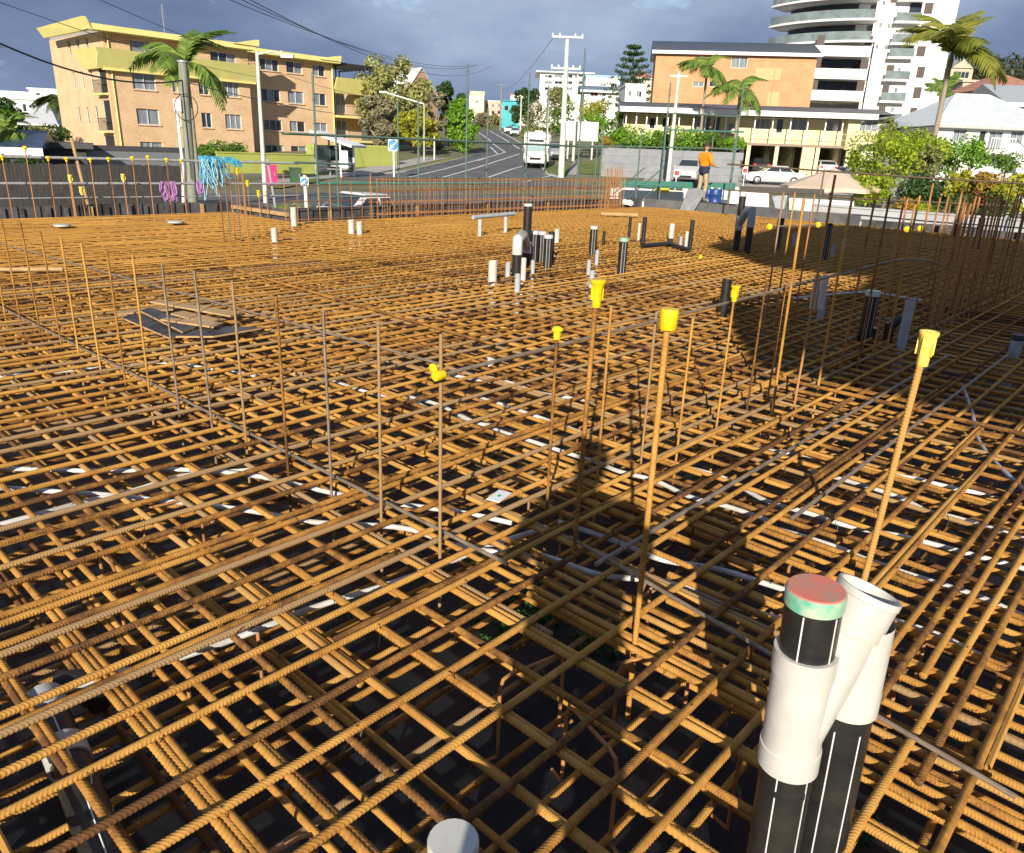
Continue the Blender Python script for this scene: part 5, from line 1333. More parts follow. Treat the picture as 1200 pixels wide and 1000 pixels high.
def arc(r, a0=math.radians(205), a1=math.radians(292), n=22): return [(cx + r * math.cos(a0 + (a1 - a0) * k / n), cy + r * math.sin(a0 + (a1 - a0) * k / n)) for k in range(n + 1)]
DGL = mat('dark_balcony_recess', (.05, .055, .06), .2)
xe = xl - .02
for i in range(1, 8):
    z = zf[i]; curved = i >= 4
    if curved:
        poly = [p for p in arc(Rr) if p[0] < xe] + [(xe, cy - math.sqrt(max(Rr ** 2 - (xe - cx) ** 2, 0))), (xe, 8), (cx - 10, 8)]
        MB().plate(poly, z - .26, z - .01).build('balcony_slab', WHITEP, TW)
        gl = MB(); A2 = [p for p in arc(Rr - .15) if p[0] < xe]
        for p, q in zip(A2[:-1], A2[1:]): gl.add([(p[0], p[1], z), (q[0], q[1], z), (q[0], q[1], z + 1.05), (p[0], p[1], z + 1.05)], [(0, 1, 2, 3)])
        gl.build('balcony_glass', BALG, TW)
    else:
        slab(TW, 'balcony_slab', plT.loc(950, 100)[0] - 2, xe, -2.6, 3, z - .3, z - .01, WHITEP); slab(TW, 'balcony_parapet', plT.loc(950, 100)[0] - 2, xe, -2.6, -2.45, z, z + .95, WHITEP)
    h_ = (zf[i + 1] if i < 7 else z + 3.2) - z - .36
    A3 = arc(Rr - 3.2) if curved else [(plT.loc(948, 100)[0] - 2, .4), (xe, .4)]
    A3 = [p for p in A3 if p[0] < xe + .01]
    for kk, (p, q) in enumerate(zip(A3[:-1], A3[1:])):
        m_ = DGL if (p[0] < cx - 3 or kk % 4 == 1) else WHITEP
        MB().add([(p[0], p[1], z), (q[0], q[1], z), (q[0], q[1], z + h_), (p[0], p[1], z + h_)], [(0, 1, 2, 3)]).build('glazing' if m_ is DGL else 'wall', m_, TW)
    if not curved:
        L0 = plT.loc(948, 100)[0] - 2
        for k in range(6):
            a = L0 + (xe - L0) * (k + .15) / 6; c = L0 + (xe - L0) * (k + .8) / 6
            slab(TW, 'glazing' if k % 2 == 0 or k == 3 else 'screen', a, c, .1 if k % 2 == 0 else -2.3, .3 if k % 2 == 0 else -2.2, z + .02, z + (h_ if k % 2 == 0 else 2.2), DGL if k % 2 == 0 else BROWNSH) if k in (0, 1, 2, 4, 5) else None
slab(TW, 'drainpipe', plT.loc(1008, 100)[0], plT.loc(1008, 100)[0] + .15, -2.9, -2.75, zf[0], zf[4], DARK)
A4 = [p for p in arc(Rr + .4) if p[0] < xe] + [(xe, 0), (xe, 12), (cx - 10, 12)]
MB().plate(A4, zf[7] + 3.0, zf[7] + 3.3).build('roof_slab', WHITEP, TW)
wall(TW, (cx - 6, 16), (plT.loc(948, 100)[0] - 2, .45), zbase, zf[4], [], WHITEP)
# ---- white weatherboard house on the right
plH = Plane(1098, 150, 60, math.radians(0))
wh = mat('white_weatherboard', (.78, .78, .77), .6, (.70, .70, .69), 1.2)
MR = mat('pale_metal_roof', (.62, .66, .68), .4, (.55, .59, .62), 1.5)
h1 = thing('weatherboard_house', 'white weatherboard house with pale metal hip roof on the right', 'building', plH.o)
def hl(px, py, back=0): return plH.loc(px, py, back)
gf = mat('grey_frame', (.45, .46, .46), .5)
ze_ = hl(1150, 150)[1]; xw0, xw1, xs0 = hl(1100, 150)[0], hl(1240, 150)[0], hl(1100, 150)[0]
hw_ = []
for a_, b_, c_, d_, st, gm_ in ((1117, 152, 1132, 166, 'two', GLASSL), (1147, 153, 1155, 173, 'one', GLASS), (1158, 154, 1174, 176, 'two', GLASSL), (1184, 154, 1199, 169, 'two', GLASSL)):
    r4 = plH.rect(a_, b_, c_, d_); hw_.append((r4[0] - xw0, r4[1] - xw0, r4[2], r4[3], st, gm_))
facade(h1, (xw0, 0), (xw1, 0), -.4, ze_, hw_, wh, fm=gf)
r4 = plH.rect(1058, 153, 1064, 164, 2.2)
facade(h1, (xs0, 10), (xs0, 0), -.4, ze_, [(3.0, 4.0, ze_ - 1.6, ze_ - .3, 'two', GLASS), (6.6, 7.6, ze_ - 1.6, ze_ - .3, 'two', GLASSL)], wh, fm=gf); wall(h1, (xw1, 0), (xw1, 10), -.4, ze_, [], wh); wall(h1, (xw1, 10), (xs0, 10), -.4, ze_, [], wh)
e0, e1 = xw0 - .5, xw1 + .5; rg0, rg1 = hl(1122, 110, 4.5)[0], hl(1162, 112, 4.5)[0]; zr_ = hl(1130, 111, 4.8)[1]
roofv = [(e0, -.5, ze_ + .05), (e1, -.5, ze_ + .05), (e1, 10.5, ze_ + .05), (e0, 10.5, ze_ + .05), (rg0, 4.8, zr_), (rg1, 4.8, zr_)]
MB().add(roofv, [(0, 1, 5, 4), (2, 3, 4, 5), (3, 0, 4), (1, 2, 5), (0, 3, 2, 1)]).build('roof', MR, h1)
seam = MB()
for k in range(1, 44):
    t_ = k / 44.0; x_ = e0 + (e1 - e0) * t_
    f_ = 1.0 if rg0 <= x_ <= rg1 else ((x_ - e0) / (rg0 - e0) if x_ < rg0 else (e1 - x_) / (e1 - rg1))
    if f_ > .05: seam.tube([(x_, -.5, ze_ + .06), (x_, -.5 + 5.3 * f_, ze_ + .06 + (zr_ - ze_ - .05) * f_)], .014, 4, False)
for a_, b_ in ((0, 4), (1, 5), (4, 5)): seam.tube([np.array(roofv[a_]) + [0, 0, .02], np.array(roofv[b_]) + [0, 0, .02]], .05, 5, False)
seam.build('roof_seams', MR, h1)
MB().bx(e0 - .05, e1 + .05, -.62, -.51, ze_ - .1, ze_ + .08).build('gutter', gf, h1)
a = plH.rect(1145, 166, 1174, 178)
slab(h1, 'porch', a[0], a[1], -1.6, -.01, a[2] - .2, a[2], wh)
b = MB()
for k in range(10): b.bx(a[0] + .02 + .19 * k, a[0] + .05 + .19 * k, -1.6, -1.56, a[2], a[2] + .85)
b.bx(a[0], a[1], -1.61, -1.55, a[2] + .86, a[2] + .92); b.build('railing', WHITEP, h1)
for k in range(8): slab(h1, 'step', a[1] + .22 * k, a[1] + .22 * k + .26, -1.5, -.5, a[2] - .17 * (k + 1), a[2] - .17 * k - .12, wh)
b = MB(); b.tube([(a[1], -1.55, a[2] + .9), (a[1] + 1.9, -1.55, a[2] - .6)], .03, 6); b.build('handrail', DFRAME, h1)
# ---- houses up the slope on the far right
tanr = mat('tan_render', (.50, .44, .33), .75); redr = mat('red_tile_roof', (.42, .20, .13), .7, (.34, .15, .10), 1.2)
block('hill_house', 'tan square house with roof deck behind the white hip roof', Plane(1130, 110, 110), (1126, 97, 1166, 122), 8, tanr, [(1139, 99, 1143, 110, 'one'), (1153, 101, 1157, 111, 'one')], 'flat', tanr, base=3)
block('hill_house', 'tan pavilion with grey gable roof above the tan square house', Plane(1113, 95, 118), (1113, 80, 1139, 100), 7, tanr, [(1117, 84, 1136, 92, 'four', GLASS)], 'gablefront', mat('grey_tile_roof', (.45, .44, .45), .6), rise=1.3, base=3)
block('hill_house', 'house with red tiled hip roof at the right border', Plane(1163, 112, 95), (1163, 105, 1225, 122), 10, mat('pink_render', (.55, .42, .33), .7), [(1168, 107, 1176, 113, 'two'), (1178, 107, 1186, 113, 'two'), (1192, 106, 1199, 112, 'two')], 'hip', redr, rise=2.2, over=.5, base=3)
block('hill_house', 'grey metal gable house at the right border below the red roof', Plane(1172, 130, 78), (1178, 122, 1230, 140), 9, mat('grey_clad', (.40, .42, .44), .5), [], 'gable', mat('grey_metal_roof', (.36, .39, .41), .45), rise=2.0, base=.4)
# ---- far left
block('far_apartments', 'long white apartment building at the far left edge', Plane(5, 140, 135, math.radians(20)), (-20, 116, 44, 150), 14, mat('white_far', (.70, .68, .63), .7), [(27, 122, 31, 131, 'one', GLASS), (34, 123, 41, 127, 'two', GLASS), (8, 121, 13, 126, 'two'), (8, 132, 13, 137, 'two'), (-6, 122, 0, 127, 'two')], 'flat', WHITEP, base=2, parapet=.9)
block('far_apartments', 'upper white block with roof terrace behind the date palm', Plane(45, 140, 150, math.radians(15)), (37, 106, 72, 145), 12, mat('white_far', (.70, .68, .63), .7), [(39, 109, 47, 112, 'two', GLASS), (47, 124, 57, 131, 'two', GLASS), (60, 118, 66, 122, 'two')], 'flat', WHITEP, base=2)
block('far_house', 'low house with grey pyramid roof left of the brick apartments', Plane(45, 150, 85, math.radians(15)), (28, 146, 66, 160), 8, mat('pale_house', (.55, .52, .47), .7), [], 'hip', mat('grey_pyramid_roof', (.50, .52, .55), .5), rise=2.6, over=.4, base=0)
block('near_shed', 'low dark blue roofed shed behind the timber fence', Plane(0, 178, 40, math.radians(25)), (-25, 174, 42, 200), 7, mat('dark_clad', (.05, .055, .06), .6), [], 'gable', mat('blue_steel_roof', (.06, .09, .16), .35, (.035, .05, .09), 2), rise=.9, over=.4, base=-.45, cat='shed')
block('near_shed', 'dark flat carport roof in front of the brick apartments', Plane(60, 178, 44, math.radians(28)), (44, 174, 102, 200), 6, mat('dark_clad', (.05, .055, .06), .6), [], 'flat', mat('charcoal_roof', (.07, .07, .075), .6), over=.4, base=-.45, cat='shed')
block('near_shed', 'grey metal clad wall between the shed and the light pole', Plane(105, 185, 46, UROT), (100, 178, 222, 205), .3, mat('grey_corrugated', (.20, .21, .23), .5, (.16, .17, .19), 3, stretch=(12, 12, .1)), [], 'flat', mat('charcoal_roof', (.07, .07, .075), .6), over=.02, base=-.45, cat='wall')
# ---- at the end of the road
pinkb = mat('pink_far_render', (.62, .42, .32), .7, (.55, .35, .26), .3)
gridw = [(555 + 7 * i, 122 + 8 * j, 558.5 + 7 * i, 126 + 8 * j, 'one') for i in range(5) for j in range(2)]
block('far_apartments', 'pink apartment row closing the end of the road', Plane(552, 140, 300), (550, 119, 594, 150), 14, pinkb, gridw, 'flat', WHITEP, base=8)
block('far_apartments', 'cream stair tower with sloped top at the end of the road', Plane(551, 140, 290), (550, 114, 567, 140), 8, mat('cream_far', (.72, .68, .48), .7), [(557, 118, 561, 121, 'one')], 'gable', mat('cream_far', (.72, .68, .48), .7), rise=2.2, over=.05, base=8)
block('teal_building', 'narrow teal building on the right of the road', Plane(588, 140, 210), (588, 119, 608, 149), 9, mat('teal_paint', (.03, .40, .44), .55, (.04, .32, .36), .8), [(591, 124, 596, 130, 'one'), (599, 124, 604, 130, 'one'), (599, 134, 604, 139, 'one')], 'flat', mat('teal_roof', (.02, .22, .26), .5), base=7)
ww = [(638 + 12 * i, 88 + 7.2 * j, 647 + 12 * i, 91.5 + 7.2 * j, 'two') for i in range(4) for j in range(3)]
block('far_apartments', 'white modern block with deep balconies behind the power pole', Plane(635, 110, 230), (632, 86, 690, 130), 16, WHITEP, ww, 'flat', WHITEP, base=7, over=1.2)
block('far_apartments', 'white block with blue roof band right of the power pole', Plane(690, 110, 210), (686, 90, 726, 118), 14, WHITEP, [(703, 98, 711, 101, 'two'), (716, 99, 720, 102, 'one')], 'flat', mat('sky_blue_band', (.30, .55, .75), .4), base=7)
block('far_house', 'white two storey house with grey blue roof behind the billboard', Plane(686, 120, 150), (684, 107, 732, 138), 10, WHITEP, [(692, 108, 701, 113, 'two', mat('dark_red_glass', (.10, .03, .025), .3)), (706, 108, 710, 113, 'one'), (691, 122, 698, 128, 'two'), (706, 115, 710, 118, 'one')], 'gable', mat('grey_blue_roof', (.20, .27, .33), .5), rise=1.2, over=.8, base=4)
block('far_house', 'small white cube house below the norfolk pine', Plane(733, 115, 120), (732, 101, 756, 135), 8, WHITEP, [(736, 107, 740, 113, 'one'), (746, 107, 752, 114, 'two')], 'flat', WHITEP, base=3, over=.1)
block('far_house', 'small house with red tiled roof left of the orange brick block', Plane(740, 100, 140), (740, 92, 768, 110), 8, mat('pale_house', (.55, .52, .47), .7), [], 'hip', redr, rise=1.6, base=4)
block('far_apartments', 'white stepped block left of the power pole', Plane(600, 130, 250), (598, 112, 650, 140), 12, WHITEP, [(626, 118, 631, 121, 'two'), (637, 118, 641, 121, 'two'), (614, 116, 618, 119, 'one')], 'flat', redr, base=8)
block('far_house', 'brown brick gable rising behind the paperbark tree', Plane(478, 110, 105, math.radians(35)), (476, 111, 512, 150), 10, brick_mat('brown_brick', (.40, .22, .15), (.34, .18, .12), (.36, .24, .17)), [], 'gablefront', WHITEP, rise=3.2, over=.2, base=1)
# ---- walls and fences
gw = thing('garden_wall', 'lime green rendered wall along the footpath before the brick apartments', 'wall', UV(38.5, 55.5), UROT)
LIME = mat('lime_render', (.38, .42, .10), .75, (.33, .37, .09), .8)
def wq(px, py, v): P = PV(px, py, v); return uvof(P)[0], P[2]
segs = [(255, 188, 385, 181, 213), (389, 190, 390, 177, 207), (410, 440, 178, 174, 196), (440, 468, 172, 170, 190)]
u0_, _ = wq(255, 188, 50); u1_, zt_ = wq(388, 183, 50)
bq = MB(); gw.location = tuple(UV(u0_, 50)); L = u1_ - u0_; bq.bx(0, L, 0, .2, -.5, zt_); bq.build('wall_run', LIME, gw); MB().bx(-.03, L + .03, -.05, .25, zt_ + .004, zt_ + .09).build('coping', LIME, gw)
gw2 = thing('garden_wall', 'lime green wall with a sloped shadow behind the bus shelter', 'wall', UV(0, 0), UROT)
u2_, _ = wq(408, 190, 54); u3_, zt2 = wq(463, 173, 54); gw2.location = tuple(UV(u2_, 54)); L = u3_ - u2_
MB().bx(0, L, 0, .2, -.5, zt2).build('wall_run', LIME, gw2); MB().bx(0, .2, .21, 6, -.5, zt2 - .01).build('return_wall', LIME, gw2); MB().bx(L, L + .2, .0, 5, -.5, zt2 + .1).build('return_wall', LIME, gw2)
bw = thing('block_wall', 'grey concrete block wall below the motel hedge', 'wall', W(702, 200, 66), math.radians(-4))
L = (W(868, 200, 65) - W(704, 200, 66))[0]; zt3 = W(760, 175, 66)[2]
GB = mat('grey_block', (.25, .26, .28), .85, (.20, .21, .23), 1.5, bump=.2)
bw.location = (W(704, 200, 66)[0], 66.2, 0); nb = 16
for i in range(nb):
    for r_ in range(4):
        x = L * i / nb + (.2 if r_ % 2 else 0); hh = (zt3 + .2) / 4
        MB().bx(x + .008, x + L / nb - .008, -.1, .1, -.2 + hh * r_ + .006, -.2 + hh * (r_ + 1) - .006).build('block', GB, bw)
MB().bx(0, L, -.07, .07, -.3, zt3 - .02).build('mortar_core', mat('grey_mortar', (.20, .2, .21), .9), bw)
tf = thing('paling_fence', 'dark weathered timber paling fence on the left behind the rails', 'fence', UV(3.0, 25.0), UROT)
ztf = PV(120, 193, 25.0)[2]; bq = MB(); x = 0
while x < 8.4:
    w_ = .10; bq.bx(x, x + w_ - .006, 0, .02, -.45, ztf + RND.uniform(-.02, .02) - (.0 if x > 3.3 else .22)); x += w_
bq.build('palings', mat('weathered_timber', (.075, .072, .068), .9, (.035, .033, .032), 4, stretch=(8, 8, .6)), tf, 'stuff')
for z in (-.2, .3): MB().bx(0, 8.4, .022, .08, z, z + .09).build('fence_rail', DARK, tf)

# ================================================================== VEGETATION
BARK = mat('bark', (.22, .17, .13), .9, (.12, .09, .07), 6, bump=.5); PBARK = mat('paperbark', (.45, .38, .31), .9, (.25, .20, .16), 5, bump=.5)
L_GREEN = leaf_mat('leaf_green', (.061, .135, .016), (.108, .216, .024), (.189, .324, .041))
L_BRIGHT = leaf_mat('leaf_bright', (.095, .216, .016), (.162, .338, .027), (.270, .459, .041))
L_DARK = leaf_mat('leaf_dark', (.024, .061, .016), (.047, .101, .024), (.081, .149, .034))
L_OLIVE = leaf_mat('leaf_olive', (.15, .16, .05), (.24, .25, .08), (.36, .35, .13))
L_GREY = leaf_mat('leaf_greygreen', (.17, .155, .09), (.27, .25, .15), (.38, .35, .22))
L_YEL = leaf_mat('leaf_yellow', (.216, .230, .020), (.351, .365, .027), (.513, .486, .054))
L_LIME = leaf_mat('leaf_lime', (.135, .230, .016), (.270, .365, .024), (.486, .540, .047))
L_ORANGE = leaf_mat('leaf_orange', (.30, .14, .02), (.42, .26, .04), (.45, .38, .08))
L_RED = leaf_mat('leaf_red', (.25, .03, .03), (.40, .06, .05), (.3, .12, .04))
L_PALM = leaf_mat('leaf_palm', (.081, .162, .024), (.162, .257, .041), (.297, .378, .081))
L_PALMY = leaf_mat('leaf_palm_yellow', (.14, .17, .02), (.24, .26, .04), (.34, .30, .06))
L_PALMD = leaf_mat('leaf_palm_dark', (.034, .068, .016), (.068, .108, .027), (.121, .162, .041))
def leaves(clumps, n, size, aspect=.45, flat=.35, seed=0):
    r = np.random.RandomState(seed)
    C = np.array([c[0] for c in clumps], float); Rc = np.array([c[1] for c in clumps], float)
    w = Rc[:, 0] * Rc[:, 1] * Rc[:, 2]; w = w ** .67; w /= w.sum()
    idx = r.choice(len(clumps), n, p=w)
    d = r.normal(size=(n, 3)); d /= np.linalg.norm(d, axis=1)[:, None]
    rad = r.uniform(.45, 1.06, n) ** .6
    P = C[idx] + d * rad[:, None] * Rc[idx]
    nrm = d * .7 + r.normal(size=(n, 3)) * .6; nrm[:, 2] += flat; nrm /= np.linalg.norm(nrm, axis=1)[:, None]
    t = np.cross(nrm, r.normal(size=(n, 3))); t /= np.linalg.norm(t, axis=1)[:, None]; b = np.cross(nrm, t)
    s = size * r.uniform(.6, 1.35, n)[:, None]
    V = np.stack([P - t * s, P + b * s * aspect, P + t * s, P - b * s * aspect], 1).reshape(-1, 3)
    return V, np.arange(n * 4).reshape(-1, 4)
def crownmesh(name, clumps, n, size, m, **k):
    V, Fq = leaves(clumps, n, size, **k); return np_mesh(name, V, Fq, m)
def clumpset(rx, ry, rz, zc, n, rc, seed, hollow=.55):
    r = np.random.RandomState(seed); out = []
    for _ in range(n):
        d = r.normal(size=3); d /= np.linalg.norm(d); q = r.uniform(hollow, 1.0)
        c = np.array([d[0] * rx * q, d[1] * ry * q, zc + d[2] * rz * q]); k = rc * r.uniform(.6, 1.3)
        out.append((c, (k, k, k * .8)))
    return out
def tree(name, label, P, zc, rx, rz, lm, n=3500, leaf=.22, nc=26, rc=None, seed=1, bark=BARK, tr=.18, group=None, cat='tree', ry=None, limbs=6, zground=None):
    """P on the ground; zc, rx, rz: crown centre height and radii"""
    zg_ = P[2] if zground is None else zground
    root = thing(name, label, cat, (P[0], P[1], zg_), 0, group)
    cl = clumpset(rx, ry or rx, rz, zc, nc, rc or rx * .36, seed)
    newobj('crown', crownmesh('crown', cl, n, leaf, lm, seed=seed), root)
    if bark is not None:
        r = random.Random(seed); b = MB(); b.tube([(0, 0, -.1), (.05 * zc, 0, zc * .4), (-.02, .02, max(zc, .4))], [tr, tr * .8, tr * .35], 8)
        for k in range(limbs):
            c = cl[r.randrange(len(cl))][0]; z0 = zc * r.uniform(.3, .7)
            b.tube([(0, 0, z0), tuple(np.array([c[0] * .5, c[1] * .5, (z0 + c[2]) / 2 + .1])), tuple(c)], [tr * .5, tr * .3, tr * .1], 5)
        b.build('trunk', bark, root)
    return root
def bush(name, label, px, pyc, Y, wpx, hpx, lm, n=2500, leaf=.12, seed=1, nc=16, cat='bush', group=None, zg_=None):
    C = W(px, pyc, Y); k = Y / 905.0; rx, rz = wpx * k / 2, hpx * k / 2; g = hz(Y) if zg_ is None else zg_
    return tree(name, label, np.array([C[0], C[1], g]), C[2] - g, rx, rz, lm, n, leaf, nc, rx * .42, seed, BARK, .07, group, cat, limbs=4)
# roadside trees, left
k = 905.
def rtree(label, px, pyc, Y, wpx, hpx, lm, n, leaf, seed, bark=BARK, nc=26, rcf=.34, tr=.18, name='street_tree'):
    C = W(px, pyc, Y); g = hz(Y); rx, rz = wpx * Y / k / 2, hpx * Y / k / 2
    return tree(name, label, np.array([C[0], C[1], g]), C[2] - g, rx, rz, lm, n, leaf, nc, rx * rcf, seed, bark, tr, 'trees along the left of the road')
rtree('big grey green paperbark tree right of the brick apartments', 460, 120, 92, 78, 92, leaf_mat('leaf_paperbark', (.24, .26, .08), (.36, .38, .12), (.50, .49, .22)), 8000, .26, 21, PBARK, 60, .27, .28)
rtree('sparse brownish paperbark beside the big one', 445, 148, 88, 50, 62, L_GREY, 4200, .22, 22, PBARK, 30, .28, .2)
rtree('yellow leaved tree between the scaffold uprights', 490, 148, 84, 44, 50, L_YEL, 3600, .19, 23, BARK, 26, .32)
rtree('grey twiggy tree right of the yellow leaved tree', 511, 140, 90, 30, 62, L_GREY, 2400, .2, 24, PBARK, 22, .3)
rtree('bright green dense tree at the road bend', 541, 145, 90, 44, 54, L_BRIGHT, 4800, .21, 25, BARK, 26, .36)
rtree('dark pointed tree behind the bright green one', 527, 117, 105, 32, 36, L_DARK, 2600, .22, 26, BARK, 18, .36)
rtree('grey green tree before the brown brick gable', 482, 116, 98, 40, 34, L_OLIVE, 2600, .24, 27, PBARK, 22, .3)
# far road trees
for i, (lb, px, py, Y, w_, h_, lm) in enumerate((('brown green tree below the pink apartments', 562, 143, 200, 24, 18, L_GREY), ('second brown tree at the road end', 580, 144, 220, 18, 16, L_OLIVE), ('dark round tree in front of the teal building', 612, 133, 170, 30, 30, L_DARK), ('dark palm topped tree above the teal building', 616, 113, 190, 26, 18, L_DARK),
                                              ('tall olive shrubbery left of the power pole', 640, 138, 120, 38, 40, L_OLIVE), ('green shrubbery behind the power pole', 664, 140, 115, 30, 30, L_GREEN), ('shrub on the bank beside the parked cars', 622, 156, 120, 22, 10, L_OLIVE), ('leafy tree behind the billboard', 700, 150, 95, 36, 34, L_BRIGHT), ('yellow green palms clump above the billboard', 695, 132, 100, 40, 24, L_YEL), ('green garden tree left of the motel', 722, 150, 85, 26, 36, L_GREEN), ('yellow flowering shrub at the block wall', 712, 166, 75, 10, 12, L_ORANGE), ('pale feathery tree beside the power pole', 654, 114, 150, 26, 18, L_OLIVE))):
    bush('roadside_tree', lb, px, py, Y, w_, h_, lm, 1700, .0016 * Y, 40 + i, 16, 'tree', 'trees at the far road')
# hedges before the motel
for i, (lb, px, py, w_, h_) in enumerate((('round clipped hedge bush, leftmost before the motel', 743, 163, 44, 26), ('small hedge bush between the two wide ones', 774, 166, 24, 22), ('wide clipped hedge bush right of the slanted pole', 800, 163, 44, 26), ('hedge bush behind the worker', 828, 166, 30, 20), ('low hedge bush by the car bays', 860, 168, 24, 14))):
    bush('hedge_bush', lb, px, py, 69, w_, h_, L_BRIGHT if i % 2 == 0 else L_GREEN, 2300, .11, 60 + i, 14, 'hedge', 'clipped hedge before the motel')
bush('hedge_bush', 'low green hedge in front of the brick apartments', 257, 178, 56, 52, 16, L_GREEN, 2400, .12, 70, 16, 'hedge')
# left garden
bush('garden_bush', 'dark bush behind the paling fence at far left', 30, 200, 32, 62, 26, L_DARK, 2600, .10, 71); bush('garden_bush', 'brown green bush left of the grey pyramid roof', 40, 158, 56, 40, 20, L_OLIVE, 2200, .12, 72); bush('garden_bush', 'green bush at the far left border', 8, 150, 52, 40, 44, L_GREEN, 3000, .13, 73); bush('garden_bush', 'small dark tree at the left border above the garden', 4, 128, 60, 30, 22, L_DARK, 1500, .13, 74)
bush('garden_bush', 'hedge below the grey pyramid roof', 58, 157, 70, 36, 12, L_DARK, 1600, .12, 75)
# big bushes right
GB_ = 'garden bushes right of the umbrella'
for i, (lb, px, py, Y, w_, h_, lm, n, lf) in enumerate((('large lime green bush right of the umbrella', 1044, 188, 34, 82, 58, L_LIME, 6500, .075), ('yellow green crown top of the large bush', 1082, 176, 36, 62, 42, L_LIME, 4200, .08), ('brownish bush between the lime ones', 1084, 190, 33, 30, 36, L_OLIVE, 2200, .07), ('green bush before the white house', 1120, 183, 40, 56, 34, L_BRIGHT, 3400, .09),
                                                  ('dark green bush low behind the white wall', 1082, 226, 29, 50, 36, L_DARK, 3000, .07), ('lime bush below the umbrella edge', 1022, 222, 30, 44, 34, L_LIME, 3000, .07), ('orange leaved shrub above the white wall', 1060, 243, 27.5, 34, 16, L_ORANGE, 1400, .06), ('pale variegated shrub beside the orange one', 1084, 248, 27, 26, 12, L_LIME, 1000, .06),
                                                  ('yellow croton shrub behind the dense bars', 1128, 220, 28, 36, 36, L_YEL, 1900, .08), ('orange yellow croton shrub near the right border', 1165, 222, 27, 44, 36, L_ORANGE, 2000, .085), ('green croton shrub at the right border', 1192, 228, 26, 40, 40, L_YEL, 2200, .085), ('red leaved plant behind the dense bars', 1146, 236, 26.5, 16, 16, L_RED, 700, .07), ('dark shrub under the croton shrubs', 1150, 246, 26, 80, 22, L_DARK, 2600, .07), ('small bushes at the foot of the white house', 1180, 190, 50, 40, 12, L_GREEN, 1400, .09), ('dry bush at the right end of the motel', 1042, 152, 66, 16, 26, L_OLIVE, 1200, .1))):
    bush('garden_bush', lb, px, py, Y, w_, h_, lm, n, lf, 80 + i, 22, group=GB_)
# palms
def frondmesh(name, L, m, droop=.9, width=.34, nl=26, seed=0, stiff=0.25):
    r = random.Random(seed); b = MB(); pts = []
    for i in range(13):
        t = i / 12; pts.append(np.array([L * (t - .12 * t * t * droop), 0, L * (stiff * t * 2 - droop * .85 * t * t)]))
    b.tube(pts, [.022 * L / 2 * (1 - .85 * i / 12) for i in range(13)], 4, False)
    for i in range(1, nl):
        t = i / nl; j = min(int(t * 12), 11); f = t * 12 - j; p = pts[j] * (1 - f) + pts[j + 1] * f; tg = pts[j + 1] - pts[j]; tg /= np.linalg.norm(tg)
        ll = L * width * math.sin(math.pi * min(.08 + t * .92, .97)) ** .6 * r.uniform(.85, 1.1)
        for s_ in (-1, 1):
            d = np.array([.55 * tg[0], s_ * .8, -.28 - .25 * r.random() + .55 * tg[2]]); d /= np.linalg.norm(d); w_ = tg * L * .021
            e = p + d * ll; mid = p + d * ll * .5 + np.array([0, 0, .03 * L * .4])
            b.add([p - w_, p + w_, mid + w_ * 1.1, e + np.array([0, 0, -.08 * ll]), mid - w_ * 1.1], [(0, 1, 2, 4), (4, 2, 3)])
    return b.mesh(name, m)
def palm(label, px, py, Y, zg_, fl, m, nf=13, trunk_r=.13, droop=1.0, base=None, tmat=None, shaft=True, seed=1, name='palm_tree', group=None, elev=(-.5, .95), width=.34):
    C = W(px, py, Y); Bp = np.array([C[0], C[1], zg_]) if base is None else np.array(base)
    root = thing(name, label, 'palm', tuple(Bp), 0, group); top = C - Bp
    TM = tmat or mat('palm_trunk', (.34, .29, .22), .85, (.24, .20, .15), 5, stretch=(1, 1, 6), bump=.3)
    MB().tube([(0, 0, -.1), tuple(top * .5 + np.array([.04, 0, 0])), tuple(top - [0, 0, .6 if shaft else 0])], [trunk_r * 1.25, trunk_r, trunk_r * .9], 12).build('trunk', TM, root)
    if shaft: MB().tube([tuple(top - [0, 0, .75]), tuple(top - [0, 0, .4]), tuple(top)], [trunk_r * .95, trunk_r * 1.1, trunk_r * .55], 12).build('crown_shaft', mat('crown_shaft_green', (.20, .24, .05), .5), root)
    meshes = [frondmesh('frond', fl, m, droop * (.8 + .2 * q), width, 26, seed + q) for q in range(3)]
    r = random.Random(seed)
    for i in range(nf):
        o = newobj('frond', meshes[i % 3], root); o.location = tuple(top)
        el = elev[0] + (elev[1] - elev[0]) * ((i * .618) % 1.0)
        o.rotation_euler = (r.gauss(0, .15), -el, i * 2.39996 + r.gauss(0, .2)); s_ = r.uniform(.85, 1.1); o.scale = (s_, s_, s_)
    return root
palm('palm tree with green crown behind the grey power pole on the left', 217, 74, 40, -.45, 2.7, L_PALM, 18, .13, seed=3, elev=(-.45, 1.2))
palm('tall palm with big bright crown before the white tower', 1116, 62, 44, -.45, 3.3, L_PALMY, 18, .13, base=(W(1093, 165, 44)[0], 44, -.45), seed=5, elev=(-.25, 1.35))
palm('left of two palms in front of the orange brick block', 829, 80, 71, hz(71), 3.0, L_PALM, 16, .11, base=(W(821, 150, 71)[0], 71, hz(71)), seed=7, group='palms before the motel')
palm('right of two palms in front of the orange brick block', 868, 108, 69, hz(69), 3.1, L_PALM, 16, .15, base=(W(861, 165, 69)[0], 69, hz(69)), seed=9, group='palms before the motel')
palm('dark date palm beside the left end of the brick apartments', 74, 118, 80, hz(80), 2.9, L_PALMD, 20, .3, droop=1.2, shaft=False, seed=11, tmat=BARK)
palm('low green cycad palm at the left border', 6, 150, 42, -.45, 1.9, L_PALM, 14, .18, shaft=False, seed=13)
palm('palm frond crown just entering at the left border', -34, 66, 40, -.45, 1.6, L_PALM, 11, .12, seed=15)
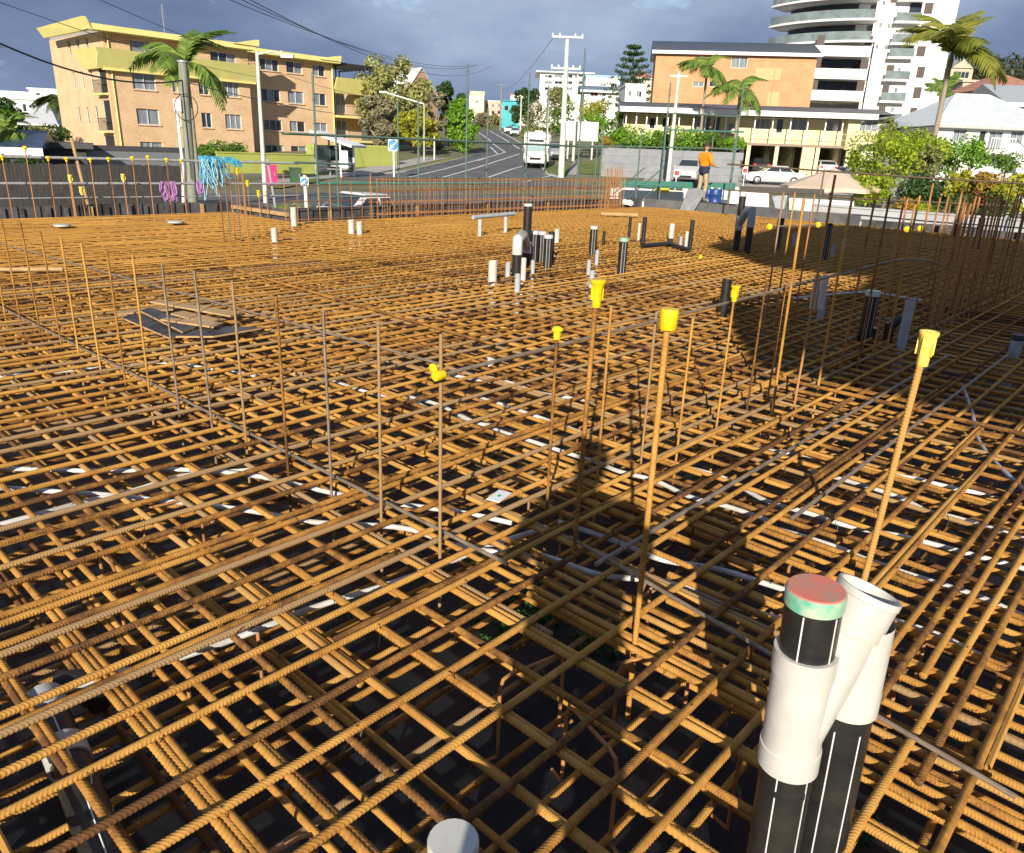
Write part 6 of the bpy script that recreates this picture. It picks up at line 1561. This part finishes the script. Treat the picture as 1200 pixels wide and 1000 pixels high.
palm('fan palm clump between the tower and the hill houses', 1108, 108, 70, hz(70), 1.9, L_PALM, 22, .2, shaft=False, seed=17, droop=.6, elev=(-.9, 1.2), width=.42)
# norfolk pine
C = W(738, 120, 130); np_ = thing('norfolk_pine', 'norfolk pine with tiered branches left of the orange brick block', 'tree', (C[0], C[1], hz(130)))
Ht = W(738, 48, 130)[2] - hz(130)
MB().tube([(0, 0, 0), (0, 0, Ht)], [.3, .05], 8).build('trunk', BARK, np_)
cl = []; r = random.Random(5)
for t in range(10):
    z = Ht * (.38 + .62 * t / 10); rad = 4.6 * (1 - t / 10.5) + .3
    for q in range(7):
        a = q * 2 * math.pi / 7 + t * .5 + r.gauss(0, .12)
        for f in (.45, .75, 1.0):
            cl.append((np.array([math.cos(a) * rad * f, math.sin(a) * rad * f, z + .35 * f * f * rad * .4]), (.42, .42, .26)))
newobj('crown', crownmesh('crown', cl, 6500, .16, L_DARK, seed=6), np_)
# wooded hill at the far right
hp = W(1215, 85, 260); mbh = MB(); NN = 18
for i in range(NN + 1):
    for j in range(NN + 1):
        x = hp[0] - 60 + 160 * i / NN; y = 190 + 190 * j / NN
        q = max(0, 1 - ((x - hp[0] - 15) / 85) ** 2) * max(0, 1 - ((y - 290) / 110) ** 2); mbh.v.append((x, y, hz(y) - 1.0 + 25 * q ** .8))
for i in range(NN):
    for j in range(NN): a = i * (NN + 1) + j; mbh.f.append((a, a + NN + 1, a + NN + 2, a + 1)); mbh.sm.append(True)
structure(mbh.build('hill', mat('hill_ground', (.06, .07, .03), .9)))
cl = []; r = random.Random(8)
for i in range(420):
    v = mbh.v[r.randrange(len(mbh.v))]
    if v[2] > hz(v[1]) + 3: s_ = r.uniform(2, 4.5); cl.append((np.array([v[0] + r.uniform(-4, 4), v[1] + r.uniform(-4, 4), v[2] + 2]), (s_, s_, s_ * .75)))
o = newobj('hill_wood', crownmesh('hill_wood', cl, 26000, .8, leaf_mat('leaf_hill', (.03, .045, .02), (.06, .075, .03), (.11, .11, .05)), seed=9)); tag(o, 'dark wooded hillside at the right border', 'wood', kind='stuff')
# grass tufts along the verge before the paling fence
cl = [(np.array(UV(RND.uniform(9, 15), RND.uniform(18.2, 24), -.42)), (.5, .5, .06)) for _ in range(40)]
o = newobj('grass_tufts', crownmesh('grass_tufts', cl, 5000, .06, L_LIME, aspect=.15, flat=-.3, seed=12)); tag(o, 'patchy green grass behind the blue hoses', 'grass', kind='stuff')

cl = [(np.array(G(RND.uniform(560, 770), RND.uniform(690, 770), -.45)), (.09, .09, .03)) for _ in range(14)] + [(np.array(G(RND.uniform(985, 1020), RND.uniform(955, 1000), -.45)), (.05, .05, .02)) for _ in range(4)]
o = newobj('weeds', crownmesh('weeds', cl, 1600, .018, leaf_mat('leaf_weed', (.03, .10, .02), (.05, .16, .03), (.10, .24, .06)), aspect=.3, seed=31)); tag(o, 'small green weeds showing through the bars on the dark floor', 'weeds', kind='stuff')
# ================================================================== POLES, LAMPS, SIGNS, WIRES
POLE = mat('weathered_pole', (.26, .27, .22), .85, (.18, .19, .15), 4, stretch=(4, 4, .5), bump=.3); CPOLE = mat('concrete_pole', (.56, .60, .54), .7, (.48, .52, .46), 2)
def pole(name, label, px, pt, pb, Y, r0, r1, m, lean=0.0, cat='pole', xt=None):
    B_ = W(px, pb, Y); T_ = W(xt if xt is not None else px, pt, Y); root = thing(name, label, cat, (B_[0], B_[1], min(B_[2], hz(Y)))); O = np.array([B_[0], B_[1], min(B_[2], hz(Y))])
    MB().tube([(0, 0, -.1), tuple(T_ - O)], [r0, r1], 12).build('shaft', m, root)
    return root, T_ - O
p1, t1 = pole('utility_pole', 'thick grey timber pole with meter box left of the blue hoses', 226, 74, 240, 24, .145, .125, POLE, xt=214)
MB().lathe([(.13, 0), (.155, .02), (.155, .06), (.0001, .08)], 12, t1).build('pole_cap', GALV, p1)
bp = t1 * .72; MB().box(bp + np.array([-.16, -.12, .0]), (.22, .2, .34)).build('meter_box', mat('box_grey', (.62, .63, .64), .5), p1)
MB().tube([bp + np.array([-.2, -.16, -.1]), np.array([t1[0] * .3 - .14, -.2, 1.2]), np.array([-.22, -.2, 0])], .045, 8).build('riser_pipe', WHITEP, p1)
lp = []
for i in range(17):
    a = i / 16 * 2 * math.pi; lp.append(bp + np.array([.10 + .34 * math.sin(a), -.22, -.05 + .36 * math.cos(a)]))
MB().tube(lp, .012, 6).build('cable_loop', HDPE, p1)
p2, t2 = pole('lamp_post', 'slim pale lamp post before the recessed apartment wing', 311, 60, 231, 27.5, .085, .055, CPOLE, xt=301, cat='lamp post')
MB().tube([t2 - [0, 0, .1], t2 + np.array([.5, 0, .0]), t2 + np.array([.85, 0, -.08])], .03, 7).build('arm', CPOLE, p2); MB().box(t2 + np.array([1.0, 0, -.12]), (.4, .16, .1)).build('lamp_head', WHITEP, p2)
p3, t3 = pole('utility_pole', 'tall pale concrete power pole with crossarms right of the motorhome', 658, 44, 198, 62, .26, .15, CPOLE, xt=665)
for dz, w_ in ((.0, 1.15), (-2.1, 1.1)):
    MB().box(t3 + np.array([0, -.16, dz]), (w_ * 2, .12, .14)).build('crossarm', CPOLE, p3)
    for q in (-.95, -.5, .5, .95): MB().lathe([(.05, 0), (.07, .06), (.04, .16), (.0001, .2)], 8, t3 + np.array([q * w_, -.16, dz + .07])).build('insulator', WHITEP, p3)
for (lb, px, pt, pb, Y, r_, m, xt) in (('second pale pole just behind the concrete power pole', 672, 88, 181, 85, .16, CPOLE, 677), ('thin pole far along the road right side', 610, 112, 150, 150, .16, CPOLE, 611), ('thin pole with crossarm beyond the teal building', 586, 98, 150, 190, .2, POLE, 588), ('slanted grey pole before the motel', 784, 84, 198, 60, .16, CPOLE, 796), ('thin pole beside the shrubbery on the right of the road', 641, 106, 172, 100, .12, CPOLE, 643), ('short pale pole on the left verge', 509, 160, 192, 78, .1, CPOLE, 509)):
    q, tq = pole('utility_pole', lb, px, pt, pb, Y, r_, r_ * .7, m, xt=xt)
    if 'crossarm' in lb or 'slanted' in lb:
        MB().box(tq + np.array([0, 0, -.3]), (2.0 if 'beyond' in lb else 1.3, .1, .12), (1, 0, 0)).build('crossarm', m, q)
p4, t4 = pole('lamp_post', 'street lamp with a long straight arm over the left trees', 497, 122, 186, 76, .09, .06, GALV, cat='lamp post')
MB().tube([t4, W(450, 108, 76) - np.array(p4.location)], .06, 6).build('arm', WHITEP, p4); MB().box(W(449, 108, 76) - np.array(p4.location), (.7, .25, .14)).build('lamp_head', WHITEP, p4)
# blue keep left signs
BLUES = mat('sign_blue', (.02, .25, .60), .4)
for lb, px, py, pb, Y, r_ in (('blue round arrow sign on a white post before the lime wall', 461, 170, 201, 55, .42), ('blue round arrow sign beside the formwork corner', 357, 213, 236, 26, .15)):
    C = W(px, py, Y); g = W(px, pb, Y)[2]; rt = thing('road_sign', lb, 'sign', (C[0], C[1], hz(Y)))
    MB().tube([(0, .05, 0), (0, .05, C[2] - hz(Y) + .2)], .06, 8).build('post', WHITEP, rt)
    pa = MB().box((0, 0, C[2] - hz(Y)), (r_ * 1.75, .03, r_ * 1.9)).build('plate', WHITEP, rt)
    MB().lathe([(r_ * .8, 0), (.0001, 0.004)], 24, (0, -.02, C[2] - hz(Y)), (0, -1, 0)).build('disc', BLUES, pa)
    zc = C[2] - hz(Y); ar = MB()
    ar.prism([(r_ * .35, zc + r_ * .45), (r_ * .45, zc + r_ * .3), (-r_ * .15, zc - r_ * .28), (-r_ * .3, zc - r_ * .15)], -.032, -.028); ar.prism([(-r_ * .5, zc - r_ * .5), (r_ * .1, zc - r_ * .45), (-r_ * .45, zc + r_ * .1)], -.0325, -.0285)
    ar.build('arrow', WHITEP, pa)
# billboard
Pq = W(662, 165, 88); bb = thing('billboard', 'white billboard panel on two posts right of the power pole', 'sign', (Pq[0], Pq[1], hz(88)))
a = W(662, 142, 88) - np.array(bb.location); c = W(700, 166, 88) - np.array(bb.location)
MB().bx(a[0], c[0], -.08, .08, c[2], a[2]).build('panel', WHITEP, bb); MB().bx(a[0] - .05, a[0] + .3, -.14, -.085, c[2], a[2]).build('panel_edge', GALV, bb)
for x in (a[0] + .5, c[0] - .5): MB().bx(x - .08, x + .08, .09, .25, -.2, c[2] + .3).build('post', GALV, bb)
# bus shelter
Pq = W(398, 207, 54); bs = thing('bus_shelter', 'small bus shelter with white sloped roof and bench beside the lime walls', 'shelter', (Pq[0], Pq[1], -.45), math.radians(-15))
MB().prism([(-1.5, 2.75), (-1.45, 2.9), (1.6, 2.05), (1.55, 1.9)], -1.2, 1.0).build('roof', WHITEP, bs)
for x, h_ in ((-1.2, 2.6), (.65, 2.2)):
    for y in (-1.0, .9): MB().bx(x - .05, x + .05, y - .05, y + .05, 0, h_).build('post', WHITEP if x > 0 else PVCG, bs)
MB().bx(-1.15, .6, .93, .97, .3, 2.0).build('back_panel', GLASS, bs); MB().bx(-1.18, -1.15, -.9, .85, .3, 2.0).build('side_panel', BALG, bs)
for k_i in range(4): MB().bx(-1.05, .5, .2 + .13 * k_i, .31 + .13 * k_i, .45, .49).build('bench_slat', GALV, bs)
for k_i in range(3): MB().bx(-1.05, .5, .72, .75, .62 + .14 * k_i, .73 + .14 * k_i).build('bench_slat', GALV, bs)
MB().bx(.75, 1.25, -1.15, -1.08, .6, 1.7).build('timetable', WHITEP, bs)
# pink and green service cabinets
def cabinet(label, px, pt, pb, Y, w_, m):
    P = W(px, pb, Y); h_ = W(px, pt, Y)[2] - hz(Y); rt = thing('service_cabinet', label, 'cabinet', (P[0], P[1], hz(Y)), UROT - .3)
    MB().bx(-w_ / 2, w_ / 2, -.25, .25, 0, h_).build('body', m, rt); MB().bx(-w_ / 2 - .03, w_ / 2 + .03, -.28, .28, h_ + .003, h_ + .06).build('lid', m, rt); MB().bx(-w_ / 2 + .05, w_ / 2 - .05, -.27, -.253, .1, h_ - .08).build('door', m, rt); MB().bx(w_ / 2 - .14, w_ / 2 - .1, -.30, -.272, h_ * .5, h_ * .5 + .15).build('handle', GALV, rt)
cabinet('bright pink service cabinet before the lime wall', 317, 195, 215, 40, .6, mat('hot_pink', (.72, .05, .22), .5)); cabinet('dark green service cabinet right of the pink one', 347, 198, 215, 41, .5, mat('cab_green', (.06, .12, .06), .6))
# wires
def wire(label, pts, r=.018, sag=.5):
    P = [np.array(p) for p in pts]; out = []
    for a_, b_ in zip(P[:-1], P[1:]):
        for i in range(14):
            t_ = i / 14; out.append(a_ + (b_ - a_) * t_ - np.array([0, 0, sag * 4 * t_ * (1 - t_)]))
    out.append(P[-1]); o = MB().tube(out, r, 5).build('overhead_wire', HDPE); tag(o, label, 'wire', 'overhead wires'); return o
tp = np.array(p1.location) + t1
wire('thick black cable sagging from the upper left to the timber pole', [W(-60, 22, 16), tp - np.array([0, 0, .45])], .022, .45)
wire('wire running from the timber pole over the apartments to the right', [tp - np.array([0, 0, .5]), W(470, 135, 60)], .014, .4)
wire('upper wire crossing the sky from the top left, highest of three', [W(245, -10, 30), W(560, 76, 90)], .016, 1.0)
wire('middle wire crossing the sky from the top left', [W(262, -10, 30), W(560, 76.5, 90)], .016, 1.2)
wire('lower wire crossing the sky from the top left', [W(270, -12, 26), W(575, 78, 92)], .016, 1.6)
wire('thin wire over the roof of the brick apartments', [W(-20, -4, 30), W(300, 90, 60)], .014, .3)
wire('second thin wire over the roof of the brick apartments', [W(90, -12, 30), W(420, 112, 70)], .014, .4)
wire('thin wire from the far pole to the power pole', [np.array(p3.location) + t3 + np.array([-1, 0, 0]), W(588, 104, 190)], .02, 1.2)

# ================================================================== UMBRELLA AND HOARDING
C = W(978, 197, 31); um = thing('cafe_umbrella', 'beige cafe umbrella below the motel', 'umbrella', (C[0], C[1], -.4)); ztop_ = C[2] + .4; Ru = 1.95
BEI = mat('beige_canvas', (.62, .48, .36), .8, (.56, .43, .32), 2)
edge = [(Ru * math.cos(a + .3), Ru * math.sin(a + .3), ztop_ - .72) for a in np.linspace(0, 2 * math.pi, 9)[:-1]]
for i in range(8):
    p_, q_ = edge[i], edge[(i + 1) % 8]; mid = tuple((np.array(p_) + np.array(q_)) / 2 * [.96, .96, 1] + np.array([0, 0, .03]))
    MB().add([(0, 0, ztop_), p_, mid, q_, (p_[0], p_[1], p_[2] - .14), (mid[0], mid[1], mid[2] - .14), (q_[0], q_[1], q_[2] - .14)], [(0, 1, 2), (0, 2, 3), (1, 4, 5, 2), (2, 5, 6, 3)]).build('canopy_panel', BEI, um)
    MB().tube([(0, 0, ztop_ - .03), (p_[0], p_[1], p_[2] - .02)], .012, 5).build('rib', DFRAME, um)
MB().tube([(0, 0, 0), (0, 0, ztop_ - .02)], .035, 8).build('pole', DFRAME, um); MB().lathe([(.0001, .08), (.08, .08), (.30, .05), (.32, 0)], 16).build('base', DFRAME, um)
def hoard(label, u, pts, m, name='site_hoarding', cat='hoarding'):
    P = [PU(x, y, u) for x, y in pts]; c = sum(P) / len(P); rt = thing(name, label, cat, (c[0], c[1], -.42)); n = len(P)
    vs = [p - c + np.array([0, 0, c[2] + .42]) for p in P] + [p - c + UH * .08 + np.array([0, 0, c[2] + .42]) for p in P]
    MB().add(vs, [tuple(range(n)), tuple(range(2 * n - 1, n - 1, -1))] + [(i, i + n, (i + 1) % n + n, (i + 1) % n) for i in range(n)]).build('panel', m, rt); return rt
hh_ = hoard('white hoarding panels behind the slanted braces', 25.5, ((715, 219), (800, 224), (800, 244), (715, 242)), WHITEP)
hs = PU(768, 220, 25.42); he = PU(784, 226, 25.42); c0 = np.array(hh_.location)
d_ = he - hs; d_[2] = 0; L_ = np.linalg.norm(d_); MB().box((hs + he) / 2 - c0, (L_, .02, abs(hs[2] - he[2])), d_ / L_).build('yellow_notice', mat('notice_yellow', (.85, .55, .05), .5), hh_)
hoard('white hoarding panel beside the blue drums', 26.0, ((800, 217), (865, 219), (866, 246), (800, 243)), WHITEP)
hoard('pale plank wall in front of the silver car', 27.5, ((868, 224), (900, 226), (900, 243), (868, 241)), WCONC)
hoard('dark low barrier rail below the silver car', 29.0, ((862, 218), (965, 222), (965, 228), (862, 224)), DFRAME, 'site_barrier', 'barrier')
hoard('grey fibre cement offcut leaning near the umbrella', 25.0, ((905, 230), (922, 229), (918, 246), (909, 245)), PVCG)
hoard('white seat back row under the umbrella', 28.0, ((925, 232), (1000, 236), (1000, 250), (925, 248)), WCONC)
# blue drums behind the worker
for i, (px, lb) in enumerate(((829, 'left blue drum behind the worker'), (837, 'right blue drum behind the worker'))):
    P = PU(px, 238, 23.9); dr = thing('blue_drum', lb, 'drum', (P[0], P[1], .0), 0, 'blue drums behind the worker')
    MB().lathe([(.0001, 0), (.2, 0), (.22, .03), (.22, .2), (.235, .22), (.22, .24), (.22, .46), (.235, .48), (.22, .5), (.22, .62), (.2, .66), (.0001, .66)], 16).build('shell', mat('drum_blue', (.02, .06, .22), .4), dr)
    MB().lathe([(.05, .66), (.05, .70), (.0001, .705)], 10, (.1, 0, 0)).build('bung', WHITEP, dr)
for i, (px, py, Y, lb) in enumerate(((793, 203, 44, 'small red and white board left of the worker'), (873, 200, 50, 'small red and white board at the car bays'))):
    P = W(px, py, Y); rb = thing('barrier_board', lb, 'barrier', (P[0], P[1], hz(Y)))
    MB().bx(-.02, .02, -.02, .02, 0, P[2] - hz(Y)).build('post', WHITEP, rb); q_ = MB().bx(-.16, .16, -.03, .0, P[2] - hz(Y) - .18, P[2] - hz(Y) + .18).build('board', WHITEP, rb); MB().bx(-.13, .13, -.036, -.031, P[2] - hz(Y) - .12, P[2] - hz(Y) + .12).build('panel', mat('barrier_red', (.6, .05, .05), .5), q_)

# ================================================================== VEHICLES
def loft(sections, m, name, root, close=True):
    b = MB(); n = len(sections[0])
    for s_ in sections: b.v.extend([tuple(map(float, p)) for p in s_])
    for i in range(len(sections) - 1):
        for k in range(n):
            a, c = i * n + k, i * n + (k + 1) % n; b.f.append((a, c, c + n, a + n)); b.sm.append(True)
    b.f.append(tuple(range(n - 1, -1, -1))); b.sm.append(False); L0 = (len(sections) - 1) * n; b.f.append(tuple(L0 + k for k in range(n))); b.sm.append(False)
    return b.build(name, m, root)
def wheels(root, xs, hw, r=.32, w_=.2):
    for x in xs:
        for s_ in (-1, 1):
            wh_ = MB().lathe([(r * .62, -w_ / 2), (r * .95, -w_ / 2), (r, -w_ / 2 + .03), (r, w_ / 2 - .03), (r * .95, w_ / 2), (r * .62, w_ / 2)], 20, (x, s_ * (hw - w_ / 2 + .01), r), (0, 1, 0)).build('wheel', RUBBER, root)
            rm = MB(); rm.lathe([(r * .62, -.02), (r * .55, .02), (r * .2, .05), (.0001, .055)], 20, (x, s_ * (hw - .03), r), (0, s_, 0)); rm.build('rim', mat('alloy', (.45, .46, .47), .35, metal=.7), wh_)
def car(name, label, P, rz, paint, kind='sedan', L=4.5, hw=.88, H=1.46, group=None):
    root = thing(name, label, 'car', tuple(P), rz, group)
    pr = {'sedan': [(-.5, .62, .80), (-.46, .66, .98), (-.30, .68, 1.0), (-.18, .68, 1.46), (.08, .68, 1.48), (.22, .66, 1.02), (.42, .62, .88), (.5, .50, .68)],
          'hatch': [(-.5, .62, .95), (-.47, .68, 1.05), (-.38, .70, 1.44), (-.1, .70, 1.50), (.1, .69, 1.46), (.26, .67, 1.02), (.44, .62, .88), (.5, .5, .66)],
          'suv': [(-.5, .70, 1.1), (-.48, .78, 1.2), (-.40, .78, 1.72), (-.1, .78, 1.78), (.12, .77, 1.72), (.26, .74, 1.14), (.45, .70, 1.0), (.5, .6, .8)],
          'ute': [(-.5, .70, 1.0), (-.48, .72, 1.02), (-.12, .74, 1.03), (-.09, .76, 1.70), (.10, .76, 1.74), (.23, .74, 1.16), (.45, .70, 1.02), (.5, .6, .8)]}[kind]
    sec = []
    sc_ = H / max(p[2] for p in pr)
    for (fx, zb_, zt_) in pr:
        x = fx * L; zt_ *= sc_; belt = min(zt_, (.98 if kind in ('sedan', 'hatch') else 1.12) * sc_); e = .92 if abs(fx) > .47 else 1.0; top = zt_ > belt + .1
        wt = hw * (.74 if top else .93) * e; w1 = hw * e
        zz = .22 + (.12 if abs(fx) > .47 else 0)
        sec.append([(x, -w1 * .9, zz), (x, -w1, zz + .12), (x, -w1, (zz + belt) / 2 + .05), (x, -w1 * .97, belt), (x, -wt, zt_ - (.05 if top else 0)), (x, -wt * .8, zt_), (x, wt * .8, zt_), (x, wt, zt_ - (.05 if top else 0)), (x, w1 * .97, belt), (x, w1, (zz + belt) / 2 + .05), (x, w1, zz + .12), (x, w1 * .9, zz)])
    loft(sec, paint, 'body', root)
    up = [i for i, p in enumerate(pr) if p[2] * sc_ > (1.2 if kind in ('sedan', 'hatch') else 1.4) * sc_ * .98]
    a, c = up[0], up[-1]; belt = (.98 if kind in ('sedan', 'hatch') else 1.12) * sc_
    def ptop(i): return pr[i][0] * L, pr[i][2] * sc_
    xa, za = ptop(a); xc, zc_ = ptop(c); xr_, zr_ = ptop(a - 1); xf, zf_ = ptop(c + 1)
    for s_ in (-1, 1):
        g = MB(); mid = (xa + xc) / 2
        for (x0, x1, y0, y1) in ((xr_ + .12 * L * .3, mid - .04, xa + .03, mid - .04), (mid + .04, xf - .1 * L * .35, mid + .04, xc - .02)):
            def P_(x, z): t_ = (z - belt) / (max(za, zc_) - belt); return (x, s_ * (hw * .97 + (hw * .74 - hw * .97) * t_ + .012), z)
            zl, zh = belt + .05, min(za, zc_) - .1
            q = [P_(x0, zl), P_(x1, zl), P_(y1, zh), P_(y0, zh)]
            MB().add(q, [(0, 1, 2, 3) if s_ < 0 else (3, 2, 1, 0)]).build('side_window', GLASS, root)
    for nm, x0, z0, x1, z1, sg in (('windscreen', xf, zf_, xc, zc_, 1), ('rear_window', xr_, zr_, xa, za, -1)):
        d = np.array([x1 - x0, z1 - z0]); nn = np.array([d[1], -d[0]]) if sg > 0 else np.array([-d[1], d[0]]); nn = nn / np.linalg.norm(nn) * .015
        q0 = np.array([x0, z0]) + d * .12 + nn; q1 = np.array([x0, z0]) + d * .88 + nn
        q = [(q0[0], -hw * .80, q0[1]), (q0[0], hw * .80, q0[1]), (q1[0], hw * .68, q1[1]), (q1[0], -hw * .68, q1[1])]
        MB().add(q, [(0, 1, 2, 3) if sg > 0 else (3, 2, 1, 0)]).build(nm, GLASS, root)
    xe = L * .5; zl = .66 * sc_ + .04
    for s_ in (-1, 1):
        MB().box((xe - .06, s_ * hw * .66, zl), (.16, .34, .13)).build('headlight', mat('headlight', (.75, .77, .78), .1), root)
        MB().box((-xe + .03, s_ * hw * .72, zl + .16), (.12, .26, .16)).build('tail_light', mat('tail_red', (.45, .02, .02), .3), root)
        MB().box((xf - .12, s_ * (hw + .09), belt + .02), (.12, .16, .11)).build('mirror', paint, root)
    MB().box((xe - .02, 0, .42), (.08, hw * 1.1, .16)).build('grille', DARK, root); MB().box((-xe - .005, 0, .62), (.02, .38, .11)).build('number_plate', WHITEP, root)
    wheels(root, (-L * .30, L * .31), hw, .33)
    return root
def paint(name, c): return mat(name, c, .25, tuple(x * .95 for x in c), 2, spec=.7)
P = W(905, 219, 64); car('parked_car', 'silver sedan parked behind the umbrella facing left', (P[0], P[1], hz(P[1]) + .03), math.radians(176), paint('silver_paint', (.50, .52, .55)), 'sedan', 4.7)
q = Plane(727, 136, 76, math.radians(-6.5)); 
for px, lb, c, rz in ((889, 'black hatchback parked in the first car bay of the motel', (.02, .02, .022), 84), (966, 'white hatchback parked in the right car bay of the motel', (.7, .68, .68), 84)):
    x, z = q.loc(px, 190, 2.5); Pc = q.o + q.ex * x + q.n * 2.8; car('parked_car', lb, (Pc[0], Pc[1], hz(76) + .02), math.radians(rz), paint('paint_' + lb.split()[0], c), 'hatch', 4.2, group='cars in the motel bays')
P = W(992, 205, 66); car('parked_car', 'white car behind the peak of the umbrella', (P[0], P[1], hz(66) + .03), math.radians(200), paint('paint_white', (.75, .76, .78)), 'sedan', 4.6)
P = W(1166, 213, 41); car('parked_car', 'dark grey car parked before the white house', (P[0], P[1], -.42), math.radians(190), paint('paint_charcoal', (.06, .065, .075)), 'hatch', 4.3)
P = W(1208, 220, 33); car('parked_car', 'white car cut off by the right border', (P[0], P[1], -.42), math.radians(195), paint('paint_white', (.75, .76, .78)), 'hatch', 4.2)
P = UV(uvof(PV(428, 238, 20.2))[0], 20.2); car('utility_truck', 'white ute passing behind the steel cage, only its top showing', (P[0], P[1], -1.335), UROT + math.pi, paint('paint_white', (.75, .76, .78)), 'ute', 5.0, .9, 1.55)
P = W(808, 203, 63.5); car('parked_car', 'white four wheel drive parked before the block wall', (P[0], P[1], hz(63.5) + .03), math.radians(-110), paint('paint_pale', (.5, .5, .5)), 'suv', 4.7, .92, 1.75)
P = T(650, 190); car('parked_car', 'grey blue car following the motorhome', (W(652, 190, 86)[0], 86, hz(86) + .03), math.radians(-92), paint('paint_greyblue', (.25, .29, .33)), 'suv', 4.5, .9, 1.65)
for lb, px, Y, c in (('white car parked far up the road', 597, 165, (.72, .72, .72)), ('silver car parked in front of the far white one', 604, 152, (.45, .5, .52))):
    Pz = W(px, 158, Y); car('parked_car', lb, (Pz[0], Y, hz(Y) + .03), math.radians(-95), paint('paint_' + lb.split()[0] + 'f', c), 'hatch', 4.3)
Pz = UV(0, 0); u_, _ = uvof(PV(438, 172, 60)); Pz = UV(u_, 60); car('parked_car', 'red car showing above the lime wall', (Pz[0], Pz[1], .1), UROT, paint('paint_red', (.45, .02, .04)), 'hatch', 4.2)
slabp = MB(); slabp.plate([tuple(UV(u_ + a, 60 + b_)[:2]) for a, b_ in ((-4, -2.5), (6, -2.5), (6, 4), (-4, 4))], -.5, .09); structure(slabp.build('parking_deck', PATH))
# motorhome coming down the road
Pm = W(629, 194, 74); mh = thing('motorhome', 'white motorhome with overcab bed driving down the road', 'motorhome', (Pm[0], 74, hz(74) + .02), math.radians(-94))
WP = paint('motorhome_white', (.72, .71, .68))
hwm = 1.12
prof = [(-3.4, .55, 2.75), (-3.3, .5, 2.95), (1.2, .5, 2.98), (1.9, .5, 2.95), (2.25, 1.95, 2.8), (2.35, 2.0, 2.5)]
sec = []
for x, zb_, zt_ in prof:
    w_ = hwm * (.96 if x in (-3.4, 2.35) else 1.0)
    sec.append([(x, -w_, zb_), (x, -w_, zt_ - .15), (x, -w_ * .9, zt_), (x, w_ * .9, zt_), (x, w_, zt_ - .15), (x, w_, zb_)])
loft(sec, WP, 'body', mh)
cab = []
for x, zt_, w_ in ((1.6, 2.0, 1.0), (2.0, 1.98, 1.0), (2.55, 1.35, .98), (3.05, 1.15, .95), (3.2, .8, .88)):
    cab.append([(x, -w_, .35), (x, -w_, zt_ - .15), (x, -w_ * .86, zt_), (x, w_ * .86, zt_), (x, w_, zt_ - .15), (x, w_, .35)])
loft(cab, paint('motorhome_cab', (.60, .58, .55)), 'cab', mh)
MB().add([(2.60, -.84, 1.36), (2.60, .84, 1.36), (2.08, .80, 1.95), (2.08, -.80, 1.95)], [(0, 1, 2, 3)]).build('windscreen', mat('bright_windscreen', (.30, .42, .42), .08, spec=.9), mh)
MB().add([(2.375, -.7, 2.12), (2.375, .7, 2.12), (2.34, .6, 2.42), (2.34, -.6, 2.42)], [(0, 1, 2, 3)]).build('overcab_window', GLASS, mh)
MB().box((3.2, 0, .72), (.06, 1.0, .22)).build('grille', DARK, mh); MB().box((3.19, 0, .48), (.12, 1.7, .18)).build('bumper', paint('motorhome_cab', (.60, .58, .55)), mh); MB().box((3.27, 0, .5), (.02, .4, .11)).build('number_plate', WHITEP, mh)
for s_ in (-1, 1):
    MB().box((3.1, s_ * .72, .92), (.12, .3, .2)).build('headlight', mat('headlight', (.75, .77, .78), .1), mh); MB().box((2.3, s_ * 1.15, 1.45), (.12, .2, .36)).build('mirror', DFRAME, mh)
    MB().box((-.6, s_ * 1.125, 1.9), (1.1, .02, .55)).build('side_window', GLASS, mh); MB().add([(1.75, s_ * 1.01, 1.4), (2.3, s_ * 1.0, 1.4), (2.05, s_ * .97, 1.8), (1.75, s_ * .97, 1.82)], [(0, 1, 2, 3)]).build('side_window', GLASS, mh)
wheels(mh, (-2.0, 2.55), 1.0, .36, .24)
MB().box((-1.5, 0, 3.06), (.9, .7, .16)).build('roof_unit', WHITEP, mh)
